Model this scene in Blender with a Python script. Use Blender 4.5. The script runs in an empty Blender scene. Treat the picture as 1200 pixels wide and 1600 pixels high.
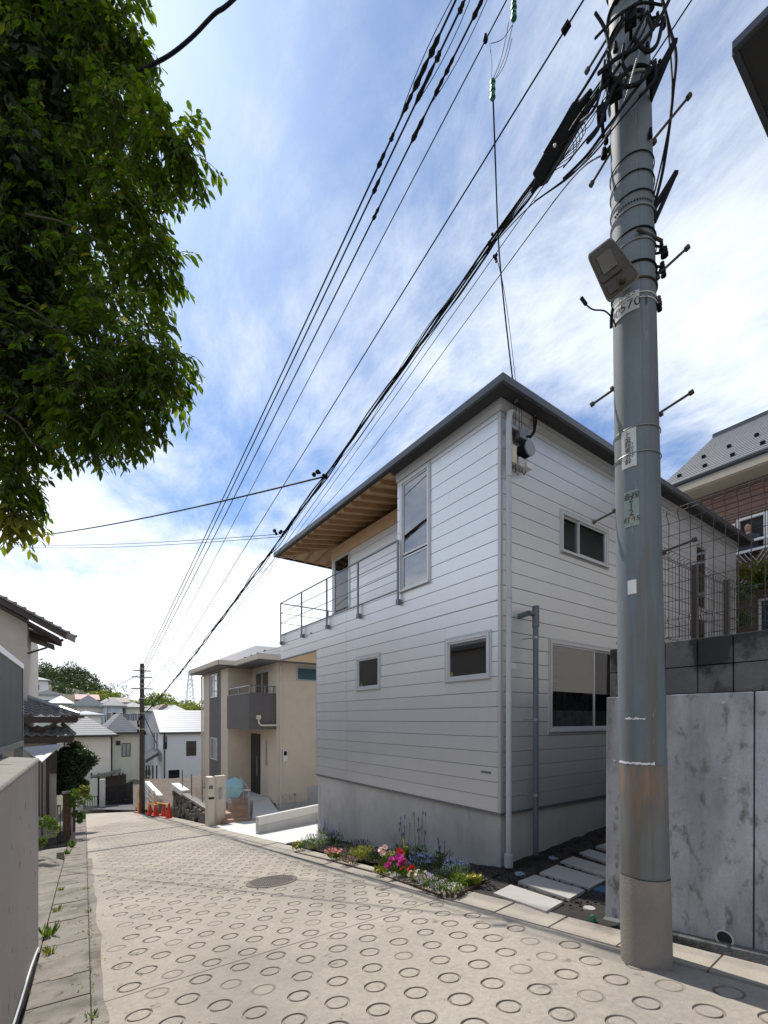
import bpy, math, random
from mathutils import Vector, Matrix, noise
R = random.Random(7)
sc = bpy.context.scene
# ------------------------------------------------------------------ camera, sky, sun, exposure
F, TH = 708.0, math.radians(35.3)
S, C = math.sin(TH), math.cos(TH)
HY = 1124.0
cd = bpy.data.cameras.new('camera'); cam = bpy.data.objects.new('camera', cd); sc.collection.objects.link(cam)
cam.location = (0, 0, 0); cam.rotation_euler = (math.radians(90), 0, -TH)
cd.sensor_fit = 'HORIZONTAL'; cd.sensor_width = 36; cd.lens = F / 1200 * 36; cd.shift_y = (HY - 800) / 1200
cd.clip_start = .05; cd.clip_end = 4000
sc.camera = cam
SUN_EL, SUN_AZ = math.radians(56), math.radians(2.5)      # azimuth from +Y towards +X
sunv = Vector((math.sin(SUN_AZ) * math.cos(SUN_EL), math.cos(SUN_AZ) * math.cos(SUN_EL), math.sin(SUN_EL)))
sd = bpy.data.lights.new('sun', 'SUN'); sd.energy = 3.05; sd.angle = math.radians(.55); sd.color = (1, .95, .87)
so = bpy.data.objects.new('sun', sd); sc.collection.objects.link(so)
so.rotation_euler = (-sunv).to_track_quat('-Z', 'Y').to_euler()
w = bpy.data.worlds.new('World'); sc.world = w; w.use_nodes = True
nt = w.node_tree; nt.nodes.clear(); N = nt.nodes.new; L = nt.links.new
def wmath(op, a, b=None, c=None):
    n = N('ShaderNodeMath'); n.operation = op
    for i, v in enumerate((a, b, c)):
        if v is None: continue
        if isinstance(v, (int, float)): n.inputs[i].default_value = v
        else: L(v, n.inputs[i])
    return n.outputs[0]
sky = N('ShaderNodeTexSky'); sky.sky_type = 'NISHITA'; sky.sun_disc = False
sky.sun_elevation = SUN_EL; sky.sun_rotation = SUN_AZ
sky.air_density = 1.0; sky.dust_density = .6; sky.ozone_density = 2.2
tc = N('ShaderNodeTexCoord'); sx = N('ShaderNodeSeparateXYZ'); L(tc.outputs['Generated'], sx.inputs[0])
den = wmath('ADD', wmath('MAXIMUM', sx.outputs[2], 0.0), .16)
cx = N('ShaderNodeCombineXYZ'); L(wmath('DIVIDE', sx.outputs[0], den), cx.inputs[0]); L(wmath('DIVIDE', sx.outputs[1], den), cx.inputs[1])
def cnoise(scale, detail, rough, dist, loc, rot=0, sc3=(1, 1, 1)):
    mp = N('ShaderNodeMapping'); mp.inputs['Location'].default_value = loc; mp.inputs['Scale'].default_value = sc3
    mp.inputs['Rotation'].default_value = (0, 0, rot)
    L(cx.outputs[0], mp.inputs[0]); n = N('ShaderNodeTexNoise'); n.inputs['Scale'].default_value = scale
    n.inputs['Detail'].default_value = detail; n.inputs['Roughness'].default_value = rough; n.inputs['Distortion'].default_value = dist
    L(mp.outputs[0], n.inputs['Vector']); return n.outputs['Fac']
big = cnoise(1.05, 4, .55, .5, (5.3, 2.2, 0), .3)
wisp = cnoise(3.2, 15, .72, .35, (1.7, .4, 0), -.5, (1, .5, 1))
s_ = wmath('ADD', wmath('MULTIPLY', big, .78), wmath('MULTIPLY', wisp, .50))
hz = wmath('POWER', wmath('SUBTRACT', 1.0, wmath('MAXIMUM', sx.outputs[2], 0.0)), 2.2)   # cloud deck closes up towards the horizon
s2 = wmath('ADD', s_, wmath('MULTIPLY', hz, .40))
mr = N('ShaderNodeMapRange'); mr.interpolation_type = 'SMOOTHSTEP'
mr.inputs['From Min'].default_value = .54; mr.inputs['From Max'].default_value = .86; L(s2, mr.inputs['Value'])
cl = N('ShaderNodeMix'); cl.data_type = 'RGBA'; L(mr.outputs[0], cl.inputs[0])
skt = N('ShaderNodeMix'); skt.data_type = 'RGBA'; skt.blend_type = 'MULTIPLY'; skt.inputs[0].default_value = 1
L(sky.outputs[0], skt.inputs[6]); skt.inputs[7].default_value = (.42, .53, .64, 1)
L(skt.outputs[2], cl.inputs[6])
cc = N('ShaderNodeMix'); cc.data_type = 'RGBA'; L(wmath('POWER', wmath('MAXIMUM', sx.outputs[2], 0.0), .75), cc.inputs[0])   # cloud is whiter towards the horizon
cc.inputs[6].default_value = (6.2, 6.4, 6.7, 1); cc.inputs[7].default_value = (3.7, 4.1, 4.6, 1)
fine = cnoise(7.0, 10, .7, .4, (9.1, 3.3, 0), -.5, (1, .6, 1)); fm = N('ShaderNodeMapRange'); L(fine, fm.inputs['Value']); fm.inputs['From Min'].default_value = .3; fm.inputs['From Max'].default_value = .7; fm.inputs['To Min'].default_value = .88; fm.inputs['To Max'].default_value = 1.10
cv = N('ShaderNodeVectorMath'); cv.operation = 'SCALE'; L(cc.outputs[2], cv.inputs[0]); L(fm.outputs[0], cv.inputs['Scale']); L(cv.outputs[0], cl.inputs[7])
bg = N('ShaderNodeBackground'); bg.inputs[1].default_value = .148
L(cl.outputs[2], bg.inputs[0]); wo = N('ShaderNodeOutputWorld'); L(bg.outputs[0], wo.inputs[0])
sc.view_settings.view_transform = 'Standard'; sc.view_settings.look = 'None'; sc.view_settings.gamma = 1
sc.view_settings.exposure = 0.63; sc.view_settings.use_curve_mapping = False
sc.render.engine = 'CYCLES'
sc.cycles.max_bounces = 8; sc.cycles.diffuse_bounces = 4

# ------------------------------------------------------------------ point finders on real planes
def ray(px, py):
    a = (px - 600) / F; return Vector((S + a * C, C - a * S, (HY - py) / F))
def gz(x, y): return -1.5 - .1325 * y
def gpt(px, py, dz=0.0):
    r = ray(px, py); t = (1.5 - dz) / (-r.z - .1325 * r.y); return r * t
def onX(px, py, X): r = ray(px, py); return r * (X / r.x)
def onY(px, py, Y): r = ray(px, py); return r * (Y / r.y)
def atT(px, py, t): return ray(px, py) * t

# ------------------------------------------------------------------ materials
def mat(name, col, rough=.7, metal=0.0, var=.12, scale=3.0, bump=0.0, bscale=60.0, streak=0.0, fine=.05, stain=None, spec=.5, coat=0.0, stain2=None, zr=None):
    m = bpy.data.materials.new(name); m.use_nodes = True; t = m.node_tree; b = t.nodes['Principled BSDF']
    n, l = t.nodes.new, t.links.new
    b.inputs['Roughness'].default_value = rough; b.inputs['Metallic'].default_value = metal
    b.inputs['Specular IOR Level'].default_value = spec; b.inputs['Coat Weight'].default_value = coat
    g = n('ShaderNodeNewGeometry')
    def nz(sc_, det, mapsc=(1, 1, 1)):
        mp = n('ShaderNodeMapping'); mp.inputs['Scale'].default_value = mapsc; l(g.outputs['Position'], mp.inputs[0])
        q = n('ShaderNodeTexNoise'); q.inputs['Scale'].default_value = sc_; q.inputs['Detail'].default_value = det
        q.inputs['Roughness'].default_value = .6; l(mp.outputs[0], q.inputs['Vector']); return q.outputs['Fac']
    def mth(op, a, c):
        q = n('ShaderNodeMath'); q.operation = op
        for i, v in enumerate((a, c)):
            if isinstance(v, (int, float)): q.inputs[i].default_value = v
            else: l(v, q.inputs[i])
        return q.outputs[0]
    f = mth('MULTIPLY', mth('SUBTRACT', nz(scale, 6), .5), var * 4)
    if fine: f = mth('ADD', f, mth('MULTIPLY', mth('SUBTRACT', nz(scale * 30, 3), .5), fine * 4))
    if streak: f = mth('ADD', f, mth('MULTIPLY', mth('SUBTRACT', nz(7, 5, (1, 1, .06)), .5), streak * 4))
    f = mth('ADD', f, 1.0)
    mx = n('ShaderNodeVectorMath'); mx.operation = 'SCALE'; mx.inputs[0].default_value = col
    l(f, mx.inputs['Scale']); out = mx.outputs[0]
    for si, stain in enumerate((stain, stain2)):   # (colour, noise scale, threshold, mapping scale, softness)
        if not stain: continue
        sf = nz(stain[1], 7, stain[3] if len(stain) > 3 else (1, 1, 1))
        r = n('ShaderNodeMapRange'); l(sf, r.inputs['Value']); r.inputs['From Min'].default_value = stain[2]; r.inputs['From Max'].default_value = stain[2] + (stain[4] if len(stain) > 4 else .08)
        
        fac = r.outputs[0]
        if si == 1 and zr:      # run marks that thin out away from the band they start at
            sp = n('ShaderNodeSeparateXYZ'); l(g.outputs['Position'], sp.inputs[0]); zz = n('ShaderNodeMapRange'); l(sp.outputs[2], zz.inputs['Value'])
            zz.inputs['From Min'].default_value = zr[0]; zz.inputs['From Max'].default_value = zr[1]; fac = mth('MULTIPLY', fac, zz.outputs[0])
        mm = n('ShaderNodeMix'); mm.data_type = 'RGBA'; l(fac, mm.inputs[0]); l(out, mm.inputs[6]); mm.inputs[7].default_value = (*stain[0], 1); out = mm.outputs[2]
    l(out, b.inputs['Base Color'])
    if bump:
        bn = n('ShaderNodeBump'); bn.inputs['Strength'].default_value = bump; bn.inputs['Distance'].default_value = .02
        l(nz(bscale, 5), bn.inputs['Height']); l(bn.outputs[0], b.inputs['Normal'])
    return m
M = {}
M['siding'] = mat('silver siding', (.72, .735, .755), .40, .6, .03, .8, 0, streak=.02, fine=.004)
M['siding_side'] = M['siding']
t_ = M['siding'].node_tree; b_ = t_.nodes['Principled BSDF']; oi = t_.nodes.new('ShaderNodeObjectInfo'); mr_ = t_.nodes.new('ShaderNodeMapRange')
t_.links.new(oi.outputs['Random'], mr_.inputs['Value']); mr_.inputs['To Min'].default_value = .98; mr_.inputs['To Max'].default_value = 1.015
sc_ = t_.nodes.new('ShaderNodeVectorMath'); sc_.operation = 'SCALE'; t_.links.new(b_.inputs['Base Color'].links[0].from_socket, sc_.inputs[0]); t_.links.new(mr_.outputs[0], sc_.inputs['Scale']); t_.links.new(sc_.outputs[0], b_.inputs['Base Color'])
mr2 = t_.nodes.new('ShaderNodeMapRange'); t_.links.new(oi.outputs['Random'], mr2.inputs['Value']); mr2.inputs['To Min'].default_value = .36; mr2.inputs['To Max'].default_value = .40; t_.links.new(mr2.outputs[0], b_.inputs['Roughness'])
M['dark'] = mat('dark gap', (.03, .03, .032), .8, 0, .1)
M['trim'] = mat('light grey trim', (.50, .51, .53), .4, .3, .03, 2, fine=.01)
M['roofedge'] = mat('dark grey roof metal', (.085, .095, .11), .4, .3, .08, 3, fine=.02)
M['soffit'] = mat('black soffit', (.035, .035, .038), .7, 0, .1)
M['conc'] = mat('fair faced concrete', (.50, .495, .485), .8, 0, .13, 1.6, .12, 30, .04, .05, ((.35, .345, .33), 1.2, .50, (1, 1, 1), .3), stain2=((.30, .285, .26), 3.5, .58, (1, 1, .25), .2))
M['pipe'] = mat('pale grey pipe', (.50, .52, .55), .45, 0, .04, 4)
M['pipe_dark'] = mat('slate grey pipe', (.12, .14, .165), .45, 0, .08, 4)
M['wood'] = mat('cedar wood', (.56, .37, .22), .6, 0, .14, 5, streak=0, fine=.05)
M['wood2'] = mat('pale plywood ceiling', (.66, .48, .31), .6, 0, .07, 4)
M['frame'] = mat('silver window frame', (.62, .63, .65), .35, .4, .03, 4)
M['galv'] = mat('galvanised rail', (.20, .22, .24), .45, .5, .1, 8)
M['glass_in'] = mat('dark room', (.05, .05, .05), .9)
M['curtain'] = mat('pale curtain', (.6, .6, .6), .9, 0, .1, 4, streak=.05)
M['road'] = mat('road concrete', (.365, .325, .275), .9, 0, .16, .9, .55, 110, 0, .16, ((.24, .215, .185), .7, .50, (1, .5, 1), .3), stain2=((.21, .185, .16), 7, .64, (1, 1, 1), .06))
M['groove'] = mat('dirt in grooves', (.235, .205, .17), .95, 0, .3, 6, stain=((.335, .298, .25), 5, .55, (1, 1, 1), .1))
M['kerb'] = mat('kerb concrete', (.36, .32, .27), .88, 0, .16, 2.5, .3, 60, 0, .1, ((.20, .17, .14), 2.2, .60, (1, 1, 1), .15))
M['gutter'] = mat('mossy gutter concrete', (.24, .215, .185), .92, 0, .22, 3.2, .6, 70, 0, .16, ((.13, .118, .098), 2.4, .48, (1, 1, 1), .2), stain2=((.07, .065, .05), 9, .60, (1, 1, 1), .1))
M['asph'] = mat('asphalt patch', (.11, .105, .105), .9, 0, .2, 5, .4, 90)
M['soil'] = mat('dark soil', (.030, .024, .021), .95, 0, .4, 8, .8, 50, 0, .25)
M['soil2'] = mat('brown earth', (.115, .085, .062), .95, 0, .3, 2, .8, 12, 0, .2)
M['drive'] = mat('white driveway concrete', (.62, .61, .585), .85, 0, .06, 1.5, .1, 50)
M['stonepaver'] = mat('pale paving slab', (.38, .365, .34), .85, 0, .08, 4, .2, 70, 0, .06, ((.32, .26, .20), 1.8, .58, (1, 1, 1), .2))
M['wall_left'] = mat('pale plaster wall', (.50, .455, .435), .92, 0, .07, 2.0, .7, 160, .012, .07, ((.36, .325, .305), 1.3, .52, (1, 1, .35), .2), stain2=((.27, .245, .225), 9, .64, (1, 1, .18), .1))
M['coping'] = mat('grey coping', (.27, .25, .225), .9, 0, .2, 3, .4, 60, 0, .1, ((.10, .10, .08), 3, .58))
M['retain'] = mat('weathered retaining concrete', (.47, .475, .50), .85, 0, .18, 2.2, .3, 60, .05, .10, ((.225, .23, .23), 2.0, .44, (1.5, 1.5, .45), .28), stain2=((.17, .175, .17), 11, .54, (1, 1, .6), .14))
M['block'] = mat('stained concrete block', (.13, .13, .13), .9, 0, .25, 3, .5, 60, 0, .12, ((.028, .028, .028), 2.6, .47, (1, 1, .8), .10))
M['pole'] = mat('steel clad pole', (.145, .17, .19), .68, .1, .13, 2.4, .05, 60, .16, .05, ((.135, .13, .115), 3.4, .53, (1.6, 1.6, .12), .12), stain2=((.30, .33, .35), 16, .64, (1.2, 1.2, .15), .06))
M['pole_c'] = mat('pole concrete', (.26, .235, .212), .9, 0, .15, 3, .4, 70, .05, .08, ((.16, .14, .12), 3, .62))
M['rust'] = mat('rust streaked cladding', (.165, .18, .183), .6, .15, .14, 4, 0, 60, .14, .06, ((.15, .135, .105), 3.4, .50, (1.6, 1.6, .15), .14), stain2=((.33, .19, .10), 17, .42, (1.3, 1.3, .16), .22), zr=(-.85, -.25))
M['black'] = mat('black cable rubber', (.008, .009, .011), .7, 0, .1, spec=.15)
M['cableb'] = mat('blue black cable', (.012, .017, .03), .6, spec=.2)
M['steel'] = mat('dull steel', (.32, .33, .34), .4, .7, .1, 10)
M['bolt'] = mat('rusty step bolt', (.07, .055, .045), .7, .3, .25, 20)
M['white'] = mat('white paint', (.74, .74, .73), .5, 0, .03)
M['plate'] = mat('worn enamel plate', (.55, .56, .54), .5, 0, .06, 20, stain=((.22, .15, .08), 14, .66))
M['plate2'] = mat('green grey number plate', (.24, .29, .26), .5, 0, .15, 20, stain=((.25, .13, .06), 10, .60))
M['paintblack'] = mat('black lettering', (.015, .015, .015), .6)
M['lampglass'] = mat('dusty lamp glass', (.075, .062, .046), .75, 0, .2, 9, stain=((.05, .04, .03), 12, .5, (1, 1, 1), .15), spec=.2)
M['lamphouse'] = mat('weathered lamp housing', (.12, .105, .085), .75, 0, .12, 12, spec=.2)
M['beige'] = mat('beige siding', (.68, .575, .46), .8, 0, .05, 3, .5, 26, 0, .06)
M['cream'] = mat('cream siding', (.66, .58, .48), .8, 0, .04, 3, .3, 26)
M['greys'] = mat('charcoal siding', (.125, .115, .115), .7, 0, .08, 3, .3, 30)
M['slate'] = mat('grey slate roof', (.17, .175, .19), .6, 0, .10, 2, fine=.08)
M['palesl'] = mat('pale sheet roof', (.34, .35, .37), .5, 0, .06, 2)
M['brownroof'] = mat('brown roof', (.26, .20, .17), .7, 0, .1, 2)
M['redroof'] = mat('faded red roof', (.42, .25, .23), .7, 0, .1, 2)
M['brownsid'] = mat('brown plank siding', (.185, .115, .092), .75, 0, .1, 3)
M['kawara'] = mat('grey clay tile', (.22, .225, .24), .28, .15, .25, 5, 0, 40, 0, .1)
M['timber'] = mat('dark timber', (.06, .045, .038), .8, 0, .2, 8)
M['gmetal'] = mat('dark corrugated sheet', (.15, .17, .18), .45, .4, .08, 3, streak=.08)
M['winblack'] = mat('black window frame', (.02, .02, .022), .5)
M['gateb'] = mat('black iron', (.02, .02, .022), .5, .2)
M['cone'] = mat('orange red plastic', (.78, .060, .025), .45, 0, .06, 8)
M['yellow'] = mat('yellow bar', (.75, .42, .04), .5)
M['umb'] = mat('pale turquoise cloth', (.36, .62, .66), .7, 0, .04)
M['brick'] = mat('dark red brick', (.14, .075, .055), .85, 0, .25, 8, .4, 60)
M['steptile'] = mat('brown step tile', (.42, .27, .19), .7, 0, .12, 6)
M['skin'] = mat('skin', (.45, .26, .19), .6); M['hair'] = mat('black hair', (.015, .013, .012), .6); M['shirt'] = mat('dark shirt', (.05, .06, .09), .8)
M['rubble'] = mat('rough rubble stone', (.10, .09, .075), .9, 0, .3, 3, .9, 14, 0, .2, ((.06, .055, .045), 2, .55))
M['bluelid'] = mat('blue grey lid', (.22, .30, .37), .5); M['blue'] = mat('blue lid', (.035, .11, .20), .6)
M['green'] = mat('green plastic', (.02, .16, .09), .5)
M['manhole'] = mat('cast iron', (.14, .115, .10), .7, .3, .25, 30)
M['bark'] = mat('bark', (.075, .055, .04), .9, 0, .3, 8, .8, 40)
def glassmat(name, col, rough=.03, spec=.9):
    return mat(name, col, rough, 0, .02, 2, fine=0, spec=spec, coat=.6)
M['pane'] = glassmat('window glass', (.018, .02, .022)); M['pane_b'] = glassmat('bluish window glass', (.05, .08, .12))
M['pane_c'] = glassmat('curtained glass', (.28, .29, .31), .08)
M['pane_t'] = glassmat('teal blind glass', (.06, .13, .15), .15)
def leafmat(name, a, b, trans=.5, rough=.45):
    m = bpy.data.materials.new(name); m.use_nodes = True; t = m.node_tree; n, l = t.nodes.new, t.links.new
    p = t.nodes['Principled BSDF']; p.inputs['Roughness'].default_value = rough; p.inputs['Specular IOR Level'].default_value = .35
    g = n('ShaderNodeNewGeometry'); q = n('ShaderNodeTexNoise'); q.inputs['Scale'].default_value = 2.2; q.inputs['Detail'].default_value = 5
    l(g.outputs['Position'], q.inputs['Vector'])
    ad = n('ShaderNodeMath'); ad.operation = 'MULTIPLY_ADD'; l(g.outputs['Random Per Island'], ad.inputs[0]); ad.inputs[1].default_value = .7
    sb = n('ShaderNodeMath'); sb.operation = 'SUBTRACT'; l(q.outputs['Fac'], sb.inputs[0]); sb.inputs[1].default_value = .35; l(sb.outputs[0], ad.inputs[2])
    mx = n('ShaderNodeMix'); mx.data_type = 'RGBA'; l(ad.outputs[0], mx.inputs[0]); mx.clamp_factor = True
    mx.inputs[6].default_value = (*a, 1); mx.inputs[7].default_value = (*b, 1); l(mx.outputs[2], p.inputs['Base Color'])
    if trans:
        tr = n('ShaderNodeBsdfTranslucent'); ms = n('ShaderNodeMixShader'); ms.inputs[0].default_value = trans
        k = n('ShaderNodeMix'); k.data_type = 'RGBA'; k.blend_type = 'MULTIPLY'; k.inputs[0].default_value = 1; l(mx.outputs[2], k.inputs[6]); k.inputs[7].default_value = (1.9, 1.75, .5, 1)
        l(k.outputs[2], tr.inputs[0]); l(p.outputs[0], ms.inputs[1]); l(tr.outputs[0], ms.inputs[2]); l(ms.outputs[0], t.nodes['Material Output'].inputs[0])
    return m
M['leaf'] = leafmat('glossy tree leaf', (.016, .042, .005), (.10, .17, .010), .52)
M['leafy'] = leafmat('young yellow leaf', (.20, .17, .02), (.13, .19, .03), .5)
M['leafdk'] = leafmat('dark evergreen', (.018, .036, .012), (.05, .085, .02), .2)
M['leafin'] = leafmat('shade dark inner leaves', (.010, .022, .004), (.022, .04, .006), .08)  # shade inside the crown put into the leaf colour
M['leafhill'] = leafmat('olive hillside green', (.035, .06, .02), (.09, .12, .035), .2)
M['leafyg'] = leafmat('spring yellow green', (.12, .17, .03), (.24, .25, .05), .3)
M['leafmid'] = leafmat('mid green', (.05, .10, .02), (.12, .2, .04), .35)
M['leafshrub'] = leafmat('camellia green', (.015, .035, .012), (.05, .09, .03), .15, .3)
for k, a, b in (('f_blue', (.07, .11, .42), (.15, .20, .55)), ('f_pink', (.75, .22, .26), (.85, .4, .4)), ('f_mag', (.62, .02, .30), (.5, .05, .5)),
                ('f_red', (.52, .03, .04), (.65, .07, .05)), ('f_white', (.75, .75, .72), (.8, .78, .8)), ('f_pale', (.8, .55, .6), (.85, .75, .78)),
                ('f_lav', (.045, .03, .12), (.08, .05, .18)), ('f_yel', (.7, .55, .08), (.75, .62, .25)), ('f_lilac', (.45, .35, .65), (.7, .6, .8)), ('f_ygr', (.25, .27, .04), (.36, .34, .06)),
                ('f_bluew', (.45, .55, .75), (.7, .75, .8)), ('f_rose', (.7, .18, .45), (.75, .35, .6))):
    M[k] = leafmat(k, a, b, .2, .6)

# ------------------------------------------------------------------ mesh builder
ORG = {}
def tag(o, label=None, cat=None, group=None, kind=None):
    for k, v in (('label', label), ('category', cat), ('group', group), ('kind', kind)):
        if v: o[k] = v
    return o
def empty(name, loc, label, cat, group=None):
    o = bpy.data.objects.new(name, None); sc.collection.objects.link(o); o.location = loc; o.empty_display_size = .2
    ORG[o.name] = Vector(loc); return tag(o, label, cat, group)
class MB:
    def __init__(s): s.v = []; s.f = []; s.m = []; s.cur = 0
    def add(s, vs, fs):
        k = len(s.v); s.v += [tuple(v) for v in vs]
        for f in fs: s.f.append(tuple(i + k for i in f)); s.m.append(s.cur)
    def box(s, a, b):
        x0, y0, z0 = (min(a[i], b[i]) for i in range(3)); x1, y1, z1 = (max(a[i], b[i]) for i in range(3))
        s.add([(x0, y0, z0), (x1, y0, z0), (x1, y1, z0), (x0, y1, z0), (x0, y0, z1), (x1, y0, z1), (x1, y1, z1), (x0, y1, z1)],
              [(0, 3, 2, 1), (4, 5, 6, 7), (0, 1, 5, 4), (1, 2, 6, 5), (2, 3, 7, 6), (3, 0, 4, 7)]); return s
    def obox(s, c, ax, ay, az):
        c, ax, ay, az = map(Vector, (c, ax, ay, az)); p = [c + i * ax + j * ay + k * az for k in (-1, 1) for j, i in ((-1, -1), (-1, 1), (1, 1), (1, -1))]
        s.add(p, [(0, 3, 2, 1), (4, 5, 6, 7), (0, 1, 5, 4), (1, 2, 6, 5), (2, 3, 7, 6), (3, 0, 4, 7)]); return s
    def hexa(s, lo, hi):          # two quads, bottom and top
        s.add(list(lo) + list(hi), [(0, 3, 2, 1), (4, 5, 6, 7), (0, 1, 5, 4), (1, 2, 6, 5), (2, 3, 7, 6), (3, 0, 4, 7)]); return s
    def beam(s, p, q, wd, ht, up=(0, 0, 1)):
        p, q = Vector(p), Vector(q); d = (q - p); n = d.normalized(); u = Vector(up); sd_ = n.cross(u)
        if sd_.length < 1e-4: sd_ = n.cross(Vector((1, 0, 0)))
        sd_.normalize(); u = sd_.cross(n).normalized(); return s.obox((p + q) / 2, d / 2, sd_ * wd / 2, u * ht / 2)
    def tube(s, pts, r, n=8, cap=True):
        pts = [Vector(p) for p in pts]; k = len(pts); rr = r if isinstance(r, (list, tuple)) else [r] * k
        ring = []; base = len(s.v); prev = None
        for i, p in enumerate(pts):
            d = (pts[min(i + 1, k - 1)] - pts[max(i - 1, 0)])
            d = d.normalized() if d.length > 1e-9 else Vector((0, 0, 1))
            if prev is None:
                a = d.cross(Vector((0, 0, 1)))
                if a.length < .05: a = d.cross(Vector((1, 0, 0)))
            else: a = prev - d * prev.dot(d)
            a.normalize(); prev = a; b = d.cross(a)
            for j in range(n):
                t = 2 * math.pi * j / n; s.v.append(tuple(p + (a * math.cos(t) + b * math.sin(t)) * rr[i]))
        for i in range(k - 1):
            for j in range(n):
                a0 = base + i * n + j; a1 = base + i * n + (j + 1) % n; s.f.append((a0, a1, a1 + n, a0 + n)); s.m.append(s.cur)
        if cap:
            s.f.append(tuple(base + j for j in reversed(range(n)))); s.m.append(s.cur)
            s.f.append(tuple(base + (k - 1) * n + j for j in range(n))); s.m.append(s.cur)
        return s
    def ball(s, c, r, n=8, m=6, sz=(1, 1, 1)):
        c = Vector(c); vs = []; fs = []
        for i in range(m + 1):
            a = math.pi * i / m
            for j in range(n):
                b = 2 * math.pi * j / n; vs.append((c.x + r * sz[0] * math.sin(a) * math.cos(b), c.y + r * sz[1] * math.sin(a) * math.sin(b), c.z + r * sz[2] * math.cos(a)))
        for i in range(m):
            for j in range(n): fs.append((i * n + j, (i + 1) * n + j, (i + 1) * n + (j + 1) % n, i * n + (j + 1) % n))
        s.add(vs, fs); return s
    def build(s, name, mats, parent=None, smooth=False, loc=None, bevel=0.0, kind=None, label=None):
        if parent is not None: org = ORG[parent.name]
        elif loc is not None: org = Vector(loc)
        else:
            n = len(s.v); org = Vector((sum(v[0] for v in s.v) / n, sum(v[1] for v in s.v) / n, min(v[2] for v in s.v)))
        me = bpy.data.meshes.new(name); me.from_pydata([(v[0] - org.x, v[1] - org.y, v[2] - org.z) for v in s.v], [], s.f)
        if not isinstance(mats, (list, tuple)): mats = [mats]
        for q in mats: me.materials.append(M[q] if isinstance(q, str) else q)
        if len(mats) > 1: me.polygons.foreach_set('material_index', s.m)
        if smooth:
            me.polygons.foreach_set('use_smooth', [True] * len(me.polygons))
            try: me.set_sharp_from_angle(angle=math.radians(40))
            except Exception: pass
        me.validate(); me.update()
        o = bpy.data.objects.new(name, me); sc.collection.objects.link(o)
        if parent is not None: o.parent = parent
        else: o.location = org
        ORG[o.name] = org.copy()
        if bevel:
            bv = o.modifiers.new('bevel', 'BEVEL'); bv.width = bevel; bv.segments = 2; bv.limit_method = 'ANGLE'
        if kind: o['kind'] = kind
        if label: o['label'] = label
        return o
def copy_tree(o, parent=None):
    c = o.copy(); sc.collection.objects.link(c); c.parent = parent; ORG[c.name] = ORG.get(o.name, Vector()).copy()
    for ch in [k for k in o.children]: copy_tree(ch, c)
    return c
def struct(mb, name, m, **k): o = mb.build(name, m, loc=(0, 0, 0), **k); o['kind'] = 'structure'; return o
def lerp(a, b, t): return a + (b - a) * t

# ------------------------------------------------------------------ ground and road
def H(x, y):
    z = gz(x, y) if y < 40 else gz(x, 40) - (y - 40) * .05
    z = max(z, -10.5)
    z += 17.5 * math.exp(-(((x + 15) / 34) ** 2 + ((y - 142) / 36) ** 2) / 2 * 1.6)
    z += 9 * math.exp(-(((x - 30) / 40) ** 2 + ((y - 150) / 30) ** 2))
    return z
mb = MB()
xs = [-1500, -700, -300, -160, -110, -80, -60, -45, -34, -24, -16, -10, -6, -3, -1, .2, 1, 2, 3, 3.9, 5, 7, 9.5, 12, 15, 20, 26, 34, 44, 60, 80, 110, 160, 300, 700, 1500]
ys = [-300, -100, -40, -15, -6, -2, 0, 2, 4, 8, 12, 16, 20, 25, 30, 35, 40, 45, 52, 60, 70, 80, 90, 100, 112, 124, 136, 150, 165, 185, 210, 260, 400, 800, 1800]
vs = [(x, y, H(x, y) - .07 - (.25 if y > 24 else 0)) for y in ys for x in xs]
nx = len(xs)
mb.add(vs, [(j * nx + i, j * nx + i + 1, (j + 1) * nx + i + 1, (j + 1) * nx + i) for j in range(len(ys) - 1) for i in range(nx - 1)])
M['ground'] = mat('dry grass and earth', (.12, .115, .07), .95, 0, .25, .5, .5, 6, 0, .2)
struct(mb, 'ground', 'ground', smooth=True)

def xl(y): return .17 + .033 * (y - 4)        # left edge of the carriageway
XR = 3.44
mb = MB(); mb.add([(xl(y), y, gz(0, y) - .035) for y in (-4, 44)] + [(x, y, gz(0, y) - .035) for x, y in ((4.2, 44), (XR, 24), (XR, -4))], [(0, 4, 3, 2, 1)])
road = struct(mb, 'road', 'groove')
PITCH = .2605
def ring_cell(mb, cx_, cy_, hx, hy, r=.073, wg=.0095, dep=.011, n=24):
    wob = R.uniform(-.003, .003); r = r + wob; sh = (R.random() < .16)
    rings = []
    ang = [math.atan2(-hy, -hx)]
    def sq(a):
        c, s2 = math.cos(a), math.sin(a); k = min(hx / abs(c) if abs(c) > 1e-6 else 9, hy / abs(s2) if abs(s2) > 1e-6 else 9); return c * k, s2 * k
    ca = math.atan2(hy, hx); A = []
    for a0, a1 in ((-ca, ca), (ca, math.pi - ca), (math.pi - ca, math.pi + ca), (math.pi + ca, 2 * math.pi - ca)):
        for i in range(n // 4): A.append(a0 + (a1 - a0) * i / (n // 4))
    lv = [(None, 0), (r + wg, 0), (r + wg * .45, -dep), (r - wg * .45, -dep), (r - wg, -.001)]
    base = len(mb.v)
    for rad, dz in lv:
        for a in A:
            if rad is None: x, y = sq(a)
            else: x, y = rad * math.cos(a), rad * math.sin(a)
            mb.v.append((cx_ + x, cy_ + y, gz(0, cy_ + y) + dz * (.4 if sh else 1)))
    k = len(A)
    for q in range(4):
        for i in range(k):
            a, b = base + q * k + i, base + q * k + (i + 1) % k
            mb.f.append((a, b, b + k, a + k)); mb.m.append(1 if q in (1, 2, 3) else 0)
    mb.f.append(tuple(base + 4 * k + i for i in range(k))); mb.m.append(0)
Y0 = 3.887 - PITCH / 2
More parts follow.
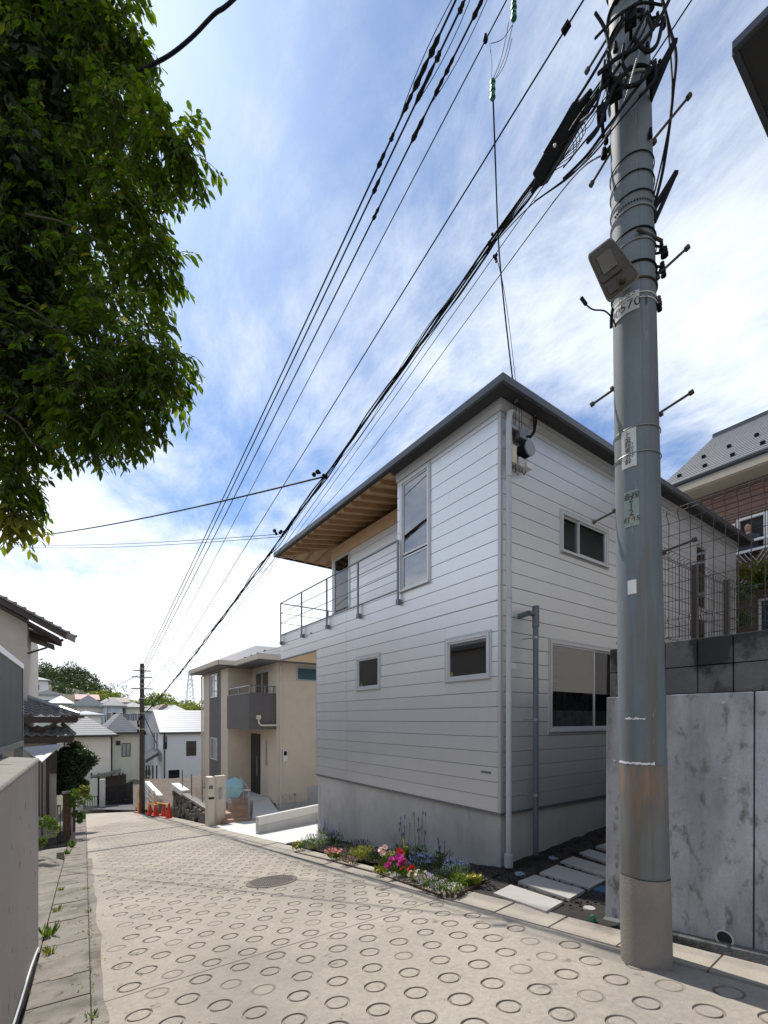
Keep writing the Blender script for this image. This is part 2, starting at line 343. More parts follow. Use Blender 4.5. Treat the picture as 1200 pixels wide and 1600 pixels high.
def slab(k0, k1, y_start=None, y_end=None, rings=True):
    ya = (Y0 + k0 * PITCH if y_start is None else y_start) + .006; yb = (Y0 + k1 * PITCH if y_end is None else y_end) - .006
    mb = MB()
    if rings:
        for k in range(k0, k1):
            y0_, y1_ = max(ya, Y0 + k * PITCH), min(yb, Y0 + (k + 1) * PITCH); yc = (y0_ + y1_) / 2
            off = .407 if k % 2 == 0 else .557
            j0 = 0
            while off + .3 * j0 - .15 < xl(yc) + .05: j0 += 1
            j1 = int((XR - .02 - off - .15) / .3)
            xa, xb = off + .3 * j0 - .15, off + .3 * j1 + .15
            if j0: xa = off + .3 * j0 - .15
            for j in range(j0, j1 + 1): ring_cell(mb, off + .3 * j, yc, .15, (y1_ - y0_) / 2)
            for a, b in ((None, xa), (xb, XR)):
                A0 = a if a is not None else xl(y0_) + .012; A1 = a if a is not None else xl(y1_) + .012
                mb.add([(A0, y0_, gz(0, y0_)), (b, y0_, gz(0, y0_)), (b, y1_, gz(0, y1_)), (A1, y1_, gz(0, y1_))], [(0, 1, 2, 3)])
    else:
        n = 8
        for i in range(n):
            a, b = lerp(ya, yb, i / n), lerp(ya, yb, (i + 1) / n)
            ra = XR if a < 24 else lerp(XR, 4.2, (a - 24) / 20); rb = XR if b < 24 else lerp(XR, 4.2, (b - 24) / 20)
            mb.add([(xl(a), a, gz(0, a)), (ra, a, gz(0, a)), (rb, b, gz(0, b)), (xl(b), b, gz(0, b))], [(0, 1, 2, 3)])
    for y in (ya, yb):
        mb.add([(xl(y), y, gz(0, y)), (XR, y, gz(0, y)), (XR, y, gz(0, y) - .04), (xl(y), y, gz(0, y) - .04)], [(0, 1, 2, 3)])
    return mb.build('road_slab', ['road', 'groove'], road)
slab(-25, 0); slab(0, 19); slab(19, 36); slab(37, 51); slab(52, 72)
slab(0, 0, Y0 + 72 * PITCH, 32, False); slab(0, 0, 32, 44, False)
for k in (36, 51):
    mb = MB(); a, b = Y0 + k * PITCH, Y0 + (k + 1) * PITCH
    for i in range(8):
        p, q = lerp(xl(a), XR, i / 8), lerp(xl(a), XR, (i + 1) / 8)
        mb.add([(p, a + .004, gz(0, a)), (q, a + .004, gz(0, a)), (q, b - .004, gz(0, b)), (p, b - .004, gz(0, b))], [(0, 1, 2, 3)])
    mb.build('asphalt_strip', 'asph', road)
# broken asphalt edging between gutter and slabs
mb = MB(); n = 46
ed = [(xl(lerp(-1, 12, i / n)), lerp(-1, 12, i / n), .075 + .035 * noise.noise((i * .45, 3, 1)) + (.02 if i % 7 < 3 else 0)) for i in range(n + 1)]
for i in range(n):
    (x0, y0_, w0), (x1, y1_, w1) = ed[i], ed[i + 1]
    mb.add([(x0, y0_, gz(0, y0_) + .004), (x0 + w0, y0_, gz(0, y0_) + .004), (x1 + w1, y1_, gz(0, y1_) + .004), (x1, y1_, gz(0, y1_) + .004)], [(0, 1, 2, 3)])
mb.build('asphalt_edging', 'asph' if False else 'gutter', road)
# manhole
mc = gpt(425, 1377); mh = empty('manhole_cover', (mc.x, mc.y, mc.z + .002), 'round brown cast iron manhole cover set in the ringed concrete road', 'manhole cover')
def disc(mb, c, r, z0, z1, n=32, ri=0):
    vs = []
    for z, rr in ((z0, r), (z1, r)):
        for i in range(n): a = 2 * math.pi * i / n; x, y = c[0] + rr * math.cos(a), c[1] + rr * math.sin(a); vs.append((x, y, gz(0, y) + z))
    fs = [(i, (i + 1) % n, n + (i + 1) % n, n + i) for i in range(n)]
    if ri:
        for i in range(n): a = 2 * math.pi * i / n; x, y = c[0] + ri * math.cos(a), c[1] + ri * math.sin(a); vs.append((x, y, gz(0, y) + z1))
        fs += [(n + i, n + (i + 1) % n, 2 * n + (i + 1) % n, 2 * n + i) for i in range(n)]
    else: fs.append(tuple(range(n, 2 * n)))
    mb.add(vs, fs)
mb = MB(); disc(mb, mc, .36, -.02, .008, 32, .315); mb.build('rim', 'manhole', mh)
mb = MB(); disc(mb, mc, .305, -.02, .006)
for i in range(-9, 10):
    for j in range(-9, 10):
        x, y = i * .031 + (j % 2) * .015, j * .031
        if x * x + y * y < .08: X, Y = mc.x + x, mc.y + y; mb.box((X - .009, Y - .009, gz(0, Y)), (X + .009, Y + .009, gz(0, Y) + .012))
mb.build('lid', 'manhole', mh)
# kerb
def XK(y): return min(4.05, 3.735 + .023 * (y - 2.08))

mb = MB(); mb.add([(XR, -4, gz(0, -4) - .04), (3.60, -4, gz(0, -4) - .04), (4.2, 24, gz(0, 24) - .04), (XR, 24, gz(0, 24) - .04)], [(0, 1, 2, 3)])
kerb = struct(mb, 'kerb', 'groove')
y = -3.6
while y < 24:
    ln = .6; a, b = y + .006, y + ln - .006; j = R.uniform(-.006, .006); e = R.uniform(0, .008)
    ka, kb = XK(a), XK(b)
    lo = [(XR + .012, a, gz(0, a) - .05), (ka, a, gz(0, a) - .05), (kb, b, gz(0, b) - .05), (XR + .012, b, gz(0, b) - .05)]
    hi = [(XR + .016 + e, a + e, gz(0, a) + .006 + j), (ka, a + e, gz(0, a) + .03 + j), (kb, b - e, gz(0, b) + .03 + j), (XR + .016 + e, b, gz(0, b) + .006 + j)]
    MB().hexa(lo, hi).build('kerb_stone', 'kerb', kerb); y += ln
# left gutter covers
def xg(y): return -.19 + .028 * (y - 5.0)
mb = MB(); mb.add([(xg(-4) - .6, -4, gz(0, -4) - .05), (xl(-4), -4, gz(0, -4) - .05), (xl(26), 26, gz(0, 26) - .05), (xg(26) - .6, 26, gz(0, 26) - .05)], [(0, 1, 2, 3)])
gut = struct(mb, 'gutter', 'soil')
y = -3.5
while y < 26:
    a, b = y + .005, y + .495; j = R.uniform(-.005, .005); s1 = R.uniform(-.004, .004)
    x0a, x1a, x0b, x1b = xg(a) + .006, xl(a) - .008, xg(b) + .006, xl(b) - .008
    hi = [(x0a, a, gz(0, a) + .012 + j), (x1a, a, gz(0, a) + .006 + j + s1), (x1b, b, gz(0, b) + .006 + j + s1), (x0b, b, gz(0, b) + .012 + j)]
    lo = [(p[0], p[1], p[2] - .06) for p in hi]; g_ = MB().hexa(lo, hi).build('gutter_cover', 'gutter', gut)
    if R.random() < .6:
        yc = b - .02; MB().box((lerp(x0b, x1b, .3), yc, gz(0, yc) + .010), (lerp(x0b, x1b, .7), yc + .05, gz(0, yc) + .0135)).build('lifting_slot', 'groove', g_)
    y += .5
# verge between gutter and lots on the left, past the end of the pale wall
mb = MB(); n = 30
for i in range(n):
    a, b = lerp(5.3, 15, i / n), lerp(5.3, 15, (i + 1) / n)
    def vz(x, y): return gz(0, y) + .03 + (.16 * math.exp(-((y - 12.2) / 1.1) ** 2) * min(1, max(0, (xg(y) - x) / .35)))
    xs2 = [0, -.12, -.3, -.6, -1.2]
    for p, q in zip(xs2[:-1], xs2[1:]):
        P = [(xg(a) + q, a), (xg(a) + p, a), (xg(b) + p, b), (xg(b) + q, b)]
        mb.add([(x, y, vz(x, y)) for x, y in P], [(0, 1, 2, 3)])
struct(mb, 'verge', 'gutter', smooth=True)
# driveway of the beige house and side yard of the silver house
def patch(name, m, quad, dz=0.0, nx=1, ny=1, zf=None, amp=0, kind='structure', seed=0, fr=3.0):
    mb = MB(); vs = []
    for j in range(ny + 1):
        for i in range(nx + 1):
            u, v = i / nx, j / ny
            x = lerp(lerp(quad[0][0], quad[1][0], u), lerp(quad[3][0], quad[2][0], u), v); y = lerp(lerp(quad[0][1], quad[1][1], u), lerp(quad[3][1], quad[2][1], u), v)
            z = (zf or gz)(x, y) + dz
            if amp: z += amp * (noise.noise((x * fr, y * fr, seed)) + .5 * noise.noise((x * fr * 4, y * fr * 4, seed)))
            vs.append((x, y, z))
    mb.add(vs, [(j * (nx + 1) + i, j * (nx + 1) + i + 1, (j + 1) * (nx + 1) + i + 1, (j + 1) * (nx + 1) + i) for j in range(ny) for i in range(nx)])
    return struct(mb, name, m, smooth=True)
def yz(x, y): return gz(x, y) + .075 * max(0, x - 4.3) + (.13 * max(0, y - 4.1) * 0)
patch('driveway', 'drive', [(3.93, 9.2), (14, 9.2), (14, 16.4), (3.93, 15.4)], .03)
patch('porch_path', 'drive', [(4.5, 15.3), (8, 16.3), (8, 19), (5.2, 19)], .035)
patch('side_yard', 'soil', [(3.735, 2.0), (14, 2.0), (14, 4.2), (3.785, 4.2)], .02, 150, 40, yz, .022, seed=4, fr=5)
patch('flower_bed_soil', 'soil', [(3.92, 3.75), (4.8, 3.9), (4.8, 9.25), (3.92, 9.25)], .045, 16, 90, None, .022, seed=9, fr=5)

# ------------------------------------------------------------------ silver house
XA, YB, XE, YE = 4.743, 4.02, 13.25, 9.396
ZB, ZT = -1.25, 4.24
house = empty('house', (XA, YB, gz(0, YB)), 'new two storey silver metal clad house with a corner balcony on a concrete base', 'house')
mb = MB()
mb.box((XA + .03, YB + .03, gz(0, YE) - .4), (XE, YE - .03, ZB + .02)); fnd = mb.build('foundation', 'conc', house, bevel=.004)
mb = MB()   # dark backing behind the boards, and the body
e = .03
def wallbox(a, b): mb.box(a, b)
# hollow body: thin walls with openings are made by clipping, so interiors show behind the glass
def clip(rect, holes):
    out = [rect]
    for h in holes:
        nx_ = []
        for r in out:
            a0, a1, z0, z1 = r; h0, h1, g0, g1 = h
            if h1 <= a0 or h0 >= a1 or g1 <= z0 or g0 >= z1: nx_.append(r); continue
            if h0 > a0: nx_.append((a0, h0, z0, z1))
            if h1 < a1: nx_.append((h1, a1, z0, z1))
            c0, c1 = max(a0, h0), min(a1, h1)
            if g0 > z0: nx_.append((c0, c1, z0, g0))
            if g1 < z1: nx_.append((c0, c1, g1, z1))
        out = nx_
    return out
WA = [(5.451, 6.185, 2.19, 4.06), (6.841, 7.618, .58, 1.20), (4.208, 5.054, .575, 1.185)]       # on the street face (y0,y1,z0,z1)
WB = [(6.11, 7.40, 2.53, 3.13), (5.83, 7.75, -.17, 1.16), (10.9, 11.55, 2.35, 3.75), (10.9, 11.55, .3, 2.2)]
YBAL, ZP, ZC = 6.294, 2.235, 1.60   # balcony starts, parapet top, underside of cantilever
YBE = 11.46; XREC = 5.50; YREC = 10.02
# backing sheets
for a0, a1, z0, z1 in clip((YB + .02, YE, ZB, ZC), WA) + clip((YB + .02, YBAL, ZC, ZT + .1), WA) + [(YBAL, YBE, ZC, ZP - .02)]:
    mb.box((XA + .022, a0, z0), (XA + .12, a1, z1))
for a0, a1, z0, z1 in clip((XA + .03, XE, ZB, ZT + .1), WB): mb.box((a0, YB + .022, z0), (a1, YB + .12, z1))
mb.box((XA + .03, YE - .1, ZB), (XE, YE, ZC)); mb.box((XE - .1, YB + .03, ZB), (XE, YREC, ZT)); 
mb.box((XREC + .02, YREC - .1, ZC), (XE, YREC, ZT)); mb.box((XREC + .022, YBAL, ZC + .1), (XREC + .1, 9.1, ZT)); mb.box((XA + .12, YBAL - .1, ZP - .1), (XREC + .05, YBAL - .0, ZT))
mb.box((XA + .12, YBE - .1, ZC), (XE - 2, YBE, ZP - .02)); mb.box((XA + .14, YB + .15, ZC + .06), (XE - .2, YBE - .1, ZC + .14)); mb.box((XA + .14, YB + .15, ZB + .02), (XE - .2, YE - .12, ZB + .1))
mb.build('wall_backing', 'dark', house)
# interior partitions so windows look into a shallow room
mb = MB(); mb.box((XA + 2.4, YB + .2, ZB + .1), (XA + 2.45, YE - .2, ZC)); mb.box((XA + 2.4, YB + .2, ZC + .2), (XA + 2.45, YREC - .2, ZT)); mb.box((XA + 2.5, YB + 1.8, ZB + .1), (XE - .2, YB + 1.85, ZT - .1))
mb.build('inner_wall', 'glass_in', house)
STEP = (ZT - ZB) / 27
def boards(face, spans, holes, plane, depth=.018, base=None):
    base = house if base is None else base
    for a0, a1, z0, z1 in spans:
        for k in range(27):
            b0, b1 = ZB + k * STEP, ZB + (k + 1) * STEP
            c0, c1 = max(b0, z0), min(b1, z1)
            if c1 - c0 < .02: continue
            for r0, r1, q0, q1 in clip((a0, a1, c0, c1), holes):
                if r1 - r0 < .015 or q1 - q0 < .015: continue
                g = .0075 if abs(q1 - b1) < 1e-4 else .001
                m_ = MB(); t = .003; q1g = q1 - g
                wv = [R.uniform(-.0006, .0006) for _ in range(2)]
                prof = [(depth, q0), (.001 + wv[0], q0 + .0002), (0 + wv[0], q0 + .0012), (wv[0], q1g - .0015), (.001 + wv[0], q1g - .0002), (depth, q1g)]
                vs = []
                for a in (r0 + .001, r1 - .001):
                    for d, z in prof: vs.append((plane + d, a, z) if face == 'A' else (a, plane + d, z))
                fs = [(i, i + 1, i + 7, i + 6) for i in range(5)] + [(5, 4, 3, 2, 1, 0), (6, 7, 8, 9, 10, 11)]
                if face == 'B': fs = [tuple(reversed(f)) for f in fs]
                m_.add(vs, [tuple(reversed(f)) for f in fs]); m_.build('siding_board', 'siding', base)
grow = .03
hA = [(a - grow, b + grow, c - grow, d + grow) for a, b, c, d in WA]; hB = [(a - grow, b + grow, c - grow, d + grow) for a, b, c, d in WB]
YJ = 8.02
boards('A', [(YB + .045, YJ, ZB, ZC), (YJ + .004, YE - .02, ZB, ZC), (YB + .045, YBAL, ZC, ZT), (YBAL, YJ, ZC, ZP), (YJ + .004, YBE, ZC, ZP)], hA, XA)
boards('B', [(XA + .045, XE, ZB, ZT)], hB, YB)
boards('A', [(YBAL, 9.16, ZP - .5, ZT - .25)], [], XREC)
# corner trims, top mouldings, base flashing
for q in (((XA - .004, YB - .004, ZB), (XA + .04, YB + .04, ZT)), ((XA - .003, YE - .02, ZB), (XA + .03, YE, ZC)), ((XE - .02, YB - .004, ZB), (XE + .01, YB + .04, ZT))): MB().box(*q).build('corner_trim', 'trim', house)
mb = MB(); mb.box((XA - .03, YB - .03, ZT - .14), (XE, YB + .02, ZT - .055)); mb.box((XA - .045, YB - .045, ZT - .052), (XE, YB + .02, ZT)); mb.box((XA - .03, YB + .021, ZT - .14), (XA + .02, YBAL, ZT - .055)); mb.box((XA - .045, YB + .021, ZT - .052), (XA + .02, YBAL, ZT))
mb.build('eave_moulding', 'trim', house)
mb = MB(); mb.box((XA - .012, YB - .012, ZB - .035), (XA + .06, YE, ZB - .004)); mb.box((XA + .061, YB - .012, ZB - .035), (XE, YB + .06, ZB - .004)); mb.build('base_flashing', 'galv', house)
mb = MB(); mb.box((XA - .012, YBAL - .02, ZP), (XA + .14, YBE + .02, ZP + .02)); mb.box((XA + .141, YBE - .12, ZP), (XE - 2, YBE + .02, ZP + .02)); mb.build('parapet_cap', 'galv', house)
mb = MB(); mb.box((XA - .012, YE + .0, ZC - .03), (XA + .05, YBE, ZC - .002)); mb.build('drip_edge', 'galv', house)
mb = MB(); mb.box((XA + .05, YE + .002, ZC - .012), (XE - 2, YBE - .02, ZC + .05)); mb.build('balcony_ceiling', 'wood2', house)
# hipped roof with dark fascia
EX, EY, EX1, EY1, EZ = XA - .26, YB - .26, XE + .35, 11.34, 4.245
roofp = MB(); TF = .095; PS = .18
def hip(mb, x0, y0, x1, y1, z, slope, flat=None):
    h = min(x1 - x0, y1 - y0) / 2; r = h * slope
    if x1 - x0 > y1 - y0: a, b = (x0 + h, (y0 + y1) / 2, z + r), (x1 - h, (y0 + y1) / 2, z + r)
    else: a, b = ((x0 + x1) / 2, y0 + h, z + r), ((x0 + x1) / 2, y1 - h, z + r)
    c = [(x0, y0, z), (x1, y0, z), (x1, y1, z), (x0, y1, z)]
    if x1 - x0 > y1 - y0: mb.add(c + [a, b], [(0, 1, 5, 4), (1, 2, 5), (2, 3, 4, 5), (3, 0, 4)])
    else: mb.add(c + [a, b], [(0, 1, 4), (1, 2, 5, 4), (2, 3, 5), (3, 0, 4, 5)])
hip(roofp, EX, EY, EX1, EY1, EZ + TF, PS)
c0 = [(EX, EY), (EX1, EY), (EX1, EY1), (EX, EY1)]; c1 = [(EX + .05, EY + .05), (EX1 - .05, EY + .05), (EX1 - .05, EY1 - .05), (EX + .05, EY1 - .05)]
roofp.add([(x, y, EZ + TF) for x, y in c0] + [(x, y, EZ) for x, y in c0] + [(x, y, EZ) for x, y in c1], [(4 + i, 4 + (i + 1) % 4, (i + 1) % 4, i) for i in range(4)] + [(8 + i, 8 + (i + 1) % 4, 4 + (i + 1) % 4, 4 + i) for i in range(4)])
roofp.build('roof', 'roofedge', house)
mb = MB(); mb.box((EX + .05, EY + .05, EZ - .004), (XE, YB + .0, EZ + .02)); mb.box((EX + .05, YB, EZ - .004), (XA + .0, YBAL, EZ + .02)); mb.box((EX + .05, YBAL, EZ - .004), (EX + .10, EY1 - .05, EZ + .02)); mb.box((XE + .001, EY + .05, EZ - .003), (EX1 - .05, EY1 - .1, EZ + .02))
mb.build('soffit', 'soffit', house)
# timber sheathing and rafters over the balcony
def rz(x, y): return EZ + .045 + PS * min(x - EX - .10, EY1 - .1 - y)
mb = MB(); x0, x1, y0, y1 = EX + .10, XREC + 1.6, YBAL, EY1 - .05
g = 14; vs = []; 
for j in range(g + 1):
    for i in range(g + 1):
        x, y = lerp(x0, x1, i / g), lerp(y0, y1, j / g); vs.append((x, y, rz(x, y)))
mb.add(vs, [(j * (g + 1) + i, (j + 1) * (g + 1) + i, (j + 1) * (g + 1) + i + 1, j * (g + 1) + i + 1) for j in range(g) for i in range(g)])
mb.build('roof_sheathing', 'wood2', house)
y = YBAL + .05; hipx = lambda y: EX + .1 + (EY1 - .1 - y)
while y < EY1 - .2:
    xe = min(XREC + .35, hipx(y) - .03)
    if xe - EX > .25:
        a, b = (EX + .16, y, rz(EX + .16, y) - .045), (xe, y, rz(xe, y) - .045)
        MB().beam(a, b, .045, .09).build('rafter', 'wood', house)
    y += .33
x = EX + .5
while x < XREC + 1.5:
    ye = max(EY1 - .1 - (x - EX - .1), YREC - .3)
    a, b = (x, EY1 - .16, rz(x, EY1 - .16) - .045), (x, ye, rz(x, ye) - .045)
    if a[1] - b[1] > .15: MB().beam(a, b, .045, .09, (0, 0, 1)).build('rafter', 'wood', house)
    x += .33
MB().beam((EX + .14, EY1 - .14, EZ + .0), (XREC + 1, EY1 - .14 - (XREC + 1 - EX - .14), rz(XREC + 1, EY1 - .14 - (XREC + 1 - EX - .14)) - .05), .05, .10).build('hip_rafter', 'wood', house)
mb = MB(); mb.box((XREC - .03, YBAL, ZT - .27), (XREC + .06, YREC, ZT + .0)); mb.box((XREC + .061, YREC - .09, ZT - .27), (XE - 3, YREC, ZT)); mb.build('top_plate', 'wood', house, label='timber beam under the rafters')
# windows
def window(parent, face, plane, a0, a1, z0, z1, panes=None, frame='frame', glass='pane', fw=.035, out=.02, div=None, sliding=False, interior=None):
    """face A looks towards -X, B towards -Y. panes: list of (a0,a1,z0,z1,glass)."""
    def P(d, a, z): return (plane + d, a, z) if face == 'A' else (a, plane + d, z)
    mb = MB()
    def bar(b0, b1, y0, y1, d0=-out, d1=.06): mb.box(P(d0, b0, y0), P(d1, b1, y1))
    bar(a0, a1, z1 - fw, z1); bar(a0, a1, z0, z0 + fw); bar(a0, a0 + fw, z0 + fw, z1 - fw); bar(a1 - fw, a1, z0 + fw, z1 - fw)
    fr = mb.build('window', frame, parent)
    if frame == 'frame':
        m2 = MB(); k = .035
        for q in (((a0 - k, a1 + k), (z1 + .002, z1 + k)), ((a0 - k, a1 + k), (z0 - k, z0 - .002)), ((a0 - k, a0 - .002), (z0, z1)), ((a1 + .002, a1 + k), (z0, z1))):
            m2.box(P(-.012, q[0][0], q[1][0]), P(.03, q[0][1], q[1][1]))
        m2.build('outer_trim', 'trim', fr)
        MB().box(P(-.05, a0 - .02, z0 - .016), P(-.022, a1 + .02, z0 + .008)).build('sill', 'frame', fr)
    for i, (b0, b1, y0, y1, gl) in enumerate(panes or [(a0 + fw, a1 - fw, z0 + fw, z1 - fw, glass)]):
        d = .012 + (.022 if (sliding and i % 2) else 0); s_ = .028 if frame == 'frame' else .02
        m3 = MB()
        for q in (((b0, b1), (y1 - s_, y1)), ((b0, b1), (y0, y0 + s_)), ((b0, b0 + s_), (y0 + s_, y1 - s_)), ((b1 - s_, b1), (y0 + s_, y1 - s_))):
            m3.box(P(d - .012, q[0][0], q[1][0]), P(d + .018, q[0][1], q[1][1]))
        m3.build('sash', frame, fr); 
        MB().box(P(d, b0 + s_ - .002, y0 + s_ - .002), P(d + .006, b1 - s_ + .002, y1 - s_ + .002)).build('pane', gl, fr)
    return fr
def glasst(name, tint, tr=.35, rough=.01):
    m = bpy.data.materials.new(name); m.use_nodes = True; t = m.node_tree; n, l = t.nodes.new, t.links.new
    gl = n('ShaderNodeBsdfGlossy'); gl.inputs['Roughness'].default_value = rough; gl.inputs['Color'].default_value = (.9, .93, .96, 1)
    tp = n('ShaderNodeBsdfTransparent'); tp.inputs[0].default_value = (*tint, 1)
    fr = n('ShaderNodeFresnel'); fr.inputs['IOR'].default_value = 1.9; mx = n('ShaderNodeMixShader')
    l(fr.outputs[0], mx.inputs[0]); l(tp.outputs[0], mx.inputs[1]); l(gl.outputs[0], mx.inputs[2]); l(mx.outputs[0], t.nodes['Material Output'].inputs[0]); return m
M['clear'] = glasst('clear window pane', (.55, .6, .62)); M['cleard'] = glasst('tinted window pane', (.16, .17, .18))
M['mirrorish'] = glasst('reflecting pane', (.35, .38, .4))
M['mirrorish'].node_tree.nodes['Fresnel'].inputs['IOR'].default_value = 3.2
a0, a1, z0, z1 = WA[0]
window(house, 'A', XA, a0, a1, z0, z1, [(a0 + .035, a1 - .035, 2.80, z1 - .035, 'mirrorish'), (a0 + .035, a1 - .035, z0 + .035, 2.77, 'mirrorish')])
for i in (1, 2):
    a0, a1, z0, z1 = WA[i]; window(house, 'A', XA, a0, a1, z0, z1, [(a0 + .035, a1 - .035, z0 + .035, z1 - .035, 'cleard')])
a0, a1, z0, z1 = WB[0]; md = a0 + .47
window(house, 'B', YB, a0, a1, z0, z1, [(md - .01, a1 - .03, z0 + .035, z1 - .035, 'clear'), (a0 + .03, md + .02, z0 + .035, z1 - .035, 'cleard')], sliding=True)
MB().box((md + .06, YB + .09, z0 + .04), (a1 - .38, YB + .10, z1 - .04)).build('roller_blind', 'cream', house)
MB().box((a1 - .36, YB + .13, z0 + .04), (a1 - .03, YB + .14, z1 - .04)).build('curtain', 'bluelid', house)
a0, a1, z0, z1 = WB[1]; md = 7.02
window(house, 'B', YB, a0, a1, z0, z1, [(a0 + .03, md + .02, z0 + .035, z1 - .035, 'mirrorish'), (md - .01, a1 - .03, z0 + .035, z1 - .035, 'cleard')], sliding=True)
for i in (2, 3): a0, a1, z0, z1 = WB[i]; window(house, 'B', YB, a0, a1, z0, z1, [(a0 + .035, a1 - .035, z0 + .035, z1 - .035, 'mirrorish')])
# green-yellow energy labels in the two small panes
for (y_, z_) in ((7.50, .66), (4.98, .66)):
    MB().box((XA + .008, y_ - .045, z_ - .02), (XA + .011, y_, z_ + .045)).build('sticker', 'f_ygr', house)
# corner glass door of the balcony room
window(house, 'A', XREC, 9.18, 9.92, ZP + .05, ZT - .28, [(9.20, 9.90, ZP + .07, ZT - .30, 'clear')], out=.01)
mb = MB(); mb.box((XREC - .01, 9.94, ZP - .4), (XREC + .09, YREC, ZT - .27)); mb.build('corner_post', 'frame', house)
window(house, 'B', YREC - .06, XREC + .12, XREC + 1.9, ZP - .3, ZT - .28, [(XREC + .15, XREC + 1.87, ZP - .28, ZT - .30, 'clear')], out=.01)
# balcony railing
rail = MB(); zr = 3.052; xr = 4.70
for i, y in enumerate((11.348, 10.065, 8.787, 7.505, 6.215)):
    pz = MB(); pz.box((xr - .022, y - .016, 1.985), (xr + .004, y + .016, zr)); pz.box((xr - .03, y - .035, 1.975), (XA - .003, y + .035, 2.06)); pz.box((xr + .004, y - .05, 1.99), (XA - .003, y + .05, 2.045)); pz.build('railing_post', 'galv', house)
for y0_, y1_, z_, r_ in ((6.19, 11.37, zr + .012, .014), (6.215, 11.348, 2.80, .007), (6.215, 11.348, 2.54, .007)):
    MB().tube([(xr - .01, y0_, z_), (xr - .01, y1_, z_)], r_, 8).build('handrail' if r_ > .01 else 'rail_bar', 'galv', house, smooth=True)
    MB().tube([(xr - .01, y1_ - .01, z_), (9.0, y1_ - .01, z_)], r_, 8).build('handrail' if r_ > .01 else 'rail_bar', 'galv', house, smooth=True)
for x in (6.1, 7.5): MB().box((x - .012, 11.33, 2.24), (x + .012, 11.36, zr)).build('railing_post', 'galv', house)
MB().tube([(XA - .02, 9.65, 2.02), (XA + .02, 9.65, 2.02)], .02, 10).build('overflow_vent', 'galv', house)
MB().box((XA - .004, 4.18, -.745), (XA + .01, 4.36, -.71)).build('maker_plate', 'galv', house)
# downpipe and vent pipe
px_, py_ = 4.80, 3.93
MB().tube([(px_ + .30, 4.00, 4.16), (px_ + .12, 3.97, 4.13), (px_ + .03, 3.94, 4.06), (px_, py_, 3.92), (px_, py_, 1.5), (px_, py_, -1.80)], .038, 14).build('downpipe', 'pipe', house, smooth=True)
mb = MB(); mb.tube([(px_, py_, -1.78), (px_, py_, -1.95)], .058, 14); mb.build('pipe_boot', 'pipe', house, smooth=True)
for z in (3.2, 1.6, .1, -1.0): MB().tube([(px_, py_, z), (px_, py_, z + .03)], .045, 14).build('pipe_bracket', 'pipe', house)
vx, vy = onY(837, 1200, 3.86).x, 3.86
mb = MB(); mb.tube([(vx, vy, -1.85), (vx, vy, 1.52)], .038, 14); mb.tube([(vx, vy, 1.26), (vx, vy, 1.55)], .047, 14); mb.tube([(vx, vy, 1.44), (vx - .13, vy + .02, 1.44)], .036, 12); mb.tube([(vx - .13, vy + .02, 1.44), (vx - .15, vy + .16, 1.42)], .036, 12)
mb.build('vent_pipe', 'pipe_dark', house, smooth=True)
for z in (1.10, -.02, -1.05): 
    q = MB(); q.tube([(vx, vy, z), (vx, vy, z + .035)], .045, 12); q.tube([(vx, vy, z + .015), (vx - .06, YB + .01, z + .015)], .008, 6); q.build('pipe_bracket', 'steel', house)
q = onY(803, 1041, YB - .01); MB().tube([(q.x, YB - .012, q.z), (q.x, YB + .01, q.z)], .05, 20).build('round_vent_cap', 'white', house)
MB().tube([(q.x, YB - .018, q.z), (q.x, YB - .012, q.z)], .032, 20).build('vent_knob', 'white', house)
# ------------------------------------------------------------------ meters and boxes under the eave corner
def yb(px, py, d=.06): return onY(px, py, YB - d)
def boxat(name, px, py, wd, ht, dp, m, label, cat, round_=False, d=None):
    c = yb(px, py, (d or dp) ); mb = MB(); 
    if round_: mb.tube([(c.x, YB - dp, c.z), (c.x, YB - .001, c.z)], wd / 2, 22)
    else: mb.box((c.x - wd / 2, YB - dp, c.z - ht / 2), (c.x + wd / 2, YB - .001, c.z + ht / 2))
    o = mb.build(name, m, bevel=.006); return tag(o, label, cat)
boxat('junction_box', 819, 678, .17, .13, .12, 'galv', 'small dark grey junction box with cables below the eave of the silver house', 'junction box')
boxat('bracket_frame', 806, 668, .16, .05, .10, 'steel', 'galvanised wall bracket just left of the dark grey junction box', 'bracket')
em = empty('meter', tuple(yb(828, 700, .1)), 'round grey meter hood high on the side wall of the silver house', 'meter')
c = yb(828, 700, .14); m1 = MB(); m1.tube([(c.x, YB - .15, c.z), (c.x, YB - .13, c.z)], .105, 24); m1.build('cover', 'pipe_dark' if False else 'steel', em, smooth=True)
m1 = MB(); m1.tube([(c.x - .01, YB - .13, c.z - .01), (c.x - .01, YB - .001, c.z - .01)], .095, 24); m1.build('body', 'black', em, smooth=True)
boxat('cable_box', 804, 709, .10, .24, .09, 'cream', 'tall cream cable box at the left of the meter cluster', 'cable box')
boxat('cable_terminal', 816, 722, .12, .12, .10, 'pipe', 'grey cable terminal lowest of the middle row under the meter cluster', 'cable terminal')
boxat('optical_terminal', 828, 727, .12, .08, .10, 'white', 'white capped optical terminal at the lower right of the meter cluster', 'cable terminal')
mb = MB(); a = yb(838, 632, .05); b = yb(836, 650, .08); mb.tube([a, (a + b) / 2 + Vector((.02, -.02, 0)), b], .008, 6); tag(mb.build('yellow_cable', 'yellow', smooth=True), 'short bright yellow cable hanging under the roof eave above the meter', 'cable')
